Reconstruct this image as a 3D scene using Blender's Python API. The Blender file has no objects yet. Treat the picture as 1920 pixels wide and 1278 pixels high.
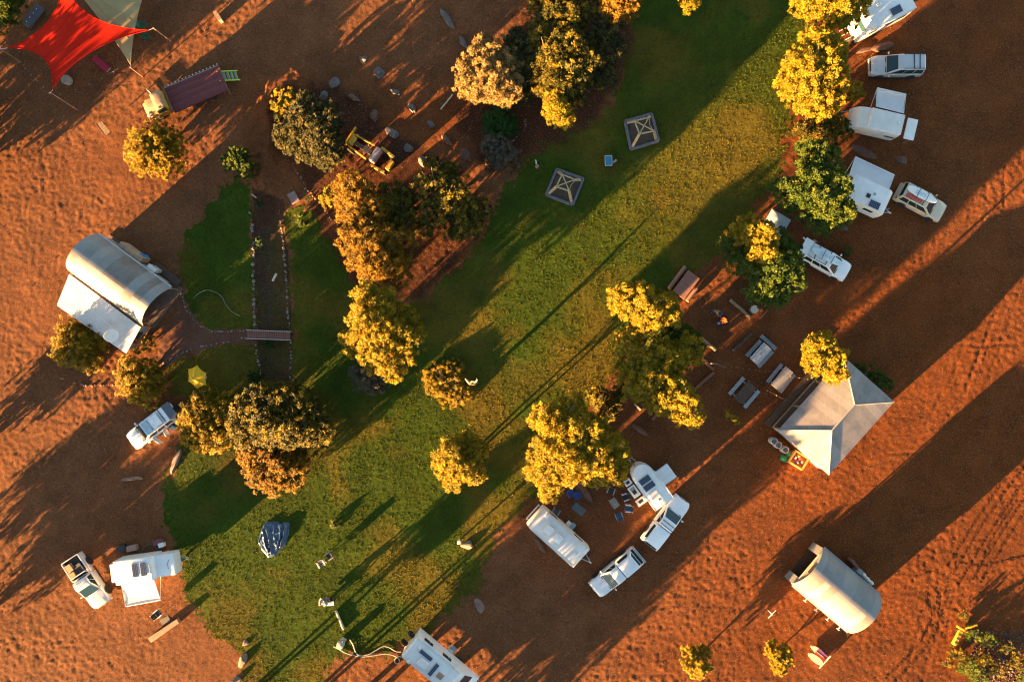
import bpy, bmesh, math, random
import numpy as np
from mathutils import Vector, Matrix

scene = bpy.context.scene
C = scene.collection
R = math.radians
# ------------------------------------------------------------------ camera
CAM_H = 65.0
cam_d = bpy.data.cameras.new('camera')
cam_d.sensor_width = 36.0
cam_d.lens = 24.0
cam_d.clip_end = 2000.0
cam = bpy.data.objects.new('camera', cam_d)
cam.location = (0, 0, CAM_H)
C.objects.link(cam)
scene.camera = cam
# ------------------------------------------------------------------ sky and sun
SUN_EL = 6.8
SHADOW_DIR = 41.5                     # the way the shadows point, degrees ccw from +x
world = bpy.data.worlds.new('World')
scene.world = world
world.use_nodes = True
wn = world.node_tree
sky = wn.nodes.new('ShaderNodeTexSky')
sky.sky_type = 'NISHITA'
sky.sun_disc = False
sky.sun_elevation = R(SUN_EL)
sky.sun_rotation = R(90 - (SHADOW_DIR + 180))
sky.dust_density = 0.7
wn.links.new(sky.outputs[0], wn.nodes['Background'].inputs[0])
wn.nodes['Background'].inputs[1].default_value = 0.033   # low evening sun: a dimmer sky than at midday
sun_d = bpy.data.lights.new('sun', 'SUN')
sun_d.energy = 5.0
sun_d.color = (1.0, 0.54, 0.19)
sun_d.angle = R(0.5)
sun = bpy.data.objects.new('sun', sun_d)
to_sun = Vector((-math.cos(R(SHADOW_DIR)) * math.cos(R(SUN_EL)), -math.sin(R(SHADOW_DIR)) * math.cos(R(SUN_EL)), math.sin(R(SUN_EL))))
sun.rotation_euler = to_sun.to_track_quat('Z', 'Y').to_euler()
C.objects.link(sun)
vs = scene.view_settings
vs.view_transform = 'Standard'
vs.look = 'None'
vs.gamma = 1.0
vs.use_curve_mapping = False
vs.exposure = 4.0
scene.cycles.use_denoising = True
scene.cycles.filter_width = 1.2
scene.cycles.caustics_reflective = False
scene.cycles.caustics_refractive = False
scene.cycles.sample_clamp_indirect = 0.35
scene.cycles.blur_glossy = 1.0
scene.cycles.max_bounces = 5
scene.cycles.diffuse_bounces = 3
scene.cycles.transparent_max_bounces = 4

# ------------------------------------------------------------------ helpers
PXM = 1920 / (2 * CAM_H * 0.75)       # photo pixels per metre on the ground
def P(px, py, z=0.0):
    k = (CAM_H - z) / CAM_H / PXM
    return Vector(((px - 960) * k, (639 - py) * k, z))
def M(px): return px / PXM

def tag(o, label=None, cat=None, group=None, kind=None):
    if label: o['label'] = label
    if cat: o['category'] = cat
    if group: o['group'] = group
    if kind: o['kind'] = kind
    return o
def thing(name, label, cat, loc, rz=0.0, group=None):
    o = bpy.data.objects.new(name, None)
    o.empty_display_size = 0.3
    C.objects.link(o)
    o.location = loc
    o.rotation_euler = (0, 0, R(rz))
    return tag(o, label, cat, group)
def local(t, px, py, z):
    d = P(px, py, z) - Vector(t.location)
    a = -t.rotation_euler[2]
    return Vector((d.x * math.cos(a) - d.y * math.sin(a), d.x * math.sin(a) + d.y * math.cos(a), d.z))
def copy_tree(o, parent=None):
    c = o.copy()
    C.objects.link(c)
    c.parent = parent
    for ch in [x for x in bpy.data.objects if x.parent == o]:
        copy_tree(ch, c)
    return c
def link_mesh(name, me, parent=None, loc=None, rot=None, scale=None):
    o = bpy.data.objects.new(name, me)
    C.objects.link(o)
    if parent: o.parent = parent
    if loc is not None: o.location = loc
    if rot is not None: o.rotation_euler = rot
    if scale is not None: o.scale = scale
    return o

MATS = {}
def mat(name, col, rough=0.7, metal=0.0, var=0.12, scale=2.0, bump=0.0, bscale=20.0, spec=0.4, trans=0.0, col2=None, emit=None):
    if name in MATS: return MATS[name]
    m = bpy.data.materials.new(name)
    m.use_nodes = True
    nt = m.node_tree; N = nt.nodes; Lk = nt.links
    b = N['Principled BSDF']
    b.inputs['Roughness'].default_value = rough
    b.inputs['Metallic'].default_value = metal
    b.inputs['Specular IOR Level'].default_value = spec
    tc = N.new('ShaderNodeTexCoord')
    n1 = N.new('ShaderNodeTexNoise'); n1.inputs['Scale'].default_value = scale; n1.inputs['Detail'].default_value = 6; n1.inputs['Roughness'].default_value = 0.65
    Lk.new(tc.outputs['Object'], n1.inputs['Vector'])
    rp = N.new('ShaderNodeValToRGB')
    c = np.array(col[:3], float)
    lo = np.clip(c * (1 - 1.6 * var), 0, 1) if col2 is None else np.array(col2[:3], float)
    hi = np.clip(c * (1 + 1.2 * var), 0, 0.9) if col2 is None else c
    rp.color_ramp.elements[0].position = 0.3; rp.color_ramp.elements[1].position = 0.7
    rp.color_ramp.elements[0].color = (*lo, 1); rp.color_ramp.elements[1].color = (*hi, 1)
    Lk.new(n1.outputs['Fac'], rp.inputs[0])
    Lk.new(rp.outputs[0], b.inputs['Base Color'])
    if bump:
        n2 = N.new('ShaderNodeTexNoise'); n2.inputs['Scale'].default_value = bscale; n2.inputs['Detail'].default_value = 4
        Lk.new(tc.outputs['Object'], n2.inputs['Vector'])
        bp = N.new('ShaderNodeBump'); bp.inputs['Strength'].default_value = bump; bp.inputs['Distance'].default_value = 0.03
        Lk.new(n2.outputs['Fac'], bp.inputs['Height']); Lk.new(bp.outputs[0], b.inputs['Normal'])
    if emit:
        b.inputs['Emission Color'].default_value = (*emit[:3], 1); b.inputs['Emission Strength'].default_value = emit[3]
    if trans:
        out = N['Material Output']
        tb = N.new('ShaderNodeBsdfTranslucent'); Lk.new(rp.outputs[0], tb.inputs[0])
        mx = N.new('ShaderNodeMixShader'); mx.inputs[0].default_value = trans
        Lk.new(b.outputs[0], mx.inputs[1]); Lk.new(tb.outputs[0], mx.inputs[2]); Lk.new(mx.outputs[0], out.inputs[0])
    MATS[name] = m
    return m

class MB:
    """collects shapes, links them as one mesh object"""
    def __init__(s): s.v = []; s.f = []
    def add(s, vs, fs):
        k = len(s.v)
        s.v += [tuple(x) for x in vs]
        s.f += [[i + k for i in f] for f in fs]
        return s
    def box(s, c, d, rz=0.0, ry=0.0, rx=0.0, top=None):
        m = Matrix.Rotation(R(rz), 3, 'Z') @ Matrix.Rotation(R(ry), 3, 'Y') @ Matrix.Rotation(R(rx), 3, 'X')
        tx, ty = top if top else (1, 1)
        vs = []
        for z in (-1, 1):
            for x, y in ((-1, -1), (1, -1), (1, 1), (-1, 1)):
                q = Vector((x * d[0] / 2 * (tx if z > 0 else 1), y * d[1] / 2 * (ty if z > 0 else 1), z * d[2] / 2))
                vs.append(m @ q + Vector(c))
        return s.add(vs, [[3, 2, 1, 0], [4, 5, 6, 7], [0, 1, 5, 4], [1, 2, 6, 5], [2, 3, 7, 6], [3, 0, 4, 7]])
    def bar(s, a, b, w, h=None):
        a, b = Vector(a), Vector(b); h = h or w
        d = (b - a).normalized()
        u = d.cross(Vector((0, 0, 1)))
        if u.length < 1e-4: u = Vector((1, 0, 0))
        u.normalize(); n = u.cross(d)
        vs = []
        for p in (a, b):
            for x, y in ((-1, -1), (1, -1), (1, 1), (-1, 1)):
                vs.append(p + u * (x * w / 2) + n * (y * h / 2))
        return s.add(vs, [[3, 2, 1, 0], [4, 5, 6, 7], [0, 1, 5, 4], [1, 2, 6, 5], [2, 3, 7, 6], [3, 0, 4, 7]])
    def path(s, pts, rad, n=7):
        pts = [Vector(p) for p in pts]
        rs = rad if isinstance(rad, (list, tuple)) else [rad] * len(pts)
        vs = []; fs = []
        u0 = None
        for i, p in enumerate(pts):
            d = (pts[min(i + 1, len(pts) - 1)] - pts[max(i - 1, 0)])
            if d.length < 1e-6: d = Vector((0, 0, 1))
            d.normalize()
            u = (u0 - d * u0.dot(d)) if u0 is not None else d.cross(Vector((0.3, 0.2, 1)))
            if u.length < 1e-4: u = d.cross(Vector((1, 0, 0)))
            u.normalize(); u0 = u
            w = d.cross(u)
            for k in range(n):
                a = 2 * math.pi * k / n
                vs.append(p + (u * math.cos(a) + w * math.sin(a)) * rs[i])
        for i in range(len(pts) - 1):
            for k in range(n):
                fs.append([i * n + k, i * n + (k + 1) % n, (i + 1) * n + (k + 1) % n, (i + 1) * n + k])
        fs.append(list(range(n))[::-1]); fs.append([(len(pts) - 1) * n + k for k in range(n)])
        return s.add(vs, fs)
    def tube(s, a, b, r0, r1=None, n=10): return s.path([a, b], [r0, r0 if r1 is None else r1], n)
    def lathe(s, prof, n=16, c=(0, 0, 0), axis='Z'):
        vs = []; fs = []
        for r, z in prof:
            for k in range(n):
                a = 2 * math.pi * k / n
                q = (r * math.cos(a), r * math.sin(a), z)
                if axis == 'Y': q = (q[0], q[2], q[1])
                vs.append((q[0] + c[0], q[1] + c[1], q[2] + c[2]))
        for i in range(len(prof) - 1):
            for k in range(n):
                fs.append([i * n + k, i * n + (k + 1) % n, (i + 1) * n + (k + 1) % n, (i + 1) * n + k])
        fs.append(list(range(n))[::-1]); fs.append([(len(prof) - 1) * n + k for k in range(n)])
        return s.add(vs, fs)
    def prism(s, poly, z0, z1):
        n = len(poly)
        vs = [(x, y, z0) for x, y in poly] + [(x, y, z1) for x, y in poly]
        fs = [list(range(n))[::-1], [n + i for i in range(n)]] + [[i, (i + 1) % n, n + (i + 1) % n, n + i] for i in range(n)]
        return s.add(vs, fs)
    def side(s, prof, y0, y1):                         # an x-z outline drawn out across y
        n = len(prof)
        vs = [(x, y0, z) for x, z in prof] + [(x, y1, z) for x, z in prof]
        fs = [list(range(n)), [n + i for i in range(n)][::-1]] + [[i, n + i, n + (i + 1) % n, (i + 1) % n] for i in range(n)]
        return s.add(vs, fs)
    def loft(s, rings, cap=True):
        n = len(rings[0]); vs = [p for r in rings for p in r]; fs = []
        for i in range(len(rings) - 1):
            for k in range(n):
                fs.append([i * n + k, i * n + (k + 1) % n, (i + 1) * n + (k + 1) % n, (i + 1) * n + k])
        if cap:
            fs.append(list(range(n))[::-1]); fs.append([(len(rings) - 1) * n + k for k in range(n)])
        return s.add(vs, fs)
    def grid(s, fn, nu, nv):
        vs = [fn(i / nu, j / nv) for j in range(nv + 1) for i in range(nu + 1)]
        fs = [[j * (nu + 1) + i, j * (nu + 1) + i + 1, (j + 1) * (nu + 1) + i + 1, (j + 1) * (nu + 1) + i] for j in range(nv) for i in range(nu)]
        return s.add(vs, fs)
    def quad(s, a, b, c, d, t=0.012):                  # a thin pane with thickness t outwards
        a, b, c, d = map(Vector, (a, b, c, d))
        n = (b - a).cross(d - a).normalized() * t
        return s.add([a, b, c, d, a + n, b + n, c + n, d + n], [[3, 2, 1, 0], [4, 5, 6, 7], [0, 1, 5, 4], [1, 2, 6, 5], [2, 3, 7, 6], [3, 0, 4, 7]])
    def mesh(s, name, m, smooth=False, bevel=0.0, seg=1):
        me = bpy.data.meshes.new(name)
        me.from_pydata(s.v, [], s.f)
        bm = bmesh.new(); bm.from_mesh(me)
        bmesh.ops.recalc_face_normals(bm, faces=bm.faces)
        if bevel:
            bmesh.ops.bevel(bm, geom=[e for e in bm.edges if e.is_manifold and e.calc_face_angle(0) > 0.5], offset=bevel, segments=seg, affect='EDGES', profile=0.6, clamp_overlap=True)
        for f in bm.faces: f.smooth = smooth
        if smooth:
            for e in bm.edges: e.smooth = e.calc_face_angle(0) < 0.75 if e.is_manifold else True
        bm.to_mesh(me); bm.free()
        me.materials.append(m)
        return me
    def build(s, name, m, parent=None, smooth=False, bevel=0.0, seg=1, loc=None, rz=0.0):
        me = s.mesh(name, m, smooth, bevel, seg)
        return link_mesh(name, me, parent, loc, (0, 0, R(rz)))

def fast_mesh(name, verts, faces, m, attr=None, smooth=False):
    """verts (n,3), faces (k, 3|4) numpy; attr: per-vertex colour array (n,4)"""
    me = bpy.data.meshes.new(name)
    k = faces.shape[1]
    me.vertices.add(len(verts)); me.vertices.foreach_set('co', np.ascontiguousarray(verts, np.float32).ravel())
    me.loops.add(faces.size); me.loops.foreach_set('vertex_index', np.ascontiguousarray(faces, np.int32).ravel())
    me.polygons.add(len(faces)); me.polygons.foreach_set('loop_start', np.arange(0, faces.size, k, dtype=np.int32))
    if smooth: me.polygons.foreach_set('use_smooth', np.ones(len(faces), bool))
    if attr is not None:
        a = me.attributes.new('tone', 'FLOAT_COLOR', 'POINT')
        a.data.foreach_set('color', np.ascontiguousarray(attr, np.float32).ravel())
    me.update(calc_edges=True)
    me.validate()
    me.materials.append(m)
    return me

_lat = {}
def vnoise(x, y, scale, seed):
    if seed not in _lat: _lat[seed] = np.random.RandomState(seed).rand(256, 256).astype(np.float32)
    A = _lat[seed]
    x = x / scale + 1000.5; y = y / scale + 1000.5
    xi = np.floor(x).astype(int); yi = np.floor(y).astype(int)
    fx = x - xi; fy = y - yi
    fx = fx * fx * (3 - 2 * fx); fy = fy * fy * (3 - 2 * fy)
    a = A[yi % 256, xi % 256]; b = A[yi % 256, (xi + 1) % 256]; c = A[(yi + 1) % 256, xi % 256]; d = A[(yi + 1) % 256, (xi + 1) % 256]
    return (a * (1 - fx) + b * fx) * (1 - fy) + (c * (1 - fx) + d * fx) * fy
def fbm(x, y, scale, seed, o=3):
    t = 0; w = 1.0; tw = 0
    for i in range(o):
        t = t + w * vnoise(x, y, scale, seed + i); tw += w; w *= 0.55; scale *= 0.5
    return t / tw
def in_poly(x, y, poly):
    r = np.zeros(x.shape, bool)
    n = len(poly)
    for i in range(n):
        x0, y0 = poly[i]; x1, y1 = poly[(i + 1) % n]
        c = ((y0 > y) != (y1 > y)) & (x < (x1 - x0) * (y - y0) / ((y1 - y0) if y1 != y0 else 1e-9) + x0)
        r ^= c
    return r
def wpoly(pp): return [tuple(P(a, b)[:2]) for a, b in pp]

# ------------------------------------------------------------------ ground
LAWN_A = wpoly([(532, 395), (575, 385), (610, 430), (645, 500), (680, 575), (740, 600), (790, 560), (850, 510), (905, 445), (940, 360), (985, 300), (1040, 262), (1100, 235), (1150, 190), (1180, 60), (1200, -60), (1535, -60), (1515, 60), (1475, 230), (1455, 330), (1400, 420), (1330, 480), (1250, 545), (1190, 600), (1160, 700), (1100, 765), (1010, 860), (1003, 930), (965, 962), (925, 1010), (900, 1080), (880, 1125), (830, 1150), (790, 1195), (745, 1222), (655, 1222), (615, 1252), (590, 1330), (470, 1330), (455, 1250), (440, 1222), (395, 1190), (370, 1150), (345, 1100), (335, 1040), (303, 985), (300, 930), (325, 870), (350, 800), (350, 745), (318, 735), (305, 690), (340, 672), (400, 652), (480, 641), (488, 712), (546, 718), (546, 640), (540, 500)])
LAWN_B = wpoly([(425, 342), (465, 345), (470, 390), (478, 619), (400, 621), (377, 612), (355, 580), (342, 548), (328, 515), (332, 480), (350, 440), (388, 390)])
BED = wpoly([(472, 352), (530, 375), (540, 500), (546, 640), (546, 718), (488, 715), (481, 640), (473, 420)])
PATH = wpoly([(482, 620), (400, 621), (377, 612), (355, 580), (342, 548), (322, 572), (330, 600), (300, 640), (285, 685), (305, 690), (340, 672), (400, 652), (482, 640)])

def seg_dist(x, y, pts):
    d = np.full(x.shape, 1e9, np.float32)
    for (ax, ay), (bx, by) in zip(pts[:-1], pts[1:]):
        vx, vy = bx - ax, by - ay
        t = np.clip(((x - ax) * vx + (y - ay) * vy) / (vx * vx + vy * vy), 0, 1)
        d = np.minimum(d, np.hypot(x - ax - t * vx, y - ay - t * vy))
    return d
def height(x, y, soft):
    """relief of the soil; soft is the lawn mask"""
    big = (fbm(x, y, 11.0, 11, 2) - 0.5) * 0.10
    mid = (fbm(x, y, 2.4, 21, 2) - 0.5) * 0.022
    gr = (vnoise(x, y, 0.6, 31) - 0.5) * 0.010 + (vnoise(x, y, 0.30, 32) - 0.5) * 0.022 + (vnoise(x + 0.3 * y, y, 0.165, 33) - 0.5) * 0.058
    rough = np.clip(1.6 * fbm(x, y, 7.0, 41, 3) + 0.15, 0.4, 1.35)
    return big + mid + gr * np.where(soft, 0.6, rough)

xs = np.concatenate([[-420, -260, -160, -110, -85, -72, -64, -58, -54], np.arange(-51.75, 51.76, 0.15), [54, 58, 64, 72, 85, 110, 160, 260, 420]])
ys = np.concatenate([[-400, -250, -150, -100, -72, -58, -48, -42, -38.5], np.arange(-36.45, 36.46, 0.15), [38.5, 42, 48, 58, 72, 100, 150, 250, 400]])
GX, GY = np.meshgrid(xs, ys)
wx = (fbm(GX, GY, 1.1, 51, 3) - 0.5) * 1.5; wy = (fbm(GX, GY, 1.1, 61, 3) - 0.5) * 1.5
wx = wx + (vnoise(GX, GY, 0.32, 55) - 0.5) * 1.3; wy = wy + (vnoise(GX, GY, 0.32, 56) - 0.5) * 1.3
lawn_v = in_poly(GX + wx, GY + wy, LAWN_A) | in_poly(GX + wx * 0.6, GY + wy * 0.6, LAWN_B)
bed_v = in_poly(GX + wx * 0.15, GY + wy * 0.15, BED)
path_v = in_poly(GX + wx * 0.15, GY + wy * 0.15, PATH)
bare = np.zeros_like(lawn_v)
GZ = height(GX, GY, lawn_v & ~bare)
GZ[np.abs(GX) > 53] *= 0.3; GZ[np.abs(GY) > 38] *= 0.3
bank = seg_dist(GX + wx * 0.4, GY + wy * 0.4, wpoly([(492, 335), (508, 270), (502, 205), (520, 165), (555, 140)]))
GZ += 0.75 * np.exp(-(bank / 1.0) ** 2)                 # low red bank above the west lawn
for pts in ([(62, 260), (72, 380), (66, 500), (58, 600)], [(75, 250), (86, 380), (80, 500), (72, 600)], [(96, 280), (106, 390), (108, 480), (104, 560)], [(108, 270), (118, 390), (120, 480), (115, 560)], [(-20, 640), (60, 690), (150, 790), (230, 950), (260, 1090)], [(-20, 610), (80, 670), (175, 790), (250, 940), (280, 1010)],
            [(205, 792), (245, 785), (262, 784)], [(30, 1278), (80, 1180), (60, 1080), (20, 980)], [(55, 1278), (104, 1180), (85, 1080), (45, 980)], [(1690, 1290), (1740, 1130), (1760, 960), (1800, 760), (1880, 560), (1940, 300)], [(1725, 1290), (1775, 1130), (1795, 960), (1835, 760), (1910, 560), (1960, 350)], [(1655, 1000), (1700, 860), (1790, 700), (1840, 560), (1850, 300), (1820, 60)], [(1690, 1000), (1735, 860), (1825, 700), (1875, 560), (1885, 300), (1855, 60)],
            [(1050, 1290), (1180, 1180), (1330, 1060), (1450, 950), (1560, 900)], [(1085, 1290), (1215, 1190), (1360, 1080), (1480, 970)], [(1560, 930), (1660, 850), (1760, 845)], [(1770, 640), (1850, 650), (1940, 640)], [(640, 0), (700, 110), (790, 230), (850, 300)], [(680, 0), (735, 100), (820, 215), (900, 300)]):
    q = seg_dist(GX + wx * 0.25, GY + wy * 0.25, wpoly(pts))
    k_ = (0.45 if pts[0][0] < 700 else 1.0) * (0.35 + 1.2 * fbm(GX, GY, 4.0, 181, 2))
    GZ += k_ * (-0.018 * np.exp(-(q / 0.17) ** 2) + 0.010 * np.exp(-((q - 0.33) / 0.14) ** 2))
bed_c = wpoly([(505, 352), (508, 500), (513, 640), (516, 718)])
bd = seg_dist(GX, GY, bed_c)
GZ = np.where(bed_v, GZ - 0.28 * np.clip(1.4 - bd * 0.75, 0, 1), GZ)
def gz(x, y):
    i = int(round((x - xs[9]) / 0.15)) + 9; j = int(round((y - ys[9]) / 0.15)) + 9
    i = min(max(i, 0), len(xs) - 1); j = min(max(j, 0), len(ys) - 1)
    return float(GZ[j, i])
# where the soil is red and fine rather than pale gravel
red = np.clip((GX - 2) / 22.0, 0, 1) * 0.75 + 0.5 * (fbm(GX, GY, 7.0, 81, 3) - 0.42)
for a, b, r in ((505, 200, 75), (560, 260, 60), (850, 215, 60), (830, 470, 80), (720, 240, 90), (1820, 980, 260), (1700, 640, 120), (60, 560, 0.1)):
    c = P(a, b); red += 0.75 * np.exp(-((GX - c.x) ** 2 + (GY - c.y) ** 2) / (M(r) ** 2))
red = np.clip(red, 0, 1)
dry = np.clip((fbm(GX, GY, 5.0, 91, 3) - 0.45) * 4.0, 0, 1)
c = P(1330, 330); dry = np.clip(dry + 0.9 * np.exp(-((GX - c.x) ** 2 + (GY - c.y) ** 2) / 60.0), 0, 1)
c = P(420, 1130); dry = np.clip(dry + 0.7 * np.exp(-((GX - c.x) ** 2 + (GY - c.y) ** 2) / 12.0), 0, 1)
MULCH_SHADE = wpoly([(520, 170), (620, 150), (690, 195), (760, 265), (830, 300), (885, 325), (905, 420), (840, 500), (770, 560), (700, 580), (640, 500), (600, 420), (560, 330), (505, 260)])
MULCH_SHADE2 = wpoly([(900, 190), (960, 40), (1010, -60), (1190, -60), (1175, 120), (1110, 230), (1000, 290), (930, 330), (880, 280), (840, 210)])
mulch_shade = (in_poly(GX + wx, GY + wy, MULCH_SHADE) | in_poly(GX + wx, GY + wy, MULCH_SHADE2)).astype(np.float32)  # dark red-brown garden soil with the shade over it painted in
for _ in range(4): mulch_shade[1:-1, 1:-1] = (mulch_shade[1:-1, 1:-1] * 2 + mulch_shade[:-2, 1:-1] + mulch_shade[2:, 1:-1] + mulch_shade[1:-1, :-2] + mulch_shade[1:-1, 2:]) / 6
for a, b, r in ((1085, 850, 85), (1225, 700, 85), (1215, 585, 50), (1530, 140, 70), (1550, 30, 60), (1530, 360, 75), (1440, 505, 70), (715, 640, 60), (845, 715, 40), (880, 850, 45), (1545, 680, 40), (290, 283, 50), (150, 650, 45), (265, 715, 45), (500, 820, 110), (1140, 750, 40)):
    c = P(a, b); mulch_shade = np.maximum(mulch_shade, 0.75 * np.clip(1.3 - np.hypot(GX - c.x + wx, GY - c.y + wy) / M(r), 0, 1))
mulch_shade = mulch_shade * (0.55 + 0.9 * fbm(GX, GY, 1.6, 97, 3)); mulch_shade = np.clip(mulch_shade, 0, 1)
c = P(560, 1060); dry = np.clip(dry * 0.8 - 0.38 * np.exp(-((GX - c.x) ** 2 + (GY - c.y) ** 2) / 110.0), 0, 1)
GA = np.stack([red, dry, mulch_shade, np.ones_like(red)], -1)
ids = np.arange(GX.size).reshape(GX.shape)
quads = np.stack([ids[:-1, :-1], ids[:-1, 1:], ids[1:, 1:], ids[1:, :-1]], -1)
cls = np.zeros(GX.shape, int); cls[lawn_v & ~bare] = 1; cls[path_v] = 2; cls[bed_v] = 3
cls = cls[:-1, :-1]

def ground_mat(name, stops, speck, speck_amt, bump, fine=9.0):
    """stops: two colours blended along the red/dry attribute channel"""
    m = bpy.data.materials.new(name); m.use_nodes = True
    nt = m.node_tree; N = nt.nodes; Lk = nt.links
    b = N['Principled BSDF']; b.inputs['Roughness'].default_value = 0.95; b.inputs['Specular IOR Level'].default_value = 0.1
    at = N.new('ShaderNodeAttribute'); at.attribute_name = 'tone'
    sp = N.new('ShaderNodeSeparateColor'); Lk.new(at.outputs['Color'], sp.inputs[0])
    mx = N.new('ShaderNodeMix'); mx.data_type = 'RGBA'
    mx.inputs[6].default_value = (*stops[0], 1); mx.inputs[7].default_value = (*stops[1], 1)
    Lk.new(sp.outputs[stops[2]], mx.inputs[0])
    tc = N.new('ShaderNodeTexCoord')
    n1 = N.new('ShaderNodeTexNoise'); n1.inputs['Scale'].default_value = 0.32; n1.inputs['Detail'].default_value = 9; n1.inputs['Roughness'].default_value = 0.7
    Lk.new(tc.outputs['Object'], n1.inputs['Vector'])
    r1 = N.new('ShaderNodeMapRange'); r1.inputs[1].default_value = 0.3; r1.inputs[2].default_value = 0.7; r1.inputs[3].default_value = 0.60; r1.inputs[4].default_value = 1.32
    Lk.new(n1.outputs['Fac'], r1.inputs[0])
    m2 = N.new('ShaderNodeMix'); m2.data_type = 'RGBA'; m2.blend_type = 'MULTIPLY'; m2.inputs[0].default_value = 1.0
    Lk.new(mx.outputs[2], m2.inputs[6]); Lk.new(r1.outputs[0], m2.inputs[7])
    mm = N.new('ShaderNodeMix'); mm.data_type = 'RGBA'; mm.inputs[7].default_value = (0.034, 0.012, 0.006, 1)   # dark bark and leaf litter, plus garden shade painted into the colour
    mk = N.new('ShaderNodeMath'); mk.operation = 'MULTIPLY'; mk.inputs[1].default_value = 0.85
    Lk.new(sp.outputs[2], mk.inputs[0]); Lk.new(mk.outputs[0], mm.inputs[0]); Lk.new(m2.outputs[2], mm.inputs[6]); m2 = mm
    n2 = N.new('ShaderNodeTexNoise'); n2.inputs['Scale'].default_value = fine; n2.inputs['Detail'].default_value = 3; n2.inputs['Roughness'].default_value = 0.8
    Lk.new(tc.outputs['Object'], n2.inputs['Vector'])
    r2 = N.new('ShaderNodeMapRange'); r2.inputs[1].default_value = 0.53; r2.inputs[2].default_value = 0.68
    r2.inputs[3].default_value = 0; r2.inputs[4].default_value = speck_amt
    Lk.new(n2.outputs['Fac'], r2.inputs[0])
    m3 = N.new('ShaderNodeMix'); m3.data_type = 'RGBA'; m3.inputs[7].default_value = (*speck, 1)
    Lk.new(r2.outputs[0], m3.inputs[0]); Lk.new(m2.outputs[2], m3.inputs[6])
    r3 = N.new('ShaderNodeMapRange'); r3.inputs[1].default_value = 0.47; r3.inputs[2].default_value = 0.33; r3.inputs[3].default_value = 0; r3.inputs[4].default_value = 0.75
    n3 = N.new('ShaderNodeTexNoise'); n3.inputs['Scale'].default_value = fine * 0.62; n3.inputs['Detail'].default_value = 4; n3.inputs['Roughness'].default_value = 0.75
    Lk.new(tc.outputs['Object'], n3.inputs['Vector']); Lk.new(n3.outputs['Fac'], r3.inputs[0])
    m4 = N.new('ShaderNodeMix'); m4.data_type = 'RGBA'; m4.inputs[7].default_value = (stops[0][0] * 0.3, stops[0][1] * 0.3, stops[0][2] * 0.35, 1)
    Lk.new(r3.outputs[0], m4.inputs[0]); Lk.new(m3.outputs[2], m4.inputs[6]); m3 = m4
    Lk.new(m3.outputs[2], b.inputs['Base Color'])
    bp = N.new('ShaderNodeBump'); bp.inputs['Strength'].default_value = bump; bp.inputs['Distance'].default_value = 0.025
    Lk.new(n2.outputs['Fac'], bp.inputs['Height']); Lk.new(bp.outputs[0], b.inputs['Normal'])
    return m
def ground_part(name, mask, m):
    q = quads[mask]
    u, inv = np.unique(q, return_inverse=True)
    v = np.stack([GX.ravel()[u], GY.ravel()[u], GZ.ravel()[u]], -1)
    o = link_mesh(name, fast_mesh(name, v, inv.reshape(-1, 4), m, GA.reshape(-1, 4)[u], smooth=True))
    o['kind'] = 'structure'
    return o
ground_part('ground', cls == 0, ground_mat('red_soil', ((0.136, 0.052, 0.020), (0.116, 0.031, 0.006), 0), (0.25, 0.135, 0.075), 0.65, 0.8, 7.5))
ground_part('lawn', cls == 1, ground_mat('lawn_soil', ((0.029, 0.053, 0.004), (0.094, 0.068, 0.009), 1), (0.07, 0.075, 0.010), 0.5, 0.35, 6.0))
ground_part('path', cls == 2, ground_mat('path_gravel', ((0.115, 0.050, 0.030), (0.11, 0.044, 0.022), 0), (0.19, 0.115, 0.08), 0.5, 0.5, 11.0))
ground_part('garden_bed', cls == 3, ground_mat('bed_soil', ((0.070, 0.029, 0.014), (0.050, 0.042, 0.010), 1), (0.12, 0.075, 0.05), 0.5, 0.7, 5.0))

def in_cls(x, y):
    i = np.clip(((x - xs[9]) / 0.15).astype(int) + 9, 0, cls.shape[1] - 1); j = np.clip(((y - ys[9]) / 0.15).astype(int) + 9, 0, cls.shape[0] - 1)
    return cls[j, i], GZ[j, i], GA[j, i]

def leaf_mat(name, a, b, trans=0.3, rough=0.6):
    """two leaf colours blended by the per-leaf attribute"""
    m = bpy.data.materials.new(name); m.use_nodes = True
    nt = m.node_tree; N = nt.nodes; Lk = nt.links
    pb = N['Principled BSDF']; pb.inputs['Roughness'].default_value = rough; pb.inputs['Specular IOR Level'].default_value = 0.15
    at = N.new('ShaderNodeAttribute'); at.attribute_name = 'tone'
    sp = N.new('ShaderNodeSeparateColor'); Lk.new(at.outputs['Color'], sp.inputs[0])
    mx = N.new('ShaderNodeMix'); mx.data_type = 'RGBA'; mx.inputs[6].default_value = (*a, 1); mx.inputs[7].default_value = (*b, 1)
    Lk.new(sp.outputs[0], mx.inputs[0]); Lk.new(mx.outputs[2], pb.inputs['Base Color'])
    tb = N.new('ShaderNodeBsdfTranslucent'); Lk.new(mx.outputs[2], tb.inputs[0])
    ms = N.new('ShaderNodeMixShader'); ms.inputs[0].default_value = trans
    Lk.new(pb.outputs[0], ms.inputs[1]); Lk.new(tb.outputs[0], ms.inputs[2]); Lk.new(ms.outputs[0], N['Material Output'].inputs[0])
    return m

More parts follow.
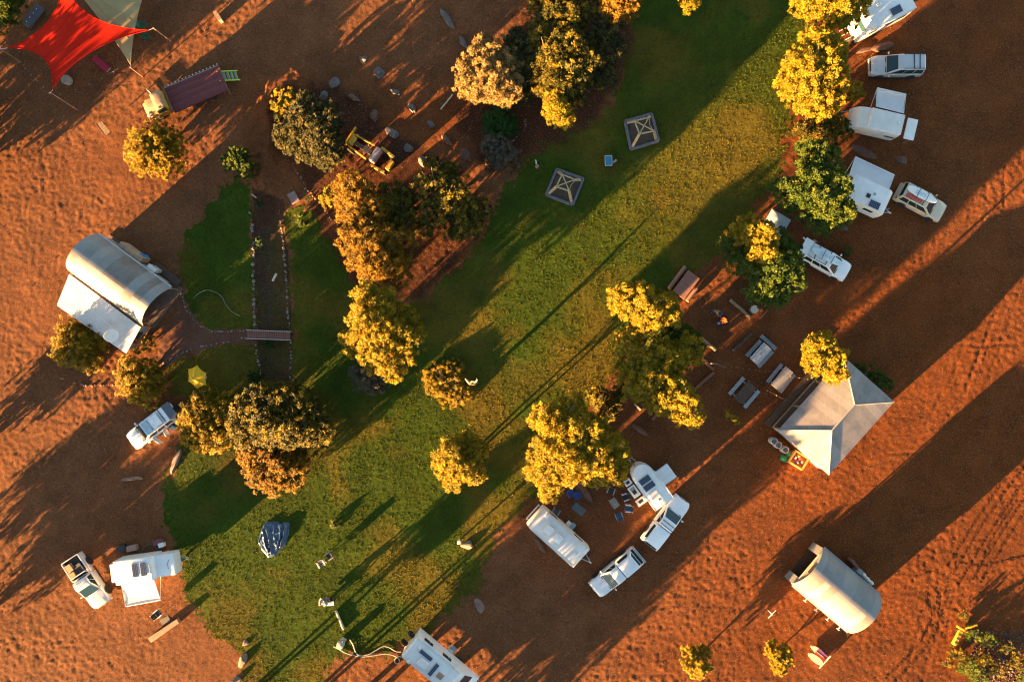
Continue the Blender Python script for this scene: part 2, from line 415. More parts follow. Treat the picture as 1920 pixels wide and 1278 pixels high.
# grass blades over the lawn: nobody could count them
rs = np.random.RandomState(5)
n = 170000
gx = rs.uniform(-34, 30, n); gy = rs.uniform(-33.5, 34, n)
k, z, a = in_cls(gx, gy)
k2, _, _ = in_cls(gx + rs.normal(0, 0.55, n), gy + rs.normal(0, 0.55, n))
keep = ((k == 1) | ((k == 0) & (k2 == 1) & (rs.rand(n) < 0.55)) | ((k == 3) & (rs.rand(n) < 0.30 * (fbm(gx, gy, 1.2, 161, 2) > 0.5)))) & (rs.rand(n) < 0.45 + 0.75 * fbm(gx, gy, 0.9, 131, 2)) 
gx, gy, z, a = gx[keep], gy[keep], z[keep], a[keep]
n = len(gx)
V = []; Tn = []
for b in range(3):
    ang = rs.uniform(0, 2 * np.pi, n); lean = rs.uniform(0.02, 0.09, n); hh = rs.uniform(0.03, 0.08, n) * (0.6 + 0.9 * fbm(gx, gy, 2.2, 141, 2)); w = rs.uniform(0.02, 0.045, n)
    ox = rs.uniform(-0.06, 0.06, n); oy = rs.uniform(-0.06, 0.06, n)
    dx, dy = np.cos(ang), np.sin(ang)
    base = np.stack([gx + ox, gy + oy, z - 0.01], -1)
    sd = np.stack([-dy, dx, 0 * dx], -1) * w[:, None]
    tip = base + np.stack([dx * lean, dy * lean, hh], -1)
    V.append(np.stack([base - sd, base + sd, tip], 1))
    t = np.clip(a[:, 1] * 0.8 + rs.uniform(-0.25, 0.35, n), 0, 1)
    Tn.append(np.repeat(np.stack([t, t, t, np.ones(n)], -1)[:, None, :], 3, 1))
V = np.concatenate(V).reshape(-1, 3); Tn = np.concatenate(Tn).reshape(-1, 4)
o = link_mesh('lawn_grass', fast_mesh('lawn_grass', V, np.arange(len(V)).reshape(-1, 3), leaf_mat('grass_blade', (0.066, 0.094, 0.006), (0.185, 0.128, 0.014), 0.4), Tn))
tag(o, 'short green and dry grass covering the lawn', 'grass', kind='stuff')
# loose gravel on the bare ground
def pebbles(name, n, box, klass, smin, smax, m, label, seed):
    rs = np.random.RandomState(seed)
    x = rs.uniform(box[0], box[1], n); y = rs.uniform(box[2], box[3], n)
    k, z, a = in_cls(x, y)
    keep = (k == klass) & (rs.rand(n) < 0.25 + 1.1 * fbm(x, y, 3.0, 151, 2) * (1 - 0.55 * a[:, 0]))
    x, y, z = x[keep], y[keep], z[keep]; n = len(x)
    r = smin + (smax - smin) * rs.rand(n) ** 3
    ang = rs.uniform(0, 6.28, n); cs, sn = np.cos(ang), np.sin(ang)
    unit = np.array([(1, 0, 0), (0.2, 0.8, 0.1), (-0.9, 0.3, 0), (-0.2, -0.8, 0.05), (0.1, 0.05, 0.75), (0, 0, -0.5)])
    el = rs.uniform(0.6, 1.0, n)
    ux = unit[None, :, 0] * r[:, None]; uy = unit[None, :, 1] * (r * el)[:, None]; uz = unit[None, :, 2] * (r * 0.7)[:, None]
    v = np.stack([x[:, None] + ux * cs[:, None] - uy * sn[:, None], y[:, None] + ux * sn[:, None] + uy * cs[:, None], z[:, None] + 0.01 + uz], -1)
    f = np.array([(0, 1, 4), (1, 2, 4), (2, 3, 4), (3, 0, 4), (1, 0, 5), (2, 1, 5), (3, 2, 5), (0, 3, 5)])
    fs = (np.arange(n)[:, None, None] * 6 + f[None]).reshape(-1, 3)
    t = rs.rand(n); at = np.repeat(np.stack([t, t, t, np.ones(n)], -1)[:, None, :], 6, 1).reshape(-1, 4)
    o = link_mesh(name, fast_mesh(name, v.reshape(-1, 3), fs, m, at))
    tag(o, label, 'gravel', kind='stuff')
pebbles('gravel', 46000, (-50, 50, -34, 34), 0, 0.018, 0.062, leaf_mat('gravel_stone', (0.10, 0.045, 0.022), (0.20, 0.12, 0.075), 0.0, 0.9), 'loose pale gravel scattered over the red soil', 7)
pebbles('bed_gravel', 5000, (-25, -22.9, -4, 11), 3, 0.02, 0.07, leaf_mat('bed_stone', (0.04, 0.03, 0.028), (0.13, 0.11, 0.10), 0.0, 0.9), 'grey stones lying in the sunken garden bed', 8)

pebbles('rubble', 2600, (P(1820, 0).x, P(1925, 0).x, P(0, 1290).y, P(0, 1180).y), 0, 0.03, 0.16, leaf_mat('rubble_stone', (0.05, 0.045, 0.042), (0.14, 0.12, 0.11), 0.0, 0.9), 'grey rubble among the weeds in the lower right corner', 9)
def ribbon(pts, w, amp, m, tread, seed, step=0.1):
    """a tyre mark pressed into the soil: a strip with cross lugs"""
    pts = [P(a, b) for a, b in pts]
    dense = []
    for a, b in zip(pts[:-1], pts[1:]):
        k = max(2, int((b - a).length / step))
        dense += [a.lerp(b, i / k) for i in range(k)]
    # smooth
    for _ in range(30):
        dense = [dense[0]] + [(dense[i - 1] + dense[i] * 2 + dense[i + 1]) / 4 for i in range(1, len(dense) - 1)] + [dense[-1]]
    vs = []; nv = 7
    for i, p in enumerate(dense):
        d = (dense[min(i + 1, len(dense) - 1)] - dense[max(i - 1, 0)]).normalized()
        u = Vector((-d.y, d.x, 0))
        for j in range(nv):
            t = j / (nv - 1) * 2 - 1
            q = p + u * (t * w / 2)
            s = i * step
            lug = 0.5 + 0.5 * math.copysign(min(1, abs(math.sin(math.pi * (s + abs(t) * 0.16) / tread)) * 2), math.sin(math.pi * (s + abs(t) * 0.16) / tread))
            edge = 1 - abs(t) ** 6
            vs.append((q.x, q.y, gz(q.x, q.y) + (-0.02 if edge < 0.05 else 0.004 + amp * lug * edge * (0.25 + 1.2 * float(vnoise(np.array([q.x]), np.array([q.y]), 0.9, 171)[0])))))
    n = len(dense)
    f = np.array([[i * nv + j, i * nv + j + 1, (i + 1) * nv + j + 1, (i + 1) * nv + j] for i in range(n - 1) for j in range(nv - 1)])
    at = np.tile(np.array([[1.0, 0, 0.5, 1]]), (len(vs), 1))
    o = link_mesh('tyre_track', fast_mesh('tyre_track', np.array(vs), f, m, at, smooth=False))
    o['kind'] = 'structure'
tm = ground_mat('track_soil', ((0.122, 0.052, 0.024), (0.100, 0.028, 0.006), 0), (0.2, 0.1, 0.05), 0.3, 0.5)
for pts in ([(1785, 1075), (1835, 990), (1895, 905), (1925, 870)], [(1800, 1085), (1852, 1000), (1910, 915), (1930, 890)], [(1818, 1090), (1868, 1010), (1925, 925)], [(1838, 1090), (1880, 1020), (1925, 950)], [(1775, 1060), (1822, 985), (1880, 900)], [(1795, 1095), (1846, 1010), (1900, 930)], [(1828, 1075), (1862, 1000), (1900, 945)],
            [(1660, 1270), (1715, 1215), (1745, 1165), (1740, 1110)], [(1678, 1275), (1730, 1220), (1760, 1170), (1756, 1105)], [(1790, 1055), (1850, 1062), (1925, 1040)]):
    ribbon(pts, 0.42, 0.014, tm, 0.15, 1)

# ------------------------------------------------------------------ buildings
TIN = mat('galvanised_tin', (0.20, 0.20, 0.197), 0.6, 0.0, 0.10, 0.9, spec=0.4)
TIN2 = mat('weathered_tin', (0.18, 0.175, 0.17), 0.6, 0.0, 0.13, 1.3, spec=0.4, col2=(0.135, 0.105, 0.088))
TIN3 = mat('pale_tin', (0.225, 0.225, 0.218), 0.6, 0.0, 0.08, 1.1, spec=0.4)
WHITE_TIN = mat('white_roof_tin', (0.56, 0.56, 0.55), 0.5, 0.0, 0.05, 0.8, col2=(0.46, 0.43, 0.40))
TIMBER = mat('weathered_timber', (0.26, 0.17, 0.10), 0.8, 0, 0.25, 5, 0.3)
TIMBER_RED = mat('red_timber', (0.17, 0.075, 0.05), 0.8, 0, 0.22, 6, 0.3)
TIMBER_PALE = mat('pale_timber', (0.50, 0.42, 0.30), 0.75, 0, 0.15, 5)
DARKWOOD = mat('dark_timber', (0.07, 0.045, 0.03), 0.85, 0, 0.25, 5)
WALL_TIN = mat('wall_tin', (0.36, 0.30, 0.25), 0.6, 0.1, 0.2, 1.2)
STEEL = mat('painted_steel', (0.55, 0.52, 0.48), 0.5, 0.2, 0.1)
DARK = mat('dark_interior', (0.02, 0.015, 0.012), 0.9, 0, 0.1)
CONC = mat('concrete_slab', (0.30, 0.24, 0.20), 0.9, 0, 0.15, 1.0)
GLASS = mat('window_glass', (0.012, 0.034, 0.040), 0.12, 0.0, 0.05, spec=0.45)
WHITE = mat('white_paint', (0.80, 0.80, 0.79), 0.35, 0, 0.03, 0.9, col2=(0.68, 0.65, 0.60))
OFFWHITE = mat('cream_fibreglass', (0.70, 0.695, 0.67), 0.4, 0, 0.05, 0.9, col2=(0.58, 0.54, 0.48))
BLACKP = mat('black_plastic', (0.018, 0.018, 0.02), 0.6, 0, 0.1)
ALU = mat('aluminium', (0.62, 0.63, 0.64), 0.35, 0.7, 0.08)
GREYP = mat('grey_plastic', (0.25, 0.26, 0.27), 0.6, 0, 0.1)

def corrugated_sheet(fn, u0, u1, v0, v1, wave=0.12, amp=0.014, nv=1, per=6):
    """fn(u,v)->(point, normal); v0/v1 functions of u"""
    mb = MB()
    nu = max(4, int((u1 - u0) / wave * per))
    def g(i, j):
        u = u0 + (u1 - u0) * i
        a, b = v0(u), v1(u)
        p, nrm = fn(u, a + (b - a) * j)
        return p + nrm * (amp * math.sin(2 * math.pi * u / wave))
    return mb.grid(g, nu, nv)

def barrel(name, label, corners, z_eave, rise, ends):
    A, B, Cc, D = [P(a, b, z_eave) for a, b in corners]      # A->B upper eave, D->C lower eave
    ax = ((B - A) + (Cc - D)) / 2; L = ax.length; ang = math.degrees(math.atan2(ax.y, ax.x))
    mid = (A + B + Cc + D) / 4
    u = ax.normalized(); nrm = Vector((-u.y, u.x, 0))
    W = abs((A - D).dot(nrm) + (B - Cc).dot(nrm)) / 2
    t = thing(name, label, 'hut', (mid.x, mid.y, 0), ang)
    hw = W / 2
    # arc through (±hw, z_eave) with the given rise
    rad = (hw * hw + rise * rise) / (2 * rise); cz = z_eave + rise - rad; a0 = math.asin(min(1, hw / rad))
    if rise > hw: a0 = math.pi - a0
    def fn(x, s):
        a = -a0 + 2 * a0 * s
        return Vector((x, rad * math.sin(a), cz + rad * math.cos(a))), Vector((0, math.sin(a), math.cos(a)))
    rd = random.Random(len(name) * 7 + int(L * 10))
    nsh = 10; over = 0.12
    for i in range(nsh):
        x0 = -L / 2 - over + (L + 2 * over) * i / nsh; x1 = -L / 2 - over + (L + 2 * over) * (i + 1) / nsh
        lift = 0.006 * (i % 2)
        for j in range(2):
            mb = corrugated_sheet(lambda x, s: (fn(x, s)[0] + fn(x, s)[1] * (lift + 0.009 * j), fn(x, s)[1]), x0 - 0.03, x1 + 0.03, lambda x: 0.5 * j - 0.01 * j, lambda x: 0.5 + 0.5 * j, 0.13, 0.008, 12, 4)
            mb.build('roof_sheet', rd.choice([TIN, TIN, TIN2, TIN3]), t, True)
    return t, L, hw, fn, cz, rad, a0
# --- west hut
t, L, hw, fn, cz, rad, a0 = barrel('barrel_roof_hut', 'large barrel roofed tin hut with white lean-to roof on the west side', [(185, 440), (320, 538), (268, 610), (133, 510)], 1.9, 1.7, None)
WESTHUT = t
def arch_wall(t, x, th, zt, m, name='end_wall', hole=None):
    prof = [(-hw_ * 0.985, 0.0), (hw_ * 0.985, 0.0)] + [(rad_ * 0.985 * math.sin(a), cz_ + rad_ * 0.985 * math.cos(a)) for a in [a0_ - 2 * a0_ * k / 20 for k in range(21)]]
    mb = MB(); n = len(prof)
    vs = [(x - th / 2, y, z) for y, z in prof] + [(x + th / 2, y, z) for y, z in prof]
    mb.add(vs, [list(range(n)), [n + i for i in range(n)][::-1]] + [[i, n + i, n + (i + 1) % n, (i + 1) % n] for i in range(n)])
    return mb.build(name, m, t)
hw_, rad_, cz_, a0_ = hw, rad, cz, a0
arch_wall(t, -L / 2 + 0.25, 0.1, 0, WALL_TIN)
arch_wall(t, L / 2 - 2.0, 0.1, 0, mat('brown_wall', (.075, .045, .032), .8, 0, .2))
MB().box((0, 0, 0.08), (L + 0.5, 2 * hw + 0.4, 0.16)).build('floor_slab', mat('verandah_floor', (.13, .075, .05), .85, 0, .2), t)
MB().box((-0.4, hw - 0.07, 0.95), (L - 1.4, 0.1, 1.74)).build('side_wall', WALL_TIN, t)
MB().box((-0.4, -hw + 0.07, 0.95), (L - 1.4, 0.1, 1.74)).build('side_wall', WALL_TIN, t)
for s in (-1, 1):
    MB().bar((-L / 2, s * (hw + 0.08), 1.86), (L / 2, s * (hw + 0.08), 1.86), 0.14, 0.1).build('gutter', STEEL if s > 0 else TIMBER, t)
    MB().tube((L / 2 - 0.1, s * hw * 0.92, 0.1), (L / 2 - 0.1, s * hw * 0.92, 2.0), 0.06).build('post', TIMBER, t)
MB().box((L / 2 - 1.92, 0.3, 1.1), (0.06, 0.9, 2.0)).build('door', DARKWOOD, t)
for y in (-1.1, 1.5):
    w = MB().box((L / 2 - 1.92, y, 1.5), (0.05, 0.9, 0.8)).build('window', GLASS, t)
    MB().box((L / 2 - 1.90, y, 1.06), (0.1, 1.0, 0.06)).build('sill', TIMBER, w)
# tan cupboard wall strip and bits along the north east wall
MB().box((-1.1, hw + 0.35, 0.7), (2.6, 0.5, 1.4)).build('lean_to_shed', mat('tan_board', (0.42, 0.27, 0.17), 0.8, 0, 0.15), t, bevel=0.02)
MB().box((2.4, hw + 0.42, 0.25), (3.0, 0.6, 0.5)).build('planter_box', DARKWOOD, t)
# white lean-to roof: from the barrel eave outwards and down
q0, q1, q2, q3 = local(t, 131, 514, 2.0), local(t, 264, 613, 2.0), local(t, 234, 661, 1.95), local(t, 104, 571, 1.95)
nsh = 8
for i in range(nsh):
    def fl(u, v):
        a = q0.lerp(q1, u); b = q3.lerp(q2, u)
        p = a.lerp(b, v); p.z = 2.05 - 0.35 * v + 0.004 * (i % 2)
        return p, Vector((0, 0, 1))
    mb = corrugated_sheet(fl, i / nsh - 0.004, (i + 1) / nsh + 0.004, lambda u: 0, lambda u: 1, 0.02, 0.008, 2, 4)
    mb.build('lean_to_sheet', WHITE_TIN, t, True)
MB().bar(q3 + Vector((0, -.05, -.36)), q2 + Vector((0, -.05, -.36)), 0.1, 0.12).build('gutter', WHITE, t)
for k in range(4):
    p = q3.lerp(q2, 0.03 + 0.94 * k / 3)
    MB().tube((p.x, p.y + 0.25, 0.05), (p.x, p.y + 0.25, 1.68), 0.05).build('lean_to_post', TIMBER, t)
mb = MB().quad((q1.x - 0.15, q1.y, 0.1), (q2.x - 0.15, q2.y + 0.3, 0.1), (q2.x - 0.15, q2.y + 0.3, 1.6), (q1.x - 0.15, q1.y, 1.95), 0.08); mb.build('lean_to_wall', WALL_TIN, t)
MB().quad((q1.x - 0.06, q1.y - 0.6, 0.8), (q2.x - 0.06, q2.y + 1.0, 0.8), (q2.x - 0.06, q2.y + 1.0, 1.5), (q1.x - 0.06, q1.y - 0.6, 1.6), 0.03).build('window', GLASS, t)
# satellite dish on the lean-to roof
base = P(222, 628, 1.85)
t = thing('satellite_dish', 'white satellite dish on a tripod mast on the white lean-to roof', 'dish', base)
mb = MB().tube((0, 0, 0), (0, 0, 1.1), 0.035)
for a in (20, 140, 260): mb.tube((0.7 * math.cos(R(a)), 0.7 * math.sin(R(a)), 0), (0, 0, 0.85), 0.02)
mb.build('mast', ALU, t)
d = Vector((0.72, -0.35, 0.6)).normalized(); u = d.cross(Vector((0, 0, 1))).normalized(); w = u.cross(d)
mb = MB()
rings = []
for k in range(6):
    r = 0.62 * k / 5 + 0.01
    rings.append([Vector((0, 0, 1.2)) + d * (0.16 * (k / 5) ** 2) + (u * math.cos(2 * math.pi * j / 20) + w * math.sin(2 * math.pi * j / 20)) * r for j in range(20)])
rings2 = [[q - d * 0.025 for q in r] for r in rings[::-1]]
mb.loft(rings + rings2); mb.build('reflector', WHITE, t, True)
MB().bar(Vector((0, 0, 0.75)), Vector((0, 0, 1.2)) + d * 0.55, 0.03).build('feed_arm', ALU, t)
base = P(205, 607, 1.9)
t = thing('aerial', 'thin television aerial lying across the white lean-to roof', 'aerial', base, -35)
mb = MB().tube((-0.5, 0, 0.1), (0.5, 0, 0.1), 0.015)
for k in range(6): mb.tube((-0.45 + 0.18 * k, -0.25, 0.1), (-0.45 + 0.18 * k, 0.25, 0.1), 0.008, n=5)
mb.build('boom', ALU, t); MB().tube((0, 0, 0), (0, 0, 0.1), 0.02).build('mast', ALU, t)
# --- south-east hut
t, L, hw, fn, cz, rad, a0 = barrel('barrel_roof_hut', 'lone barrel roofed tin hut with open doorway in the lower right corner', [(1541, 1024), (1648, 1114), (1592, 1185), (1488, 1097)], 1.9, 1.45, None)
EASTHUT = t
hw_, rad_, cz_, a0_ = hw, rad, cz, a0
x = -L / 2
# front wall of upright boards around the doorway
for k in range(16):
    y = -hw + 0.08 + (2 * hw - 0.16) * (k + 0.5) / 16
    bw = (2 * hw - 0.16) / 16 - 0.012
    zt = cz + math.sqrt(max(0.01, (rad * 0.985) ** 2 - y * y))
    if abs(y - 0.05) < 1.4:
        MB().box((x, y, (2.2 + zt) / 2), (0.06, bw, zt - 2.2)).build('cladding_board', TIN3, t)
    else:
        MB().box((x, y, zt / 2), (0.06, bw, zt)).build('cladding_board', TIN3, t)
MB().box((x - 0.05, 0.05, 2.24), (0.08, 2.9, 0.12)).build('door_lintel', TIMBER_PALE, t)
w = MB().box((x - 0.05, 0.0, 2.85), (0.05, 0.9, 0.45)).build('window', DARK, t)
MB().box((x - 0.07, 0.0, 2.6), (0.08, 1.0, 0.06)).build('sill', TIMBER_PALE, w)
arch_wall(t, L / 2 - 0.1, 0.1, 0, WALL_TIN, 'rear_wall')
for s in (-1, 1): MB().box((0.05, s * (hw - 0.07), 0.95), (L - 0.3, 0.08, 1.9)).build('side_wall', WALL_TIN, t)
MB().box((0.02, 0, 0.05), (L - 0.1, 2 * hw - 0.2, 0.1)).build('floor_slab', mat('red_floor', (0.05, 0.025, 0.016), 0.9), t)
for s in (-1, 1): MB().bar((-L / 2 + 0.1, s * (hw + 0.09), 1.84), (L / 2, s * (hw + 0.09), 1.84), 0.14, 0.12).build('gutter', STEEL if s < 0 else GREYP, t)
for k in range(4):
    xx = -1.3 + 1.35 * k
    mb = MB().bar((xx, -hw, 1.5), (xx, -hw - 0.45, 1.5), 0.07).bar((xx - 0.15, -hw - 0.45, 1.5), (xx + 0.15, -hw - 0.45, 1.5), 0.08)
    mb.build('wall_lamp', WHITE, t)
MB().bar((-L / 2 + 0.6, -hw - 0.12, 1.3), (-0.6, -hw - 0.12, 1.3), 0.1).build('pipe', STEEL, t)
for k, (a, b) in enumerate([(1621, 1078), (1628, 1086), (1635, 1093)]):
    p = P(a, b, 1.1)
    g = MB().lathe([(0.02, 0), (0.19, 0.02), (0.19, 1.0), (0.13, 1.18), (0.05, 1.2), (0.05, 1.32)], 14).build('gas_bottle', WHITE, None, True, loc=(p.x, p.y, 0))
    tag(g, ['white gas bottle beside the grey box behind the lower right hut', 'middle white gas bottle of three behind the lower right hut', 'white gas bottle at the outer end of three behind the lower right hut'][k], 'gas bottle', 'gas bottles behind the lower right hut')
g = MB().box((0, 0, 0.55), (0.5, 0.45, 1.1)).build('meter_box', GREYP, None, bevel=0.03, loc=tuple(P(1612, 1071, 0.9).xy) + (0,), rz=-40)
tag(g, 'grey metal box beside the gas bottles behind the lower right hut', 'box')
g = MB().box((0, 0, 0.4), (1.5, 0.3, 0.8)).build('timber_bench', TIMBER_RED, None, bevel=0.02, loc=tuple(P(1604, 1060, 0.5).xy) + (0,), rz=-52)
tag(g, 'low dark timber bench against the rear wall of the lower right hut', 'bench')

# --- hip roofed pavilion
ze, zr = 2.35, 3.65
E0, E1, E2, E3 = P(1585, 674, ze), P(1673, 748, ze), P(1561, 889, ze), P(1453, 806, ze)
mid = (E0 + E1 + E2 + E3) / 4
ax = ((E2 - E1) + (E3 - E0)) / 2
t = thing('hip_roof_pavilion', 'open timber pavilion with grey corrugated hip roof beside the picnic tables', 'pavilion', (mid.x, mid.y, 0), math.degrees(math.atan2(ax.y, ax.x)))
PAV = t
LL = ax.length; WW = ((E1 - E0).length + (E2 - E3).length) / 2
rl = 1.55
a, b = LL / 2, WW / 2
r0, r1 = Vector((-rl, 0, zr)), Vector((rl, 0, zr))
cor = [Vector((-a, -b, ze)), Vector((a, -b, ze)), Vector((a, b, ze)), Vector((-a, b, ze))]
rd = random.Random(3)
def hip_face(p0, p1, t0, t1, n, mats):
    """eave p0->p1, ridge t0->t1"""
    e = p1 - p0; el = e.length; eu = e.normalized()
    up = (t0 - p0); up = up - eu * up.dot(eu); sl = up.length; upn = up.normalized(); nr = eu.cross(upn)
    if nr.z < 0: nr = -nr
    f0 = (t0 - p0).dot(eu); f1 = (t1 - p0).dot(eu)
    def top(u):
        if u < f0: return u / f0
        if u > f1: return (el - u) / (el - f1)
        return 1.0
    for i in range(n):
        lift = 0.005 * (i % 2)
        def fnn(u, v): return p0 + eu * u + upn * (sl * v) + nr * lift, nr
        corrugated_sheet(fnn, el * i / n + 0.001, el * (i + 1) / n + (0.03 if i < n - 1 else -0.001), lambda u: -0.01, lambda u: max(0.0, top(min(max(u, 0), el))), 0.15, 0.014, 1, 6).build('roof_sheet', rd.choice(mats), t, True)
PT = [mat('old_tin_a', (0.24, 0.21, 0.195), 0.6, 0.0, 0.12, 1.5), mat('old_tin_b', (0.27, 0.24, 0.225), 0.6, 0.0, 0.1, 1.5), mat('old_tin_c', (0.21, 0.19, 0.18), 0.6, 0.0, 0.15, 1.5)]
hip_face(cor[0], cor[1], r0, r1, 12, PT); hip_face(cor[1], cor[2], r1, r1, 8, PT); hip_face(cor[2], cor[3], r1, r0, 12, PT); hip_face(cor[3], cor[0], r0, r0, 8, PT)
for p, q in ((r0, r1), (r0, cor[0]), (r0, cor[3]), (r1, cor[1]), (r1, cor[2])):
    MB().path([p + Vector((0, 0, .035)), q + Vector((0, 0, .035))], 0.075, 8).build('ridge_cap', TIN3, t, True)
MB().box((0, 0, 0.06), (LL - 0.2, WW - 0.2, 0.12)).build('floor_slab', mat('pavilion_floor', (0.13, 0.075, 0.05), 0.9, 0, .15), t)
for x in (-a + 0.25, -a / 3, a / 3, a - 0.25):
    for s in (-1, 1):
        MB().box((x, s * (b - 0.25), 1.2), (0.14, 0.14, 2.2)).build('post', TIMBER, t)
for s in (-1, 1):
    MB().bar((-a + 0.1, s * (b - 0.2), 2.22), (a - 0.1, s * (b - 0.2), 2.22), 0.1, 0.18).build('eave_beam', TIMBER, t)
    MB().bar((s * (a - 0.2), -b + 0.1, 2.22), (s * (a - 0.2), b - 0.1, 2.22), 0.1, 0.18).build('eave_beam', TIMBER, t)
# low rail along the open side that faces the picnic tables, and the serving wall at the end
pside = 1 if local(t, 1480, 740, 0).y > 0 else -1
MB().box((0, pside * (b + 0.35), 0.1), (LL, 0.7, 0.2)).build('deck_step', mat('brown_deck', (0.075, 0.042, 0.024), 0.85, 0, .2, 4), t, bevel=0.01)
MB().bar((-a, pside * (b + 0.05), 0.9), (a, pside * (b + 0.05), 0.9), 0.1, 0.12).build('handrail', TIMBER, t)
esgn = 1 if local(t, 1500, 860, 0).x > 0 else -1
for k in range(12):
    y = -b + 0.3 + (2 * b - 0.6) * (k + 0.5) / 12
    MB().box((esgn * (a - 0.18), y, 1.15), (0.04, (2 * b - 0.6) / 12 - 0.015, 2.0)).build('wall_board', TIMBER_PALE, t)

# ------------------------------------------------------------------ shade sails
FAB = mat('red_sail_fabric', (0.50, 0.016, 0.005), 0.75, 0, 0.10, 0.6, trans=0.25, spec=0.1)
TAN = mat('tan_sail_fabric', (0.40, 0.31, 0.15), 0.8, 0, 0.08, 0.6, trans=0.2, spec=0.1)
def sail(name, label, cs, m, bow=0.12, n=24):
    cs = [Vector(c) for c in cs]
    org = sum(cs, Vector()) / len(cs)
    t = thing(name, label, 'shade sail', (org.x, org.y, 0))
    off = Vector((org.x, org.y, 0))
    cs = [c - off for c in cs]; ctr = sum(cs, Vector()) / len(cs)
    def edge(p, q, u):
        m_ = (p + q) / 2; pull = (ctr - m_); pull.z = 0
        return p.lerp(q, u) + pull * (bow * 4 * u * (1 - u))
    if len(cs) == 3: cs = [cs[0], cs[1], cs[2], cs[2]]
    a, b, c, d = cs
    def f(u, v):
        lo, hi = edge(a, b, u), edge(d, c, u); le, ri = edge(a, d, v), edge(b, c, v)
        return lo * (1 - v) + hi * v + le * (1 - u) + ri * u - (a * (1 - u) * (1 - v) + b * u * (1 - v) + c * u * v + d * (1 - u) * v)
    MB().grid(f, n, n).build('fabric', m, t, True)
    for k in (1, 2, 3): MB().path([f(k / 4, j / 16) + Vector((0, 0, 0.008)) for j in range(17)], 0.014, 4).build('seam', m, t, True)
    for (p, q) in ((a, b), (b, c), (c, d), (d, a)):
        if (p - q).length < 0.01: continue
        MB().path([edge(p, q, k / 14) + Vector((0, 0, 0.012)) for k in range(15)], 0.025, 5).build('hem', m, t, True)
    return t, off
t, off = sail('shade_sail', 'large red shade sail stretched between poles in the upper left corner', [P(14, 90, 2.9), P(99, 168, 3.6), P(279, 57, 2.9), P(120, -32, 3.9)], FAB, 0.34)
t2, off2 = sail('shade_sail', 'tan shade sail partly shaded under the edge of the red sail', [P(245, 121, 2.3), P(275, -25, 2.2), P(120, -45, 2.3)], TAN, 0.12)
RUST = mat('rusty_pole', (0.36, 0.20, 0.11), 0.6, 0.3, 0.2, 4)
for lab, tp, bp, z, cc in (('rusty sail pole standing left of the red shade sail', (1, 92), (40, 118), 2.9, (14, 90)), ('rusty sail pole at the lowest corner of the red shade sail', (95, 174), (146, 207), 3.7, (99, 168)), ('rusty sail pole at the right tip of the red shade sail', (288, 53), (320, 77), 2.95, (279, 57)), ('rusty pole holding the lower tip of the tan shade sail', (245, 127), (268, 144), 2.4, (245, 121))):
    b0 = P(*bp); tt = P(*tp, z)
    o = thing('sail_pole', lab, 'pole', b0, group='poles of the shade sails')
    v = tt - b0
    MB().tube((0, 0, -0.2), v, 0.055, 0.05).build('shaft', RUST, o, True)
    MB().tube(v, P(*cc, z - 0.05) - b0, 0.015, n=6).build('turnbuckle', ALU, o)
    MB().lathe([(0.01, 0.0), (0.065, 0.0), (0.065, 0.05), (0.01, 0.06)], 10, tuple(v)).build('cap', ALU, o)

def string_lights(label, pts, nb, sag=0.25, z=2.4):
    pts = [P(*p) for p in pts]
    t = thing('string_lights', label, 'string lights', pts[0])
    o0 = pts[0].copy()
    line = []
    for p, q in zip(pts[:-1], pts[1:]):
        for k in range(13):
            s = k / 12
            w = p.lerp(q, s); w.z -= sag * 4 * s * (1 - s)
            line.append(w - o0)
    MB().path(line, 0.012, 5).build('cable', BLACKP, t)
    me = MB().lathe([(0.01, -0.10), (0.03, -0.08), (0.036, -0.04), (0.015, 0.0)], 8).mesh('bulb', mat('bulb_glass', (0.5, 0.42, 0.3), 0.2, 0, 0.02, spec=0.8), True)
    for k in range(nb):
        i = (len(line) - 1) * (k + 0.5) / nb
        a = line[int(i)].lerp(line[min(int(i) + 1, len(line) - 1)], i - int(i))
        link_mesh('bulb', me, t, a)
    return t
string_lights('string of round bulbs along the lower left edge of the red sail', [(-12, 74, 2.6), (97, 180, 3.4)], 9)
string_lights('string of round bulbs running right from the lowest sail pole', [(97, 180, 3.4), (222, 128, 2.5)], 5, 0.5)
string_lights('string of bulbs from the campfire post to the pavilion corner', [(1345, 682, 2.4), (1360, 689, 2.4), (1500, 764, 2.3)], 17, 0.15)
string_lights('string of bulbs crossing above the grey picnic tables', [(1345, 682, 2.4), (1425, 695, 2.2), (1540, 715, 2.3)], 15, 0.15)
o = thing('light_post', 'short timber post carrying the bulb strings by the campfire', 'post', P(1331, 681))
MB().tube((0, 0, -.1), P(1345, 682, 2.4) - P(1331, 681), 0.06, 0.05).build('shaft', TIMBER_PALE, o, True)
MB().tube(P(1345, 682, 2.38) - P(1331, 681), P(1345, 682, 2.5) - P(1331, 681), 0.07, 0.07).build('cap', TIMBER, o)

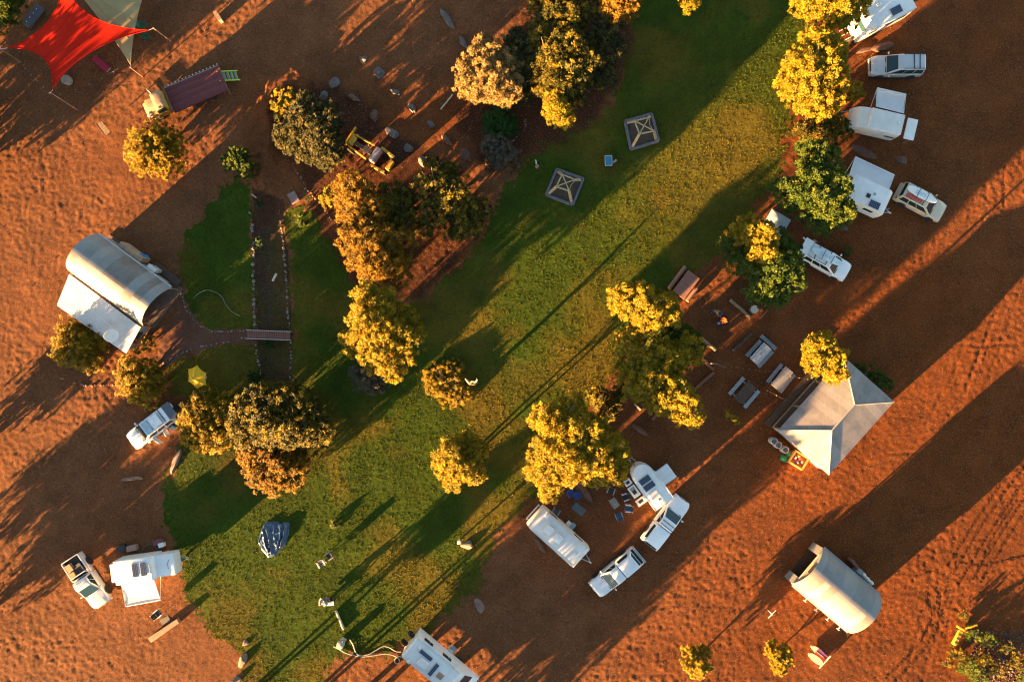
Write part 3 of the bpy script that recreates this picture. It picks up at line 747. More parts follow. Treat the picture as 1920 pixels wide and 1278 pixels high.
# ------------------------------------------------------------------ trees and shrubs
BARK = mat('pale_bark', (0.30, 0.23, 0.17), 0.85, 0, 0.25, 6, 0.3)
BARKD = mat('dark_bark', (0.12, 0.085, 0.06), 0.9, 0, 0.25, 6, 0.3)
LEAF = {
    'gum': leaf_mat('gum_leaf', (0.125, 0.118, 0.007), (0.38, 0.238, 0.013), 0.38),
    'gold': leaf_mat('golden_wattle_leaf', (0.110, 0.088, 0.006), (0.36, 0.215, 0.012), 0.34),
    'rust': leaf_mat('rusty_gold_leaf', (0.080, 0.056, 0.006), (0.29, 0.142, 0.010), 0.32),
    'mix': leaf_mat('mixed_shrub_leaf', (0.020, 0.026, 0.005), (0.235, 0.165, 0.011), 0.30),
    'dark': leaf_mat('dark_shrub_leaf', (0.020, 0.027, 0.008), (0.115, 0.085, 0.020), 0.25),
    'grey': leaf_mat('grey_saltbush_leaf', (0.050, 0.048, 0.032), (0.13, 0.105, 0.066), 0.2),
    'pale': leaf_mat('pale_shrub_leaf', (0.12, 0.085, 0.028), (0.33, 0.205, 0.062), 0.3),
    'green': leaf_mat('green_leaf', (0.028, 0.062, 0.008), (0.10, 0.120, 0.012), 0.35),
    'agave': leaf_mat('strap_leaf', (0.010, 0.040, 0.006), (0.030, 0.080, 0.012), 0.3),
}
def crown_mesh(name, lobes, kind, rs, dens=62.0, ll=0.26, lw=0.085, rc=0.42, fill=0.22, up=0.15):
    Vs = []; Tn = []
    for (c, rad, flat) in lobes:
        n = int(4 * math.pi * rad * rad * dens * 2.6 * (0.8 if flat < 0.7 else 1.0))
        nc = max(12, int(4 * math.pi * rad * rad * 4.2))
        # twig clumps spread over the lobe, most on its shell
        d = rs.normal(size=(nc, 3)); d /= np.linalg.norm(d, axis=1)[:, None]
        d[:, 2] = np.where(d[:, 2] < -0.35, -d[:, 2], d[:, 2])
        rr = rad * np.where(rs.rand(nc) < fill, rs.uniform(0.2, 0.7, nc), rs.uniform(0.70, 1.0, nc) + 0.16 * (rs.rand(nc) < 0.16))
        rcc = min(rc * 0.80, rad * 0.40)
        # bays and gaps: whole groups of twigs are missing here and there
        hole = rs.normal(size=(4, 3)); hole /= np.linalg.norm(hole, axis=1)[:, None]; hole[:, 2] = np.abs(hole[:, 2])
        for h_ in hole: rr = np.where((d @ h_) > 0.93, rr * 0.55, rr)
        cc = d * rr[:, None] * np.array([1, 1, flat])
        k = rs.randint(0, nc, n)
        csz = rs.uniform(0.6, 1.25, nc)
        ct = np.clip(rs.normal(0.28 if kind in ('mix', 'dark') else 0.48, 0.30, nc), 0, 1)
        e = rs.normal(size=(n, 3)); e /= np.linalg.norm(e, axis=1)[:, None]
        e = e + d[k] * 0.75 + np.array([0, 0, 0.15]); e /= np.linalg.norm(e, axis=1)[:, None]
        pos = cc[k] + e * (rcc * csz[k] * rs.rand(n) ** 0.45)[:, None]
        dr = e * 0.9 + d[k] * 0.35 + rs.normal(size=(n, 3)) * 0.45 + np.array([0, 0, up])
        fn = rs.normal(size=(n, 3)) * 0.36 + np.array([to_sun.x * 0.40, to_sun.y * 0.40, 1.0]); fn /= np.linalg.norm(fn, axis=1)[:, None]
        dr = dr - fn * (dr * fn).sum(1)[:, None] * 0.85; dr /= np.linalg.norm(dr, axis=1)[:, None]
        sd = np.cross(dr, fn); sd /= np.linalg.norm(sd, axis=1)[:, None] + 1e-9
        l = 0.80 * ll * rs.uniform(0.5, 1.35, n); w = 1.45 * lw * rs.uniform(0.6, 1.3, n)
        p = pos + np.array(c)
        a = p - dr * (l / 2)[:, None]; b = p + dr * (l / 2)[:, None]; s = sd * (w / 2)[:, None]; m_ = p - dr * (l * 0.3)[:, None]
        Vs.append(np.stack([m_ + s, b, m_ - s], 1))
        t = np.clip(ct[k] + rs.normal(0, 0.2, n), 0, 1)
        Tn.append(np.repeat(np.stack([t, t, t, np.ones(n)], -1)[:, None], 3, 1))
    V = np.concatenate(Vs).reshape(-1, 3); T_ = np.concatenate(Tn).reshape(-1, 4)
    V[:, 2] = np.maximum(V[:, 2], 0.02)
    return fast_mesh(name, V, np.arange(len(V)).reshape(-1, 3), LEAF[kind], T_)
TREE_N = [0]
def tree(name, label, base, lobes, kind='gum', cat='tree', group=None, trunk=0.14, stems=1, bark=None, **kw):
    """lobes: (px, py, radius px, height of centre m[, flatness])"""
    TREE_N[0] += 1
    rs = np.random.RandomState(100 + TREE_N[0]); rd = random.Random(TREE_N[0])
    b = P(*base)
    t = thing(name, label, cat, (b.x, b.y, 0), group=group)
    lb = []
    for l in lobes:
        z = l[3]; c = P(l[0], l[1], z) - Vector((b.x, b.y, 0)); r = M(l[2]) * (CAM_H - z) / CAM_H
        lb.append((c, r * 1.05, l[4] if len(l) > 4 else 0.82))
    link_mesh('crown', crown_mesh('crown', lb, kind, rs, **kw), t)
    mb = MB(); bark = bark or BARK
    zmin = min(c.z - r * f for c, r, f in lb)
    cen = sum((c for c, r, f in lb), Vector()) / len(lb)
    for s in range(stems):
        a = 6.28 * s / stems + rd.random(); o = 0.0 if stems == 1 else trunk * 2.4
        p0 = Vector((o * math.cos(a), o * math.sin(a), -0.15))
        fork = Vector((cen.x * 0.35 + o * 2.5 * math.cos(a), cen.y * 0.35 + o * 2.5 * math.sin(a), max(0.35, zmin * 0.9)))
        mb.path([p0, p0.lerp(fork, 0.5) + Vector((rd.uniform(-.12, .12), rd.uniform(-.12, .12), 0)), fork], [trunk * 1.25, trunk, trunk * 0.85], 8)
        for i, (c, r, f) in enumerate(lb):
            if stems > 1 and i % stems != s: continue
            m1 = fork.lerp(c, 0.5) + Vector((rd.uniform(-.3, .3), rd.uniform(-.3, .3), 0.15)) * min(1, r)
            mb.path([fork, m1, c], [trunk * 0.7, trunk * 0.45, trunk * 0.25], 6)
            for q in range(7):
                e = Vector((rd.gauss(0, 1), rd.gauss(0, 1), rd.gauss(0.45, 0.6))).normalized() * r * (0.8 if q < 4 else 1.02)
                mb.path([c.lerp(m1, 0.3), c + e * 0.5 + Vector((0, 0, .05)), c + e], [trunk * 0.28, trunk * 0.16, trunk * 0.06], 5)
    mb.build('trunk', bark, t, True)
    return t
# --- north-west and north
tree('rounded_bush', 'round golden bush beside the front of the old flatbed truck', (298, 285), [(290, 283, 44, 1.5), (270, 292, 34, 1.1), (306, 303, 34, 1.1), (298, 256, 30, 1.3), (318, 280, 30, 1.2), (262, 268, 24, 1.0)], 'gold', 'bush', ll=0.2, lw=0.06, rc=0.28, dens=95)
tree('rounded_bush', 'small dense green round bush at the top of the west lawn', (455, 308), [(451, 306, 31, 1.2), (438, 300, 20, 1.0), (464, 314, 20, 1.0), (448, 290, 18, 1.1)], 'green', 'bush', ll=0.18, lw=0.07, rc=0.2, dens=110, trunk=0.07)
tree('broad_shrub', 'broad dark shrub with gold tips left of the yellow grader', (585, 245), [(575, 235, 40, 2.4), (610, 222, 34, 2.6), (600, 270, 42, 2.2), (545, 245, 32, 2.0), (580, 205, 30, 2.1), (618, 290, 26, 1.6), (560, 275, 28, 1.6)], 'dark', 'shrub', ll=0.24, rc=0.36, dens=62, stems=3)
tree('rounded_bush', 'small yellow bush on the bank above the dark shrub', (537, 192), [(533, 190, 23, 1.2), (525, 202, 16, 0.9), (541, 180, 15, 1.0)], 'gum', 'bush', ll=0.18, rc=0.22, dens=95, trunk=0.06)
tree('rounded_bush', 'small green round bush left of the tall orange shrub', (622, 372), [(619, 370, 19, 1.0), (612, 378, 13, 0.8), (625, 360, 13, 0.9)], 'gum', 'bush', ll=0.18, rc=0.2, dens=95, trunk=0.06)
tree('tall_shrub', 'tall orange-gold shrub mass in the centre of the upper garden', (700, 440), [(664, 355, 34, 2.5), (672, 400, 36, 2.5), (668, 450, 34, 2.3), (700, 470, 46, 2.7), (690, 490, 38, 2.4), (735, 505, 36, 2.5), (740, 460, 40, 2.5), (700, 395, 34, 2.3), (655, 380, 24, 1.9)], 'rust', 'shrub', ll=0.26, lw=0.07, rc=0.38, dens=70, stems=4)
tree('tall_shrub', 'dark olive shrub with few gold tips right behind the orange shrub', (748, 400), [(740, 375, 36, 1.5), (752, 408, 34, 1.6), (725, 420, 26, 1.4), (762, 385, 24, 1.3)], 'mix', 'shrub', ll=0.25, rc=0.36, dens=55, stems=2)
tree('spreading_tree', 'dark open tree with bare branches and gold tips by the lawn edge', (838, 400), [(815, 350, 38, 2.2), (850, 370, 38, 2.4), (825, 395, 36, 1.9), (870, 400, 32, 2.0), (895, 395, 26, 1.8), (878, 430, 22, 2.1), (852, 438, 18, 1.5), (800, 425, 18, 1.3), (835, 325, 24, 1.8)], 'mix', 'tree', ll=0.26, rc=0.36, dens=48, stems=3)
tree('gum_tree', 'bright yellow gum tree standing alone at the centre of the lawn', (735, 618), [(690, 562, 30, 4.6), (722, 580, 36, 4.6), (695, 610, 44, 4.8), (740, 620, 42, 4.6), (765, 635, 30, 4.2), (665, 640, 26, 4.0), (710, 660, 38, 4.4), (745, 660, 30, 4.0), (735, 695, 22, 3.6), (755, 600, 28, 4.0)], 'gum', trunk=0.17)
tree('low_bush', 'low grey twiggy bush under the lone yellow gum tree', (694, 708), [(690, 708, 30, 0.8, 0.7), (705, 722, 20, 0.6, 0.7), (672, 698, 16, 0.5)], 'grey', 'bush', ll=0.26, lw=0.04, rc=0.35, dens=70, trunk=0.06)
tree('rounded_bush', 'round orange bush with a dead white trunk on the open lawn', (845, 716), [(832, 718, 36, 0.25, 0.22), (848, 735, 28, 0.22, 0.22), (862, 745, 16, 0.2, 0.3), (818, 705, 22, 0.2, 0.25), (850, 697, 24, 0.2, 0.25), (872, 735, 16, 0.2, 0.3)], 'gold', 'bush', ll=0.24, lw=0.045, rc=0.26, dens=85, trunk=0.05)
o = thing('dead_tree', 'bleached dead tree trunk with broken limbs beside the orange bush', 'tree', P(893, 716))
DEAD = mat('bleached_wood', (0.30, 0.22, 0.16), 0.8, 0, 0.15, 5)
MB().path([(0, 0, -.1), (-0.15, -0.05, 0.9), (-0.5, 0.0, 1.8), (-0.75, 0.35, 2.5), (-0.85, 0.5, 2.9)], [0.20, 0.17, 0.14, 0.10, 0.05], 9).build('stem', DEAD, o, True)
MB().path([(-0.3, 0, 1.3), (0.05, 0.15, 1.7), (0.2, 0.35, 2.1), (0.15, 0.5, 2.5)], [0.1, 0.07, 0.05, 0.02], 7).path([(-0.5, 0, 1.8), (-0.3, 0.2, 2.2), (-0.05, 0.2, 2.4)], [0.08, 0.05, 0.02], 7).build('limb', DEAD, o, True)
tree('gum_tree', 'golden gum tree on the lower lawn beside the camper circle', (888, 852), [(845, 850, 30, 3.4), (862, 875, 32, 3.4), (850, 898, 22, 3.0), (885, 880, 26, 3.0), (890, 850, 24, 3.0), (835, 870, 22, 3.0), (878, 825, 20, 2.8)], 'gum', trunk=0.10, stems=2)
tree('rounded_bush', 'golden bush left of the dense dark bush cluster by the white wagon', (395, 790), [(385, 785, 42, 1.5), (372, 805, 34, 1.2), (400, 815, 34, 1.2), (390, 755, 32, 1.4), (415, 780, 36, 1.3), (360, 780, 26, 1.0)], 'gold', 'bush', ll=0.24, lw=0.065, rc=0.32, dens=82, stems=2)
tree('broad_shrub', 'large dark shrub cluster with gold lower edge on the west lawn', (530, 800), [(465, 770, 34, 3.8), (500, 755, 38, 4.0), (545, 750, 40, 4.0), (585, 785, 36, 3.9), (600, 810, 24, 3.5), (550, 800, 40, 4.1), (500, 800, 40, 4.0), (455, 810, 30, 3.6), (575, 795, 38, 1.5), (520, 800, 40, 1.5), (600, 812, 26, 1.4)], 'mix', 'shrub', ll=0.26, rc=0.4, dens=55, stems=4)
tree('rounded_bush', 'orange domed bush at the lower end of the dark shrub cluster', (520, 872), [(515, 868, 40, 1.5), (540, 880, 36, 1.4), (500, 885, 34, 1.3), (522, 900, 26, 1.1), (545, 855, 30, 1.4), (480, 850, 28, 1.2), (463, 862, 14, 0.9)], 'rust', 'bush', ll=0.25, lw=0.07, rc=0.34, dens=75, stems=3)
tree('rounded_bush', 'golden bush tucked under the white lean-to roof of the west hut', (155, 650), [(148, 650, 40, 1.3), (125, 655, 28, 1.0), (165, 672, 30, 1.0), (175, 645, 30, 1.0), (135, 620, 26, 0.9)], 'gold', 'bush', ll=0.22, lw=0.055, rc=0.3, dens=88, stems=2)
tree('rounded_bush', 'golden bush between the west hut and the white wagon', (268, 718), [(262, 712, 38, 1.3), (248, 700, 28, 1.0), (275, 735, 30, 1.1), (285, 705, 28, 1.0), (255, 735, 22, 0.8), (245, 680, 20, 0.8)], 'gold', 'bush', ll=0.22, lw=0.055, rc=0.3, dens=85, stems=2)
tree('low_bush', 'small yellow-green shrub against the end of the west hut', (277, 648), [(275, 645, 14, 0.7), (262, 655, 9, 0.5), (285, 640, 9, 0.5)], 'gum', 'bush', ll=0.18, rc=0.18, dens=100, trunk=0.04)
# --- the northern grove
tree('pale_tree', 'pale gold tree at the left side of the northern grove', (925, 145), [(880, 145, 34, 2.8), (905, 120, 36, 3.0), (935, 110, 34, 3.0), (925, 150, 40, 3.0), (895, 170, 26, 2.5), (950, 165, 30, 2.7), (905, 88, 20, 2.6), (960, 130, 24, 2.6), (945, 180, 20, 2.2)], 'pale', 'tree', ll=0.26, rc=0.38, dens=66, stems=3)
tree('dark_tree', 'dark twiggy tree behind the pale gold tree in the grove', (985, 115), [(972, 95, 30, 2.4), (990, 115, 28, 2.3), (980, 140, 24, 2.1), (965, 75, 20, 2.2), (985, 175, 22, 1.3)], 'dark', 'tree', ll=0.25, rc=0.36, dens=50, stems=2)
tree('dark_tree', 'large dark tree with golden tips in the middle of the northern grove', (1060, 130), [(1025, 105, 38, 2.9), (1060, 90, 40, 3.2), (1050, 140, 42, 3.0), (1030, 150, 34, 2.7), (1075, 155, 34, 2.6), (1095, 115, 36, 3.0), (1020, 70, 32, 2.8), (1065, 180, 24, 2.0)], 'mix', 'tree', ll=0.26, rc=0.4, dens=52, stems=3)
tree('dark_tree', 'dark olive tree cut by the top edge above the northern grove', (1055, 30), [(1030, 20, 36, 2.8), (1065, 30, 38, 3.0), (1050, -10, 36, 2.9), (1090, 5, 32, 2.7), (1015, -10, 28, 2.5)], 'mix', 'tree', ll=0.26, rc=0.4, dens=52, stems=2)
tree('dark_tree', 'thin dark tree with twisted pale branches at the right of the grove', (1120, 100), [(1130, 65, 34, 2.6), (1145, 100, 28, 2.3), (1125, 125, 28, 2.0), (1110, 150, 20, 1.7), (1135, 145, 20, 1.6)], 'dark', 'tree', ll=0.26, rc=0.36, dens=42, stems=2)
o = thing('dead_branch', 'twisted bare pale branch hanging from the thin dark tree', 'branch', P(1112, 140))
MB().path([(0, 0, 0.0), (0.2, -0.1, 1.2), (0.5, 0.2, 2.0), (0.6, 0.8, 2.3), (0.2, 1.2, 2.4), (-0.4, 1.4, 2.5)], [0.09, 0.08, 0.06, 0.05, 0.04, 0.02], 7).build('limb', DEAD, o, True)
MB().path([(0.5, 0.2, 2.0), (0.1, -0.3, 2.3), (-0.2, -0.6, 2.4)], [0.05, 0.035, 0.015], 6).build('twig', DEAD, o, True)
tree('gum_tree', 'orange lit gum crown at the top edge above the grove', (1160, 15), [(1165, -5, 30, 4.0), (1150, 15, 24, 3.8), (1178, 10, 22, 3.7), (1168, 25, 15, 3.4)], 'rust', 'tree', dens=60)
tree('gum_tree', 'small bright yellow gum tree below the northern grove', (1048, 212), [(1040, 190, 19, 3.2), (1045, 208, 23, 3.2), (1055, 222, 18, 3.0), (1030, 205, 15, 2.8), (1048, 228, 12, 2.6)], 'gum', 'tree', ll=0.22, dens=85, trunk=0.08)
tree('gum_tree', 'small yellow tree cut by the top edge above the north lawn', (1290, 10), [(1290, -8, 20, 2.6), (1288, 12, 12, 2.3), (1300, 0, 14, 2.4)], 'gum', 'tree', ll=0.22, dens=80, trunk=0.07)
tree('strap_leaf_plant', 'bright green strap-leaved plant in the round stone ring', (942, 232), [(938, 232, 30, 0.6, 0.6), (925, 222, 16, 0.5, 0.6), (955, 240, 16, 0.5, 0.6)], 'agave', 'plant', ll=0.5, lw=0.08, rc=0.4, dens=42, trunk=0.05, up=0.3)
tree('low_bush', 'low grey saltbush below the green strap-leaved plant', (935, 285), [(930, 280, 28, 0.6, 0.7), (945, 295, 26, 0.6, 0.7), (915, 265, 16, 0.4, 0.7)], 'grey', 'bush', ll=0.24, lw=0.04, rc=0.3, dens=70, trunk=0.05)
tree('low_bush', 'low dark shrub beside the last boulders above the dark tree', (825, 318), [(825, 316, 20, 0.8), (808, 308, 12, 0.5), (842, 322, 14, 0.6)], 'mix', 'bush', ll=0.22, rc=0.25, dens=62, trunk=0.05)
# --- north-east
tree('gum_tree', 'large golden gum crown at the top edge beside the top caravan', (1540, 28), [(1520, 5, 34, 5.0), (1560, 5, 38, 5.4), (1595, 10, 30, 5.0), (1560, 32, 28, 4.8), (1585, 35, 22, 4.6), (1505, -8, 22, 4.6), (1605, -10, 26, 4.8)], 'gum')
tree('gum_tree', 'tall golden gum tree left of the silver wagon and camper trailer', (1530, 150), [(1530, 85, 34, 5.0), (1550, 100, 32, 5.2), (1500, 125, 32, 5.0), (1530, 130, 40, 5.4), (1485, 155, 30, 4.6), (1520, 165, 38, 5.0), (1562, 145, 26, 4.8), (1500, 190, 26, 4.2), (1535, 195, 28, 4.4), (1555, 185, 26, 4.2), (1475, 165, 18, 4.2), (1568, 115, 22, 4.6)], 'gum', trunk=0.2, stems=2)
tree('low_bush', 'scrubby green and gold undergrowth below the tall golden gum', (1545, 240), [(1530, 225, 22, 1.0), (1560, 235, 24, 0.9), (1510, 245, 20, 0.8), (1545, 255, 24, 0.9), (1580, 250, 16, 0.6)], 'mix', 'bush', ll=0.26, rc=0.35, dens=50, trunk=0.06, stems=2)
tree('low_bush', 'small yellow-green bush in front of the camper trailer awning', (1605, 170), [(1602, 165, 13, 0.8), (1610, 178, 10, 0.6), (1600, 182, 9, 0.6)], 'gum', 'bush', ll=0.2, rc=0.2, dens=80, trunk=0.04)
tree('green_tree', 'dark green tree overhanging the white caravan on the east side', (1530, 350), [(1515, 290, 26, 4.4), (1545, 295, 28, 4.4), (1520, 330, 34, 4.8), (1555, 345, 36, 5.0), (1480, 365, 30, 4.4), (1520, 375, 38, 4.8), (1565, 395, 32, 4.6), (1560, 370, 30, 4.8), (1540, 410, 28, 4.2), (1460, 350, 20, 4.0), (1580, 400, 20, 4.2)], 'green', 'tree', dens=60, trunk=0.18, stems=2)
tree('gum_tree', 'golden gum crown above the grey tent near the east lawn edge', (1425, 470), [(1425, 440, 30, 4.6), (1430, 465, 28, 4.6), (1420, 480, 18, 4.2), (1385, 440, 22, 3.6), (1400, 425, 20, 3.6), (1425, 462, 30, 2.6), (1405, 480, 26, 2.2)], 'gum', 'tree', dens=75)
tree('green_tree', 'dark green tree between the golden gum and the campfire', (1440, 530), [(1440, 510, 36, 4.4), (1470, 500, 34, 4.4), (1425, 540, 32, 4.2), (1480, 525, 28, 4.2), (1450, 550, 28, 4.0), (1390, 490, 26, 3.6), (1370, 465, 22, 3.0), (1460, 455, 24, 4.0), (1478, 470, 20, 3.8)], 'green', 'tree', dens=56, trunk=0.15, stems=2)
tree('gum_tree', 'bright yellow gum crown left of the red stone table', (1225, 590), [(1165, 555, 24, 5.2), (1170, 575, 22, 5.0), (1200, 560, 28, 5.4), (1215, 590, 32, 5.4), (1245, 575, 30, 5.2), (1210, 608, 22, 5.0), (1255, 595, 22, 4.8), (1195, 625, 16, 4.4)], 'gum', 'tree', dens=75, trunk=0.17)
tree('gum_tree', 'big green and yellow tree left of the campfire circle', (1245, 690), [(1180, 640, 26, 4.4), (1200, 680, 30, 4.8), (1195, 720, 30, 5.2), (1215, 705, 30, 5.4), (1250, 670, 36, 4.8), (1285, 660, 30, 4.4), (1255, 720, 34, 5.4), (1250, 745, 28, 5.6), (1275, 745, 28, 5.4), (1295, 770, 24, 5.4), (1300, 790, 16, 5.0), (1230, 750, 22, 5.0), (1280, 780, 20, 5.2), (1175, 690, 20, 4.4), (1282, 765, 24, 3.0), (1258, 752, 26, 3.0), (1297, 780, 16, 2.6), (1230, 700, 34, 2.8)], 'gum', 'tree', trunk=0.2, stems=3)
tree('green_tree', 'small dark green tree at the left rim of the campfire circle', (1280, 640), [(1265, 625, 26, 2.2), (1290, 645, 28, 2.2), (1270, 655, 24, 2.0), (1240, 640, 26, 2.2)], 'green', 'tree', dens=60, trunk=0.1, stems=2)
tree('gum_tree', 'largest golden gum tree spreading over the lower camper circle', (1090, 840), [(1030, 790, 34, 5.4), (1060, 780, 32, 5.6), (1045, 825, 40, 6.0), (1085, 815, 42, 6.2), (1020, 850, 30, 5.4), (1065, 860, 42, 5.8), (1110, 850, 38, 5.8), (1145, 840, 34, 5.4), (1145, 875, 30, 5.2), (1110, 890, 28, 5.2), (1015, 880, 28, 5.2), (1035, 900, 24, 5.0), (1030, 922, 18, 4.6), (1075, 760, 20, 4.8), (1110, 800, 28, 5.2), (1160, 860, 20, 5.0), (1003, 883, 14, 4.8), (1140, 858, 26, 3.3), (1100, 872, 28, 3.3), (1150, 836, 22, 3.3)], 'gum', 'tree', trunk=0.22, stems=3, dens=66)
tree('low_bush', 'scrubby dark undergrowth between the two big golden trees', (1135, 760), [(1120, 745, 20, 0.9), (1140, 765, 24, 0.9), (1155, 745, 18, 0.7), (1165, 730, 16, 0.7)], 'mix', 'bush', ll=0.25, rc=0.32, dens=48, trunk=0.05)
tree('gum_tree', 'golden gum crown leaning over the pavilion roof', (1540, 690), [(1535, 655, 28, 5.2), (1555, 665, 26, 5.4), (1540, 680, 26, 5.2), (1560, 690, 22, 5.0), (1572, 705, 14, 4.8), (1520, 665, 18, 4.8), (1545, 638, 16, 4.8)], 'gum', 'tree', dens=80, trunk=0.13)
tree('low_bush', 'dark green shrubs along the rear wall of the pavilion', (1640, 702), [(1612, 690, 12, 0.9), (1632, 700, 15, 1.0), (1650, 712, 15, 1.0), (1663, 722, 12, 0.8)], 'green', 'bush', ll=0.24, rc=0.25, dens=75, trunk=0.05)
tree('low_bush', 'tiny yellow bush beside the dark picnic table', (1375, 782), [(1372, 780, 11, 0.8), (1378, 788, 8, 0.6), (1366, 774, 7, 0.6)], 'gum', 'bush', ll=0.16, rc=0.16, dens=130, trunk=0.03)
tree('rounded_bush', 'small yellow bush in the lower middle of the bare ground', (1308, 1228), [(1300, 1238, 24, 1.6), (1315, 1245, 20, 1.4), (1295, 1220, 16, 1.5), (1320, 1225, 14, 1.3), (1308, 1258, 14, 1.1)], 'gum', 'bush', ll=0.2, rc=0.25, dens=95, trunk=0.08)
tree('rounded_bush', 'small pale green bush left of the red kayak rack', (1458, 1220), [(1455, 1225, 22, 1.5), (1465, 1238, 20, 1.3), (1445, 1215, 16, 1.3), (1460, 1252, 14, 1.0), (1475, 1228, 12, 1.2)], 'gum', 'bush', ll=0.2, rc=0.25, dens=95, trunk=0.08)
tree('low_bush', 'small leafy plant alone on the grass beside the blue tarpaulin', (630, 982), [(630, 980, 8, 0.2, 0.6), (624, 986, 5, 0.15, 0.6)], 'green', 'plant', ll=0.2, rc=0.16, dens=110, trunk=0.02)
tree('dark_tree', 'very dark tree in the top left corner behind the red sail', (5, 20), [(-5, 10, 36, 3.2), (20, 15, 26, 2.8), (-10, 40, 28, 2.6), (15, -12, 30, 2.8)], 'green', 'tree', dens=55)
for k, (a, b, r, lab) in enumerate([(500, 645, 10, 'small green plant at the lower end of the sunken bed below the bridge'), (486, 382, 7, 'small blue-green plant at the top of the sunken bed'), (484, 452, 7, 'small blue-green plant at the left stone row of the sunken bed'), (478, 705, 13, 'dark green spiky plant at the lower left end of the sunken bed'), (565, 415, 12, 'thin green weeds under the small round bush by the garden bank'), (1585, 470, 9, 'small shrub shaded under the dark green tree by the board car')]):
    tree('low_plant', lab, (a, b), [(a, b, r, 0.2, 0.7), (a + r * 0.7, b + 3, r * 0.6, 0.18, 0.7)], 'agave' if k < 4 else 'green', 'plant', ll=0.22, lw=0.05, rc=0.18, dens=80, trunk=0.02)
# weeds in the lower right corner
for k, (a, b, r, z, kd, lab) in enumerate([(1806, 1152, 8, 0.4, 'mix', 'topmost yellow weed clump in the lower right corner'), (1822, 1185, 14, 0.45, 'green', 'green weed clump beside the yellow machine arm'), (1795, 1222, 13, 0.4, 'mix', 'yellow-green weed clump left of the lower right weed patch'), (1815, 1245, 18, 0.5, 'green', 'broad green weed clump low in the lower right patch'), (1842, 1232, 12, 0.5, 'gum', 'yellow weed clump in the middle of the lower right patch'), (1862, 1250, 14, 0.4, 'mix', 'brownish weed clump by the bottom edge in the lower right patch'), (1850, 1195, 12, 0.5, 'green', 'green weed clump on the shaded side of the lower right patch'), (1905, 1240, 14, 0.6, 'mix', 'yellow weed clump at the right edge of the lower right patch'), (1885, 1210, 12, 0.5, 'mix', 'brown weed clump among grey rubble in the lower right patch'), (1832, 1268, 14, 0.5, 'green', 'green weed clump cut by the bottom edge at lower right'), (1775, 1240, 9, 0.3, 'mix', 'outermost small weed clump left in the lower right patch'), (1920, 1270, 14, 0.5, 'green', 'green weed clump in the extreme lower right corner')]):
    tree('weed_clump', lab, (a, b), [(a, b, r, z, 0.7), (a + r * .8, b + r * .5, r * .7, z * .8, 0.7), (a - r * .7, b + r * .4, r * .6, z * .7, 0.7)], kd, 'weeds', 'weed clumps in the lower right corner', ll=0.2, lw=0.05, rc=0.24, dens=38, trunk=0.02)
# trees that stand just outside the picture and throw the long shadows into it
for k, (a, b, h, r, lab) in enumerate([(-95, 865, 5.2, 34, 'bushy tree beyond the left edge level with the white wagon'), (-150, 1120, 6.5, 42, 'broad tree beyond the left edge level with the utility'), (-120, 1222, 6.0, 34, 'rounded tree beyond the left edge below the utility'), (-90, 330, 5.0, 42, 'tree beyond the left edge level with the golden bush'), (-130, 270, 5.5, 42, 'tree beyond the left edge level with the flatbed truck'), (-110, 180, 5.0, 38, 'tree beyond the left edge level with the red sail'),
                                          (415, 1345, 4.6, 30, 'slim tree below the bottom edge under the pale boulders'), (520, 1370, 5.2, 26, 'slim tree below the bottom edge under the hose'), (590, 1375, 4.6, 22, 'slim tree below the bottom edge left of the motorhome'), (650, 1350, 9.6, 42, 'broad tree below the bottom edge left of the motorhome tail'), (700, 1385, 10.2, 34, 'tall tree below the bottom edge under the motorhome tail'), (780, 1458, 8.0, 54, 'broad tree below the bottom edge under the motorhome'), (835, 1440, 6.0, 16, 'slim tree below the bottom edge right of the motorhome')]):
    low = [(a, b, r * .9, h * .36), (a + r * .5, b + r * .4, r * .8, h * .25), (a - r * .4, b - r * .4, r * .8, h * .25)] + ([(a, b, r, h * .55), (a + 6, b + 5, r, h * .72)] if h > 9 else []) if a < 0 or h > 6.9 else []
    tree('gum_tree', lab, (a, b), low + [(a, b, r, h - M(r) * .7), (a + r * .6, b - r * .4, r * .7, h - M(r)), (a - r * .6, b + r * .4, r * .7, h - M(r)), (a + r * .3, b + r * .6, r * .6, h - M(r) * 1.1)], 'gum', 'tree', 'trees beyond the picture edge whose shadows fall into it', dens=(20 if a < 0 else 24), trunk=0.15, stems=2, ll=0.4, lw=0.16)

# ------------------------------------------------------------------ vehicles
TYRE = mat('tyre_rubber', (0.016, 0.015, 0.014), 0.9, 0, 0.2, 6)
RIM = mat('wheel_rim', (0.42, 0.42, 0.43), 0.35, 0.7, 0.1)
LAMP = mat('headlamp_lens', (0.55, 0.57, 0.58), 0.12, 0.2, 0.05, spec=0.8)
TAIL = mat('tail_lamp', (0.35, 0.02, 0.015), 0.25, 0, 0.1, spec=0.7)
def paint(name, col, metal=0.0): return mat('paint_' + name, col, 0.28, metal, 0.04, 1.2, spec=0.6)
WHEEL_ME = {}
def wheel(parent, c, r=0.38, w=0.25, rimm=None):
    key = (r, w)
    if key not in WHEEL_ME:
        WHEEL_ME[key] = (MB().lathe([(r * 0.55, -w / 2), (r * 0.93, -w / 2), (r, -w * 0.3), (r, w * 0.3), (r * 0.93, w / 2), (r * 0.55, w / 2)], 22, axis='Y').mesh('wheel', TYRE, True),
                         MB().lathe([(0.02, -w * 0.45), (r * 0.3, -w * 0.48), (r * 0.6, -w * 0.5), (r * 0.6, w * 0.5), (r * 0.3, w * 0.48), (0.02, w * 0.45)], 16, axis='Y').mesh('rim', RIM, True))
    o = link_mesh('wheel', WHEEL_ME[key][0], parent, c)
    link_mesh('rim', WHEEL_ME[key][1], o)
    return o
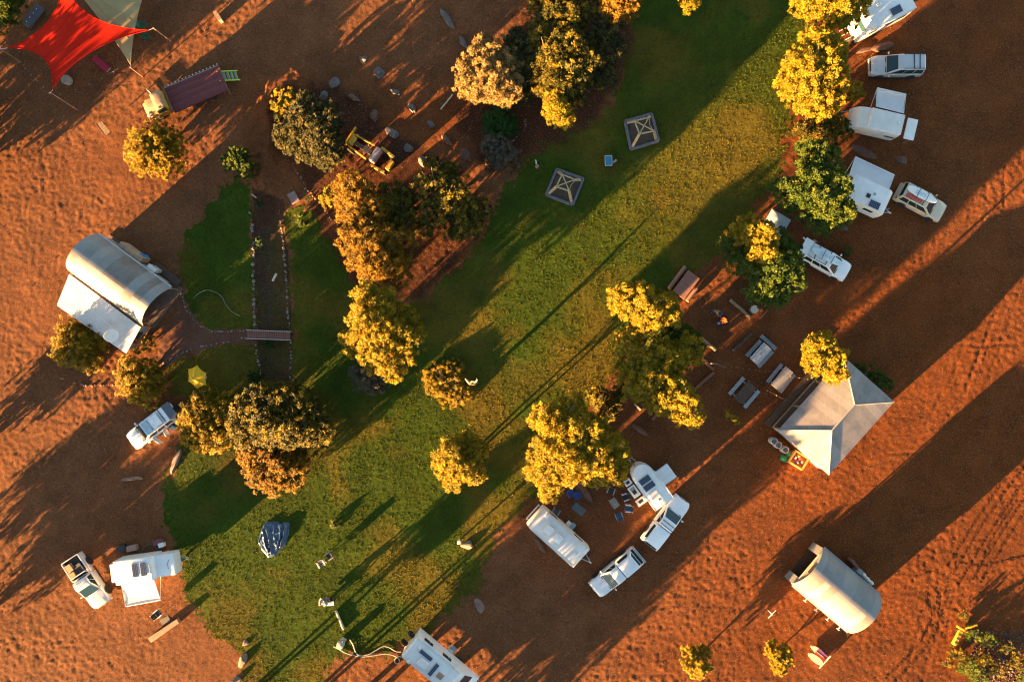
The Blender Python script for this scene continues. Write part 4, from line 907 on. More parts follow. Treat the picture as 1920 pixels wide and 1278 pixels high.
def rrect(x0, x1, hw, rad, z, n=4):
    pts = []
    for cx, cy, a0 in ((x1 - rad, hw - rad, 0), (x0 + rad, hw - rad, 90), (x0 + rad, -hw + rad, 180), (x1 - rad, -hw + rad, 270)):
        for k in range(n + 1):
            a = R(a0 + 90 * k / n)
            pts.append(Vector((cx + rad * math.cos(a), cy + rad * math.sin(a), z)))
    return pts
def car(name, label, px, py, head, pm, L=4.9, W=1.9, H=1.82, ute=False, rails=True, bars=(), cat='car', doors=True, trim=None):
    c = P(px, py, 1.0)
    t = thing(name, label, cat, (c.x, c.y, 0), head)
    w = W / 2
    belt = 1.08 if not ute else 1.10
    if ute: st = [(.50, .72, .78), (.487, .86, .90), (.45, .95, .98), (.38, 1, 1.04), (.2, 1, 1.10), (-.02, 1, 1.12), (-.10, 1, 1.12)]
    else: st = [(.50, .72, .74), (.487, .86, .86), (.45, .95, .94), (.38, 1, 1.00), (.22, 1, 1.07), (-.2, 1, 1.10), (-.44, .985, 1.10), (-.485, .94, 1.05), (-.5, .88, .95)]
    def ring(x, f, zt):
        h = []
        for y, z in ((0, .30), (.9, .30), (1, .46), (1.0, zt - .30), (.975, zt - .10), (.90, zt - .015), (.5, zt + .03), (0, zt + .04)): h.append((y * f * w, z))
        return [Vector((x * L, y, z)) for y, z in h] + [Vector((x * L, -y, z)) for y, z in h[-2:0:-1]]
    MB().loft([ring(*q) for q in st]).build('body', pm, t, True)
    # cabin
    xfb, xrb = (.25 * L, -.49 * L) if not ute else (.25 * L, -.115 * L)
    xft, xrt = (.035 * L, -.455 * L) if not ute else (.055 * L, -.085 * L)
    hb, ht = w * .93, w * .76
    rings = [rrect(xrb, xfb, hb, .14, belt - .12)]
    for s in (0.0, .5, .9): rings.append(rrect(xrb + (xrt - xrb) * s, xfb + (xft - xfb) * s, hb + (ht - hb) * s, .14, belt - .03 + (H - belt) * s))
    rings.append(rrect(xrt + .03, xft - .05, ht - .02, .16, H - .03)); rings.append(rrect(xrt + .16, xft - .2, ht - .14, .2, H)); rings.append(rrect(xrt + .5, xft - .45, ht - .4, .15, H + .02))
    MB().loft(rings).build('cabin', pm, t, True)
    def cp(x_s, side, s):        # point on the cabin side at height fraction s
        return Vector((x_s, side * (hb + (ht - hb) * s + .004), belt - .03 + (H - belt) * s))
    def xf(s): return xfb + (xft - xfb) * s
    def xr(s): return xrb + (xrt - xrb) * s
    lo, hi = .10, .86
    g = MB().quad((xf(lo) + .004, hb * .9, cp(0, 1, lo).z), (xf(lo) + .004, -hb * .9, cp(0, 1, lo).z), (xf(hi) + .004, -ht * .88, cp(0, 1, hi).z), (xf(hi) + .004, ht * .88, cp(0, 1, hi).z), -.012)
    g.build('windscreen', GLASS, t)
    MB().quad((xr(.35) - .004, -hb * .82, cp(0, 1, .35).z), (xr(.35) - .004, hb * .82, cp(0, 1, .35).z), (xr(hi) - .004, ht * .84, cp(0, 1, hi).z), (xr(hi) - .004, -ht * .84, cp(0, 1, hi).z), -.012).build('rear_window', GLASS, t)
    segs = ((.02, .36), (.38, .66), (.69, .97)) if not ute else ((.03, .50), (.54, .95))
    for sd in (-1, 1):
        for a, b in segs:
            def X(q, s): return (xf(s) - .2) + ((xr(s) + .1) - (xf(s) - .2)) * q
            pts = [cp(X(a, .12), sd, .12), cp(X(b, .12), sd, .12), cp(X(b, .84), sd, .84), cp(X(a, .84), sd, .84)]
            MB().quad(*pts, t=.010 * (1 if sd < 0 else -1)).build('side_window', GLASS, t)
        wx = (.315 * L, -.30 * L)
        for x in wx:
            wheel(t, (x, sd * (w - .10), .38))
            MB().lathe([(.36, -.015), (.47, -.02), (.47, .02), (.36, .015)], 20, (x, sd * (w + .002), .42), 'Y').build('wheel_arch', BLACKP if trim is None else trim, t, True)
        mo = MB().box((xfb - .32, sd * (w + .13), 1.12), (.12, .22, .18)).build('mirror', pm, t, True, .03)
        MB().box((.462 * L, sd * w * .70, .84), (.20, w * .34, .13), rz=-sd * 18).build('headlight', LAMP, t, True, .03)
        MB().box((-.488 * L, sd * w * .80, .95), (.10, w * .22, .26)).build('tail_light', TAIL, t, True, .02)
        MB().bar((.2 * L, sd * (w + .03), .36), (-.18 * L, sd * (w + .03), .36), .12, .05).build('side_step', BLACKP, t)
        if rails and not ute: MB().path([(xft - .35, sd * ht * .92, H - .02), (xft - .45, sd * ht * .92, H + .05), (xrt + .2, sd * ht * .92, H + .05), (xrt + .1, sd * ht * .92, H - .02)], .022, 6).build('roof_rail', BLACKP, t)
    MB().box((.497 * L, 0, .74), (.06, w * 1.0, .22)).build('grille', BLACKP, t, True, .02)
    MB().box((.485 * L, 0, .46), (.22, w * 1.78, .24)).build('front_bumper', pm if trim is None else trim, t, True, .05)
    MB().box((-.492 * L, 0, .50), (.16, w * 1.8, .22)).build('rear_bumper', BLACKP if ute else pm, t, True, .04)
    MB().box((.515 * L, 0, .52), (.015, .36, .11)).build('number_plate', OFFWHITE, t)
    # bonnet: a shut line and a raised panel
    MB().grid(lambda u, v: Vector((.25 * L + .19 * L * u, (v - .5) * 2 * w * (.80 - .10 * u), 1.095 - .03 * (not ute) - .12 * u * u + .012 - .05 * abs(v - .5) ** 2 * 4 * .5)), 8, 8).build('bonnet', pm, t, True)
    MB().bar((.232 * L + .06, -w * .75, belt + .0), (.232 * L + .06, w * .75, belt + .0), .09, .03).build('wiper_cowl', BLACKP, t)
    for x in bars: MB().bar((x * L, -ht * .98, H + .06), (x * L, ht * .98, H + .06), .06, .03).build('roof_bar', BLACKP, t)
    t['_dims'] = [L, w, H, ht, belt]
    return t
def board(name, label, t, x, y, z, L, W, m, rz=0.0, cat='paddleboard'):
    """a paddleboard lying on a roof: a thing of its own, placed in the car's frame"""
    a = t.rotation_euler[2]
    o = thing(name, label, cat, Vector(t.location) + Vector((x * math.cos(a) - y * math.sin(a), x * math.sin(a) + y * math.cos(a), z)), math.degrees(a) + rz)
    rings = []
    for zz, k in ((0, .93), (.04, 1.0), (.10, 1.0), (.12, .9)):
        r = []
        for i in range(28):
            an = 2 * math.pi * i / 28
            cx, sy = math.cos(an), math.sin(an)
            px_ = L / 2 * math.copysign(abs(cx) ** .85, cx); py_ = W / 2 * math.copysign(abs(sy) ** .75, sy) * (1 - .12 * (cx > 0) * cx)
            r.append(Vector((px_ * (1 - .02 * (1 - k)), py_ * k, zz + .05 * max(0, cx) ** 4)))
        rings.append(r)
    MB().loft(rings).build('hull', m, o, True)
    MB().box((-L * .05, 0, .125), (L * .35, W * .55, .012)).build('deck_pad', mat('pad_foam', (0.52, 0.58, 0.62), .8), o, True, .004)
    for s in (-.12, .18): MB().bar((s * L, -W * .62, .14), (s * L, W * .62, .14), .045, .02).build('tie_strap', BLACKP, o)
    MB().box((-L * .42, 0, -.06), (.16, .02, .12)).build('fin', BLACKP, o)
    return o
WHP, SIL = paint('white', (0.78, 0.78, 0.775)), paint('silver', (0.46, 0.47, 0.47), 0.25)
GOLDP = paint('beige', (0.55, 0.46, 0.34), 0.15)
t = car('parked_wagon', 'silver station wagon with two black roof bars parked at upper right', 1683, 122, 180, SIL, L=4.85, bars=(-.22, -.33))
t = car('parked_wagon', 'beige wagon carrying a white paddleboard beside the white caravan', 1729, 378, -28, GOLDP, L=4.75, bars=(-.05, -.3))
board('paddleboard', 'white paddleboard strapped on the roof of the beige wagon', t, -.75, .12, 1.92, 3.0, .78, WHITE, 0)
MB().box((-1.2, -.45, 1.92), (1.6, .28, .14), rz=2).build('roof_bag', mat('red_bag', (.40, .06, .05), .7), t, True, .04)
t = car('parked_wagon', 'white wagon with open tailgate and surfboards beside the dark green tree', 1550, 489, -29, WHP, L=4.8, bars=(-.05, -.3))
board('paddleboard', 'pale blue paddleboard on the roof of the open white wagon', t, -.5, .05, 1.92, 3.2, .75, mat('pale_blue_board', (.58, .70, .72), .4), 0)
a = t.rotation_euler[2]
tg = MB().quad((-2.15, -.72, 1.80), (-2.15, .72, 1.80), (-3.0, .70, 1.95), (-3.0, -.70, 1.95), .06); tg.build('tailgate', WHP, t, True, .015)
MB().box((-2.3, .5, 1.1), (.4, .35, .5)).build('storage_crate', mat('grey_crate', (.3, .33, .36), .7), t, True, .03)
WAGON_C = t
def tray(t, L, w, m, x0, x1, z0, h, load=None):
    MB().box(((x0 + x1) / 2, 0, z0 - .30), (x1 - x0 + .02, 2 * w * .99, .50)).build('tub', m, t, True, .06)
    for sd in (-1, 1): MB().box(((x0 + x1) / 2, sd * (w - .06), z0 + h / 2 - .06), (x1 - x0 - .12, .11, h)).build('tub_side', m, t, True, .03)
    MB().box((x0 + .04, 0, z0 + h / 2 - .06), (.08, 2 * w - .1, h)).build('tailgate', m, t, True, .02)
    MB().box((x1 - .03, 0, z0 + h / 2), (.06, 2 * w - .24, h)).build('headboard', m, t, True, .02)
    MB().box(((x0 + x1) / 2, 0, z0 - .04), (x1 - x0 - .12, 2 * w - .22, .04)).build('tub_floor', BLACKP, t)
def canopy(t, L, w, m, x0, x1, z0, z1, tail_open=False):
    r = [rrect(x0, x1, w * .97, .1, z0 - .02), rrect(x0 + .02, x1, w * .95, .1, z0 + .12), rrect(x0 + .26, x1 - .02, w * .78, .12, z1 - .04), rrect(x0 + .36, x1 - .1, w * .70, .12, z1), rrect(x0 + .9, x1 - .6, w * .3, .1, z1 + .02)]
    c_ = MB().loft(r).build('canopy', m, t, True)
    zz = lambda s: z0 + .1 + (z1 - z0 - .1) * s
    yy = lambda s: w * (.955 - .175 * s) + .006
    for sd in (-1, 1):
        MB().quad((x0 + .4, sd * yy(.15), zz(.15)), (x1 - .2, sd * yy(.15), zz(.15)), (x1 - .25, sd * yy(.8), zz(.8)), (x0 + .55, sd * yy(.8), zz(.8)), .012 * (-sd)).build('canopy_window', GLASS, t)
    MB().quad((x0 + .05, -w * .75, zz(.12)), (x0 + .05, w * .75, zz(.12)), (x0 + .225, w * .62, zz(.85)), (x0 + .225, -w * .62, zz(.85)), -.015).build('canopy_rear_window', GLASS, t)
# dual cab utilities
t = car('dual_cab_ute', 'white dual cab utility with canopy parked beside the round-nosed camper', 1249, 979, 52, WHP, L=5.35, ute=True, H=1.80, bars=(.02, -.05), cat='ute')
L_, w_ = 5.35, .95
tray(t, L_, w_, WHP, -.5 * L_, -.11 * L_, 1.05, .12); canopy(t, L_, w_, WHP, -.5 * L_, -.098 * L_, 1.1, 1.78)
t = car('dual_cab_ute', 'silver-white dual cab utility with canopy facing the bottom edge', 1156, 1074, 220, paint('pale_silver', (.66, .67, .68), .1), L=5.35, ute=True, H=1.78, cat='ute')
pm = MATS['paint_pale_silver']
tray(t, L_, w_, pm, -.5 * L_, -.11 * L_, 1.05, .12); canopy(t, L_, w_, pm, -.44 * L_, -.098 * L_, 1.1, 1.76)
MB().bar((-.50 * L_ - .1, -w_ * .98, .95), (-.50 * L_ - .1, w_ * .98, .95), .06, .5).build('lowered_tailgate', pm, t, True, .01)
t = car('dual_cab_ute', 'silver utility with open tray of boxes beside the left awning camper', 162, 1090, -57, paint('grey_silver', (.50, .51, .53), .2), L=5.3, ute=True, H=1.80, cat='ute')
pm = MATS['paint_grey_silver']
tray(t, L_, w_, pm, -.5 * L_, -.11 * L_, 1.05, .32)
MB().bar((-.17 * L_, -w_ * .85, 1.5), (-.17 * L_, w_ * .85, 1.5), .07).bar((-.17 * L_, -w_ * .85, 1.5), (-.12 * L_, -w_ * .9, 1.1), .06).bar((-.17 * L_, w_ * .85, 1.5), (-.12 * L_, w_ * .9, 1.1), .06).build('sports_bar', ALU, t)
for k, (x, y, m, d) in enumerate(((-1.15, -.45, 'tan', (.6, .5, .4)), (-1.9, -.42, 'tan', (.7, .55, .35)), (-1.4, .35, 'dark', (.9, .7, .3)))):
    MB().box((x, y, 1.05 + d[2] / 2), d, rz=3 * k).build('load_box', mat('cardboard', (.34, .21, .11), .8) if m == 'tan' else BLACKP, t, True, .02)
for k in range(4): MB().bar((.02 * L_ - .12 * L_ * 0 + .02, -.36 + .2 * k, 1.815), (-.06 * L_, -.36 + .2 * k, 1.815), .05, .02).build('roof_rib', pm, t)
# white tourer with roof rack beside the golden bush
t = car('parked_wagon', 'white four wheel drive with loaded roof rack and open door at left', 283, 800, 217, WHP, L=5.0, H=1.95, rails=False, bars=(.06, -.07, -.24, -.38))
MB().box((-.15 * 5.0, 0, 2.04), (2.0, 1.35, .03)).build('rack_tray', ALU, t)
for k in range(5): MB().bar((-1.55 + .42 * k, -.68, 2.06), (-1.55 + .42 * k, .68, 2.06), .05, .04).build('rack_slat', ALU, t)
MB().box((-1.2, .05, 2.13), (.9, 1.1, .12)).build('rack_swag', mat('pale_canvas', (.62, .66, .68), .8), t, True, .04)
MB().box((-.25, .05, 2.10), (.55, 1.1, .06)).build('rack_solar_panel', mat('pale_panel', (.30, .40, .48), .25), t)
MB().quad((-2.3, -.75, 1.85), (-2.3, .75, 1.85), (-3.15, .72, 1.98), (-3.15, -.72, 1.98), .05).build('tailgate', mat('tailgate_glass', (.02, .03, .05), .08, spec=.9), t)
# the open driver's side door on the sun side
sd = 1
MB().box((.35, sd * 1.35, .85), (.07, .95, .85), rz=18).build('open_door', WHP, t, True, .02)
MB().box((-.75, sd * 1.3, .85), (.07, .7, .85), rz=-8).build('open_door', WHP, t, True, .02)
MB().box((-2.9, .3, .75), (.9, 1.1, .5)).build('rear_drawer', BLACKP, t, True, .03)

# --- the old flatbed truck
YEL = mat('rusty_yellow_paint', (.44, .27, .014), .55, .05, .3, 2.2, col2=(.28, .14, .03))
PALE_RUST = mat('rusted_pale_paint', (.36, .24, .14), .6, .05, .3, 1.6, col2=(.22, .10, .05))
c = P(345, 178, 1.0)
t = thing('flatbed_truck', 'old rusty yellow truck with long maroon flatbed below the red sail', 'truck', (c.x, c.y, 0), 203)
MB().loft([[Vector((x, y * f, z)) for y, z in ((-.8, .5), (-.85, .8), (-.75, zt - .15), (-.4, zt), (.4, zt), (.75, zt - .15), (.85, .8), (.8, .5))] for x, f, zt in ((2.75, 1.0, 1.55), (3.2, 1.0, 1.50), (3.6, .92, 1.42), (3.8, .75, 1.3), (3.86, .55, 1.15))]).build('bonnet', PALE_RUST, t, True)
MB().loft([rrect(1.55, 2.85, .92, .15, .6), rrect(1.55, 2.85, .94, .15, 1.45), rrect(1.60, 2.62, .82, .2, 2.02), rrect(1.70, 2.5, .70, .2, 2.16), rrect(1.9, 2.3, .4, .1, 2.19)]).build('cab', YEL, t, True)
MB().loft([rrect(1.58, 2.64, .83, .2, 2.03), rrect(1.66, 2.54, .72, .2, 2.165), rrect(1.9, 2.3, .4, .1, 2.205)]).build('cab_roof', PALE_RUST, t, True)
MB().quad((2.86, .74, 1.5), (2.86, -.74, 1.5), (2.66, -.66, 1.98), (2.66, .66, 1.98), -.014).build('windscreen', GLASS, t)
for s in (-1, 1):
    MB().quad((1.75, s * .94, 1.5), (2.65, s * .94, 1.5), (2.5, s * .835, 1.95), (1.75, s * .835, 1.95), -.014 * s).build('door_window', GLASS, t)
    MB().box((2.2, s * .955, 1.02), (.95, .03, .8)).build('door', YEL, t, True, .01)
    MB().loft([[Vector((x, s * (.62 + y), z)) for y, z in ((0, .55), (.38, .55), (.42, .8), (.3, zt), (0, zt))] for x, zt in ((2.65, .7), (2.85, 1.0), (3.2, 1.08), (3.55, 1.0), (3.72, .7))]).build('mudguard', YEL, t, True)
    wheel(t, (3.2, s * .84, .42), .42, .24); wheel(t, (-2.3, s * .84, .42), .42, .30)
    MB().lathe([(.03, 0), (.15, .02), (.17, .1), (.1, .16)], 14, (3.72, s * .55, 1.0)).build('headlight', LAMP, t, True)
    MB().path([(2.6, s * .95, 1.5), (2.75, s * 1.35, 1.65)], .015, 5).box((2.75, s * 1.4, 1.65), (.04, .18, .24)).build('mirror', STEEL, t)
MB().box((3.95, 0, .62), (.1, 1.75, .16)).build('bumper', PALE_RUST, t, True, .02)
MB().box((0, 0, .75), (7.2, .8, .2)).build('chassis', BLACKP, t)
MAR = [mat('maroon_deck_%d' % k, c_, .75, 0, .12, 3) for k, c_ in enumerate(((.125, .026, .026), (.11, .023, .024), (.14, .034, .032)))]
for k in range(11):
    MB().box((-1.3, -1.2 + 2.4 * (k + .5) / 11, 1.13), (5.4, 2.4 / 11 - .012, .06)).build('deck_plank', MAR[k % 3], t)
for s in (-1, 1): MB().box((-1.3, s * 1.23, 1.08), (5.4, .05, .16)).build('side_rail', MAR[0] if s > 0 else GREYP, t)
for x in (1.42,): MB().box((x, 0, 1.6), (.08, 2.4, .08)).box((x, -1.15, 1.35), (.08, .08, .6)).box((x, 1.15, 1.35), (.08, .08, .6)).box((x, 0, 1.35), (.05, 2.3, .3)).build('headboard', TIMBER_RED, t)
MB().bar((-4.05, -1.3, 1.15), (-4.05, 1.75, 1.15), .07).build('tail_bar', TIMBER_RED, t)
bm_ = MB().lathe([(.01, -.06), (.055, -.03), (.055, .03), (.01, .06)], 8).mesh('edge_bulb', mat('bulb_glass', (0.8, .8, .6)), True)
side_sgn = 1 if local(t, 340, 140, 1).y > 0 else -1
for k in range(16): link_mesh('edge_bulb', bm_, t, (1.3 - 5.3 * k / 15, side_sgn * 1.36, 1.14))
# lime green steps at the truck tail
q = P(428, 143, 0.6)
s_ = thing('steps', 'lime green steps with grey treads at the tail of the flatbed truck', 'steps', (q.x, q.y, 0), 18)
LIME = mat('lime_paint', (.42, .55, .03), .5, 0, .1)
for s in (-1, 1): MB().bar((-.75, s * .45, 1.15), (.85, s * .45, .15), .08, .12).build('stringer', LIME, s_)
for k in range(5):
    z = 1.02 - .2 * k; MB().box((-.6 + .30 * k, 0, z), (.24, .82, .04)).build('tread', GREYP, s_); MB().box((-.49 + .30 * k, 0, z + .024), (.05, .82, .012)).build('tread_edge', LIME, s_)

# --- yellow grader half hidden in the garden
GY_ = mat('grader_yellow', (.56, .31, .015), .6, .05, .25, 2, col2=(.38, .18, .02))
c = P(691, 284, 1.0)
t = thing('road_grader', 'old yellow road grader parked among the shrubs in the upper garden', 'grader', (c.x, c.y, 0), 180 - 33)
for s in (-1, 1):
    MB().bar((2.2, s * .55, 1.2), (-.3, s * .75, 1.3), .14, .18).build('frame_beam', GY_, t, True, .02)
    MB().bar((-.8, s * .95, 1.0), (-2.3, s * .85, .9), .28, .16).build('rear_mudguard', GY_, t, True, .05)
    wheel(t, (1.6, s * .78, .42), .42, .24); wheel(t, (-1.0, s * .80, .46), .46, .26); wheel(t, (-2.0, s * .80, .46), .46, .26)
MB().box((1.7, 0, 1.28), (.5, .9, .35)).build('engine_cover', GY_, t, True, .05)
MB().box((.9, 0, 1.05), (1.1, .35, .4)).build('gearbox', mat('oily_iron', (.08, .05, .035), .7, .3), t, True, .05)
MB().bar((2.35, -1.3, .6), (2.35, 1.3, .6), .16, .4).build('front_blade', GY_, t, True, .02)
MB().bar((-.1, -1.35, .5), (.5, 1.35, .5), .1, .5).build('grading_blade', mat('red_iron', (.25, .06, .03), .6, .2), t)
MB().box((-.9, 0, 1.45), (.55, 1.45, .9)).build('hood_cover', mat('faded_hood', (.30, .22, .20), .6), t, True, .08)
MB().box((-2.35, 0, .85), (.4, 1.0, .5)).build('counterweight', GY_, t, True, .05)
MB().lathe([(.26, -.02), (.30, -.02), (.30, .02), (.26, .02)], 18, (.05, 0, 1.75)).build('steering_wheel', BLACKP, t)
MB().tube((.3, 0, 1.2), (.05, 0, 1.75), .03).build('steering_column', BLACKP, t)
MB().box((-.3, 0, 1.35), (.45, .5, .1)).box((-.52, 0, 1.6), (.08, .5, .5)).build('seat', BLACKP, t, True, .03)
for y in (-.4, .4): MB().tube((.15, y, 1.1), (.1, y * 1.1, 1.9), .02).build('lever', ALU, t)

# ------------------------------------------------------------------ caravans and campers
CELL = bpy.data.materials.new('solar_cells'); CELL.use_nodes = True
_b = CELL.node_tree.nodes['Principled BSDF']; _b.inputs['Roughness'].default_value = 0.15; _b.inputs['Specular IOR Level'].default_value = 0.7
_br = CELL.node_tree.nodes.new('ShaderNodeTexBrick'); _br.offset = 0.0; _br.inputs['Scale'].default_value = 1.0
_br.inputs['Color1'].default_value = (.012, .02, .05, 1); _br.inputs['Color2'].default_value = (.015, .025, .06, 1); _br.inputs['Mortar'].default_value = (.10, .12, .15, 1)
_br.inputs['Brick Width'].default_value = .16; _br.inputs['Row Height'].default_value = .16; _br.inputs['Mortar Size'].default_value = .012
_tc = CELL.node_tree.nodes.new('ShaderNodeTexCoord'); CELL.node_tree.links.new(_tc.outputs['Object'], _br.inputs['Vector']); CELL.node_tree.links.new(_br.outputs[0], _b.inputs['Base Color'])
CANVAS = mat('awning_canvas', (.66, .67, .68), .75, 0, .05, 1.0, trans=.2)
def solar(t, c, L, W, rz=0.0):
    o = MB().box((0, 0, 0), (L, W, .04)).build('solar_panel', ALU, t, loc=c, rz=rz)
    MB().box((0, 0, .024), (L - .07, W - .07, .012)).build('cells', CELL, o)
    return o
def hatch(t, c, L, W, h=.14, m=None, rz=0.0):
    o = MB().box((0, 0, h / 2), (L, W, h), top=(.88, .88)).build('roof_hatch', m or WHITE, t, True, .03, loc=c, rz=rz)
    MB().box((0, 0, .015), (L + .08, W + .08, .03)).build('flange', OFFWHITE, o)
    return o
def drawbar(t, x, w, L=1.25, bottles=2, ybot=(.28, -.28)):
    for s in (-1, 1): MB().bar((x, s * w, .55), (x + L, s * .04, .55), .09, .1).build('drawbar', GREYP, t)
    MB().box((x + L + .1, 0, .58), (.3, .12, .14)).build('coupling', STEEL, t, True, .03)
    j = MB().tube((x + L * .8, .22, .12), (x + L * .8, .22, .85), .03).build('jockey_stand', ALU, t)
    MB().lathe([(.02, -.04), (.11, -.04), (.11, .04), (.02, .04)], 12, (x + L * .8, .22, .11), 'Y').build('jockey_wheel', TYRE, j)
    for k in range(bottles):
        MB().lathe([(.02, .5), (.16, .52), (.16, .95), (.10, 1.05), (.04, 1.06), (.04, 1.15)], 14, (x + .28, ybot[k], 0)).build('gas_bottle', [WHITE, mat('yellow_bottle', (.5, .36, .05), .5)][k % 2], t, True)
def skirt(t, L, W, x=0.0, h=.45):
    MB().box((x, 0, h + .05), (L * .96, W * .9, .14)).build('chassis', BLACKP, t)
def side_windows(t, W, z, xs_, w=.9, h=.45, sides=(-1, 1)):
    for s in sides:
        for x in xs_:
            o = MB().box((x, s * (W / 2 + .012), z), (w, .03, h)).build('window', GLASS, t, True, .01)
            MB().box((x, s * (W / 2 + .006), z), (w + .1, .022, h + .1)).build('window_frame', BLACKP, o)
def awning(t, a, b, c, d, m, sag=.1, poles=True, n=12):
    """canvas a-b on the van side, d-c outer edge, all in local space"""
    a, b, c, d = map(Vector, (a, b, c, d))
    def f(u, v):
        p = a.lerp(b, u).lerp(d.lerp(c, u), v)
        p.z -= sag * 4 * u * (1 - u) * v * .5 + sag * math.sin(math.pi * v)
        return p
    o = MB().grid(f, n, n).build('awning', m, t, True)
    MB().path([d, c], .04, 8).build('awning_roller', WHITE, t, True)
    if poles:
        for p, q in ((a, d), (b, c)):
            e = (q - p).normalized()
            MB().tube(p + Vector((0, 0, -.05)), q, .025, n=6).build('awning_arm', ALU, t)
            MB().tube(q, Vector((p.x * .98, p.y, .9)), .025, n=6).build('awning_strut', ALU, t)
    return o
def trailer_wheels(t, W, xs_, r=.37):
    for s in (-1, 1):
        for x in xs_: wheel(t, (x, s * (W / 2 - .12), r), r, .22)

# top caravan, cut by the top edge, partly under the gum
c = P(1648, 28, 1.5)
t = thing('caravan', 'white caravan with blue solar panel cut by the top edge', 'caravan', (c.x, c.y, 0), 27)
L_, W_, H_ = 5.2, 2.4, 2.75
MB().side([(-L_ / 2, .6), (-L_ / 2 - .05, 1.5), (-L_ / 2 + .45, 2.35), (-L_ / 2 + .9, H_), (L_ / 2 - .1, H_), (L_ / 2, H_ - .1), (L_ / 2, .6), (L_ / 2 - .5, .45), (-L_ / 2 + .6, .45)], -W_ / 2, W_ / 2).build('body', WHITE, t, True, .06, 2)
skirt(t, L_, W_); trailer_wheels(t, W_, (-.3, .45)); side_windows(t, W_, 1.7, (-1.4, .3, 1.6))
MB().side([(-L_ / 2 + .20, 1.9), (-L_ / 2 + .40, 2.25), (-L_ / 2 + .36, 2.28), (-L_ / 2 + .16, 1.93)], -.8, .8).build('front_window', GLASS, t)
solar(t, local(t, 1680, 20, H_) + Vector((0, 0, .05)), 1.1, .75)
hatch(t, local(t, 1625, 27, H_), .5, .5, .12, m=mat('smoked_hatch', (.35, .22, .14), .3)); hatch(t, local(t, 1648, 8, H_), .4, .4)
drawbar(t, L_ / 2, .55)
for y in (-.5, .0, .5): MB().bar((-L_ / 2 - .1, y, .55), (-L_ / 2 - .75, y, .5), .05).build('rear_rack_bar', ALU, t)
MB().lathe([(.05, -.1), (.34, -.1), (.36, 0), (.34, .1), (.05, .1)], 18, (-L_ / 2 - .35, -.75, .75), 'Y').build('spare_wheel', TYRE, t, True)
# slide-on style camper trailer with awning
c = P(1660, 225, 1.4)
t = thing('camper_trailer', 'white camper trailer with raised panelled roof and fold-out side box', 'camper', (c.x, c.y, 0), -13.2 + 180)
H_ = 2.35
p0, p1, p2, p3 = (local(t, a, b, H_) for a, b in ((1637, 198), (1701, 213), (1691, 256), (1626, 240)))
x0, x1 = min(p.x for p in (p0, p1, p2, p3)) + .1, max(p.x for p in (p0, p1, p2, p3)) - .1; y0, y1 = min(p.y for p in (p0, p1, p2, p3)) + .15, max(p.y for p in (p0, p1, p2, p3)) - .15
ym = (y0 + y1) / 2; W_ = y1 - y0
MB().side([(x0, .6), (x0, 2.05), (x1 + .3, 2.05), (x1 + .9, 1.85), (x1 + 1.35, 1.3), (x1 + 1.45, .75), (x1 + 1.1, .5), (x0 + .3, .5)], ym - W_ / 2 - .05, ym + W_ / 2 + .05).build('body', OFFWHITE, t, True, .06, 2)
MB().box(((x0 + x1) / 2, ym, 2.17), (x1 - x0, W_, .3)).build('pop_top', WHITE, t, True, .04)
xs_ = [x0 + (x1 - x0) * k for k in (0, .34, .62, 1)]
for a, b in zip(xs_[:-1], xs_[1:]): MB().box(((a + b) / 2, ym, 2.335), (b - a - .05, W_ - .1, .03)).build('roof_panel', OFFWHITE, t, True, .008)
hatch(t, local(t, 1686, 230, H_ + .02), .26, .2, .06)
s_near = -1 if local(t, 1650, 262, 1).y < ym else 1
for x in (x0 + .6,): MB().box((x, ym + s_near * (W_ / 2 + .06), 1.35), (.9, .03, .22)).build('side_vent', BLACKP, t)
trailer_wheels(t, W_ + .1, ((x0 + x1) / 2,)); 
q = local(t, 1708, 242, 1.6)
MB().box((q.x, q.y, 1.55), (.95, 1.95, .16)).build('fold_out_bed', WHITE, t, True, .03)
for dy in (-.8, .8): MB().tube((q.x - .35, q.y + dy, 0), (q.x - .35, q.y + dy, 1.5), .025).build('bed_leg', ALU, t)
aw = [local(t, a, b, z) for a, b, z in ((1643, 200, 2.2), (1695, 213, 2.2), (1699, 177, 2.35), (1645, 165, 2.35))]
awning(t, *aw, CANVAS, .14)
MB().path([aw[3].lerp(aw[0], .12 + .04 * math.sin(k)) .lerp(aw[2].lerp(aw[1], .12 + .05 * math.sin(k * 1.3)), k / 10) + Vector((0, 0, .03)) for k in range(11)], .035, 6).build('awning_rope', WHITE, t, True)
drawbar(t, x1 + 1.35, .4, 1.0, 0)
MB().lathe([(.05, -.1), (.34, -.1), (.36, 0), (.34, .1), (.05, .1)], 18, (x1 + 1.65, ym + .3, .95), 'Y').build('spare_wheel', TYRE, t, True)
# white caravan under the dark green tree
c = P(1617, 367, 1.5)
t = thing('caravan', 'white caravan with wide awning under the dark green tree', 'caravan', (c.x, c.y, 0), -24.6)
L_, W_, H_ = 4.3, 2.25, 2.6
MB().side([(-L_ / 2, .7), (-L_ / 2, 2.1), (-L_ / 2 + .3, H_ - .05), (-L_ / 2 + .7, H_), (L_ / 2 - .35, H_), (L_ / 2, H_ - .35), (L_ / 2 + .1, 1.3), (L_ / 2, .5), (-L_ / 2 + .6, .5)], -W_ / 2, W_ / 2).build('body', WHITE, t, True, .06, 2)
skirt(t, L_, W_); trailer_wheels(t, W_, (-.3,)); side_windows(t, W_, 1.75, (-.9, .9), .8, .35)
solar(t, local(t, 1639, 384, H_) + Vector((0, 0, .05)), 1.05, .7)
hatch(t, local(t, 1628, 367, H_), .4, .4, .12, BLACKP); hatch(t, local(t, 1640, 364, H_), .2, .2, .08, GREYP)
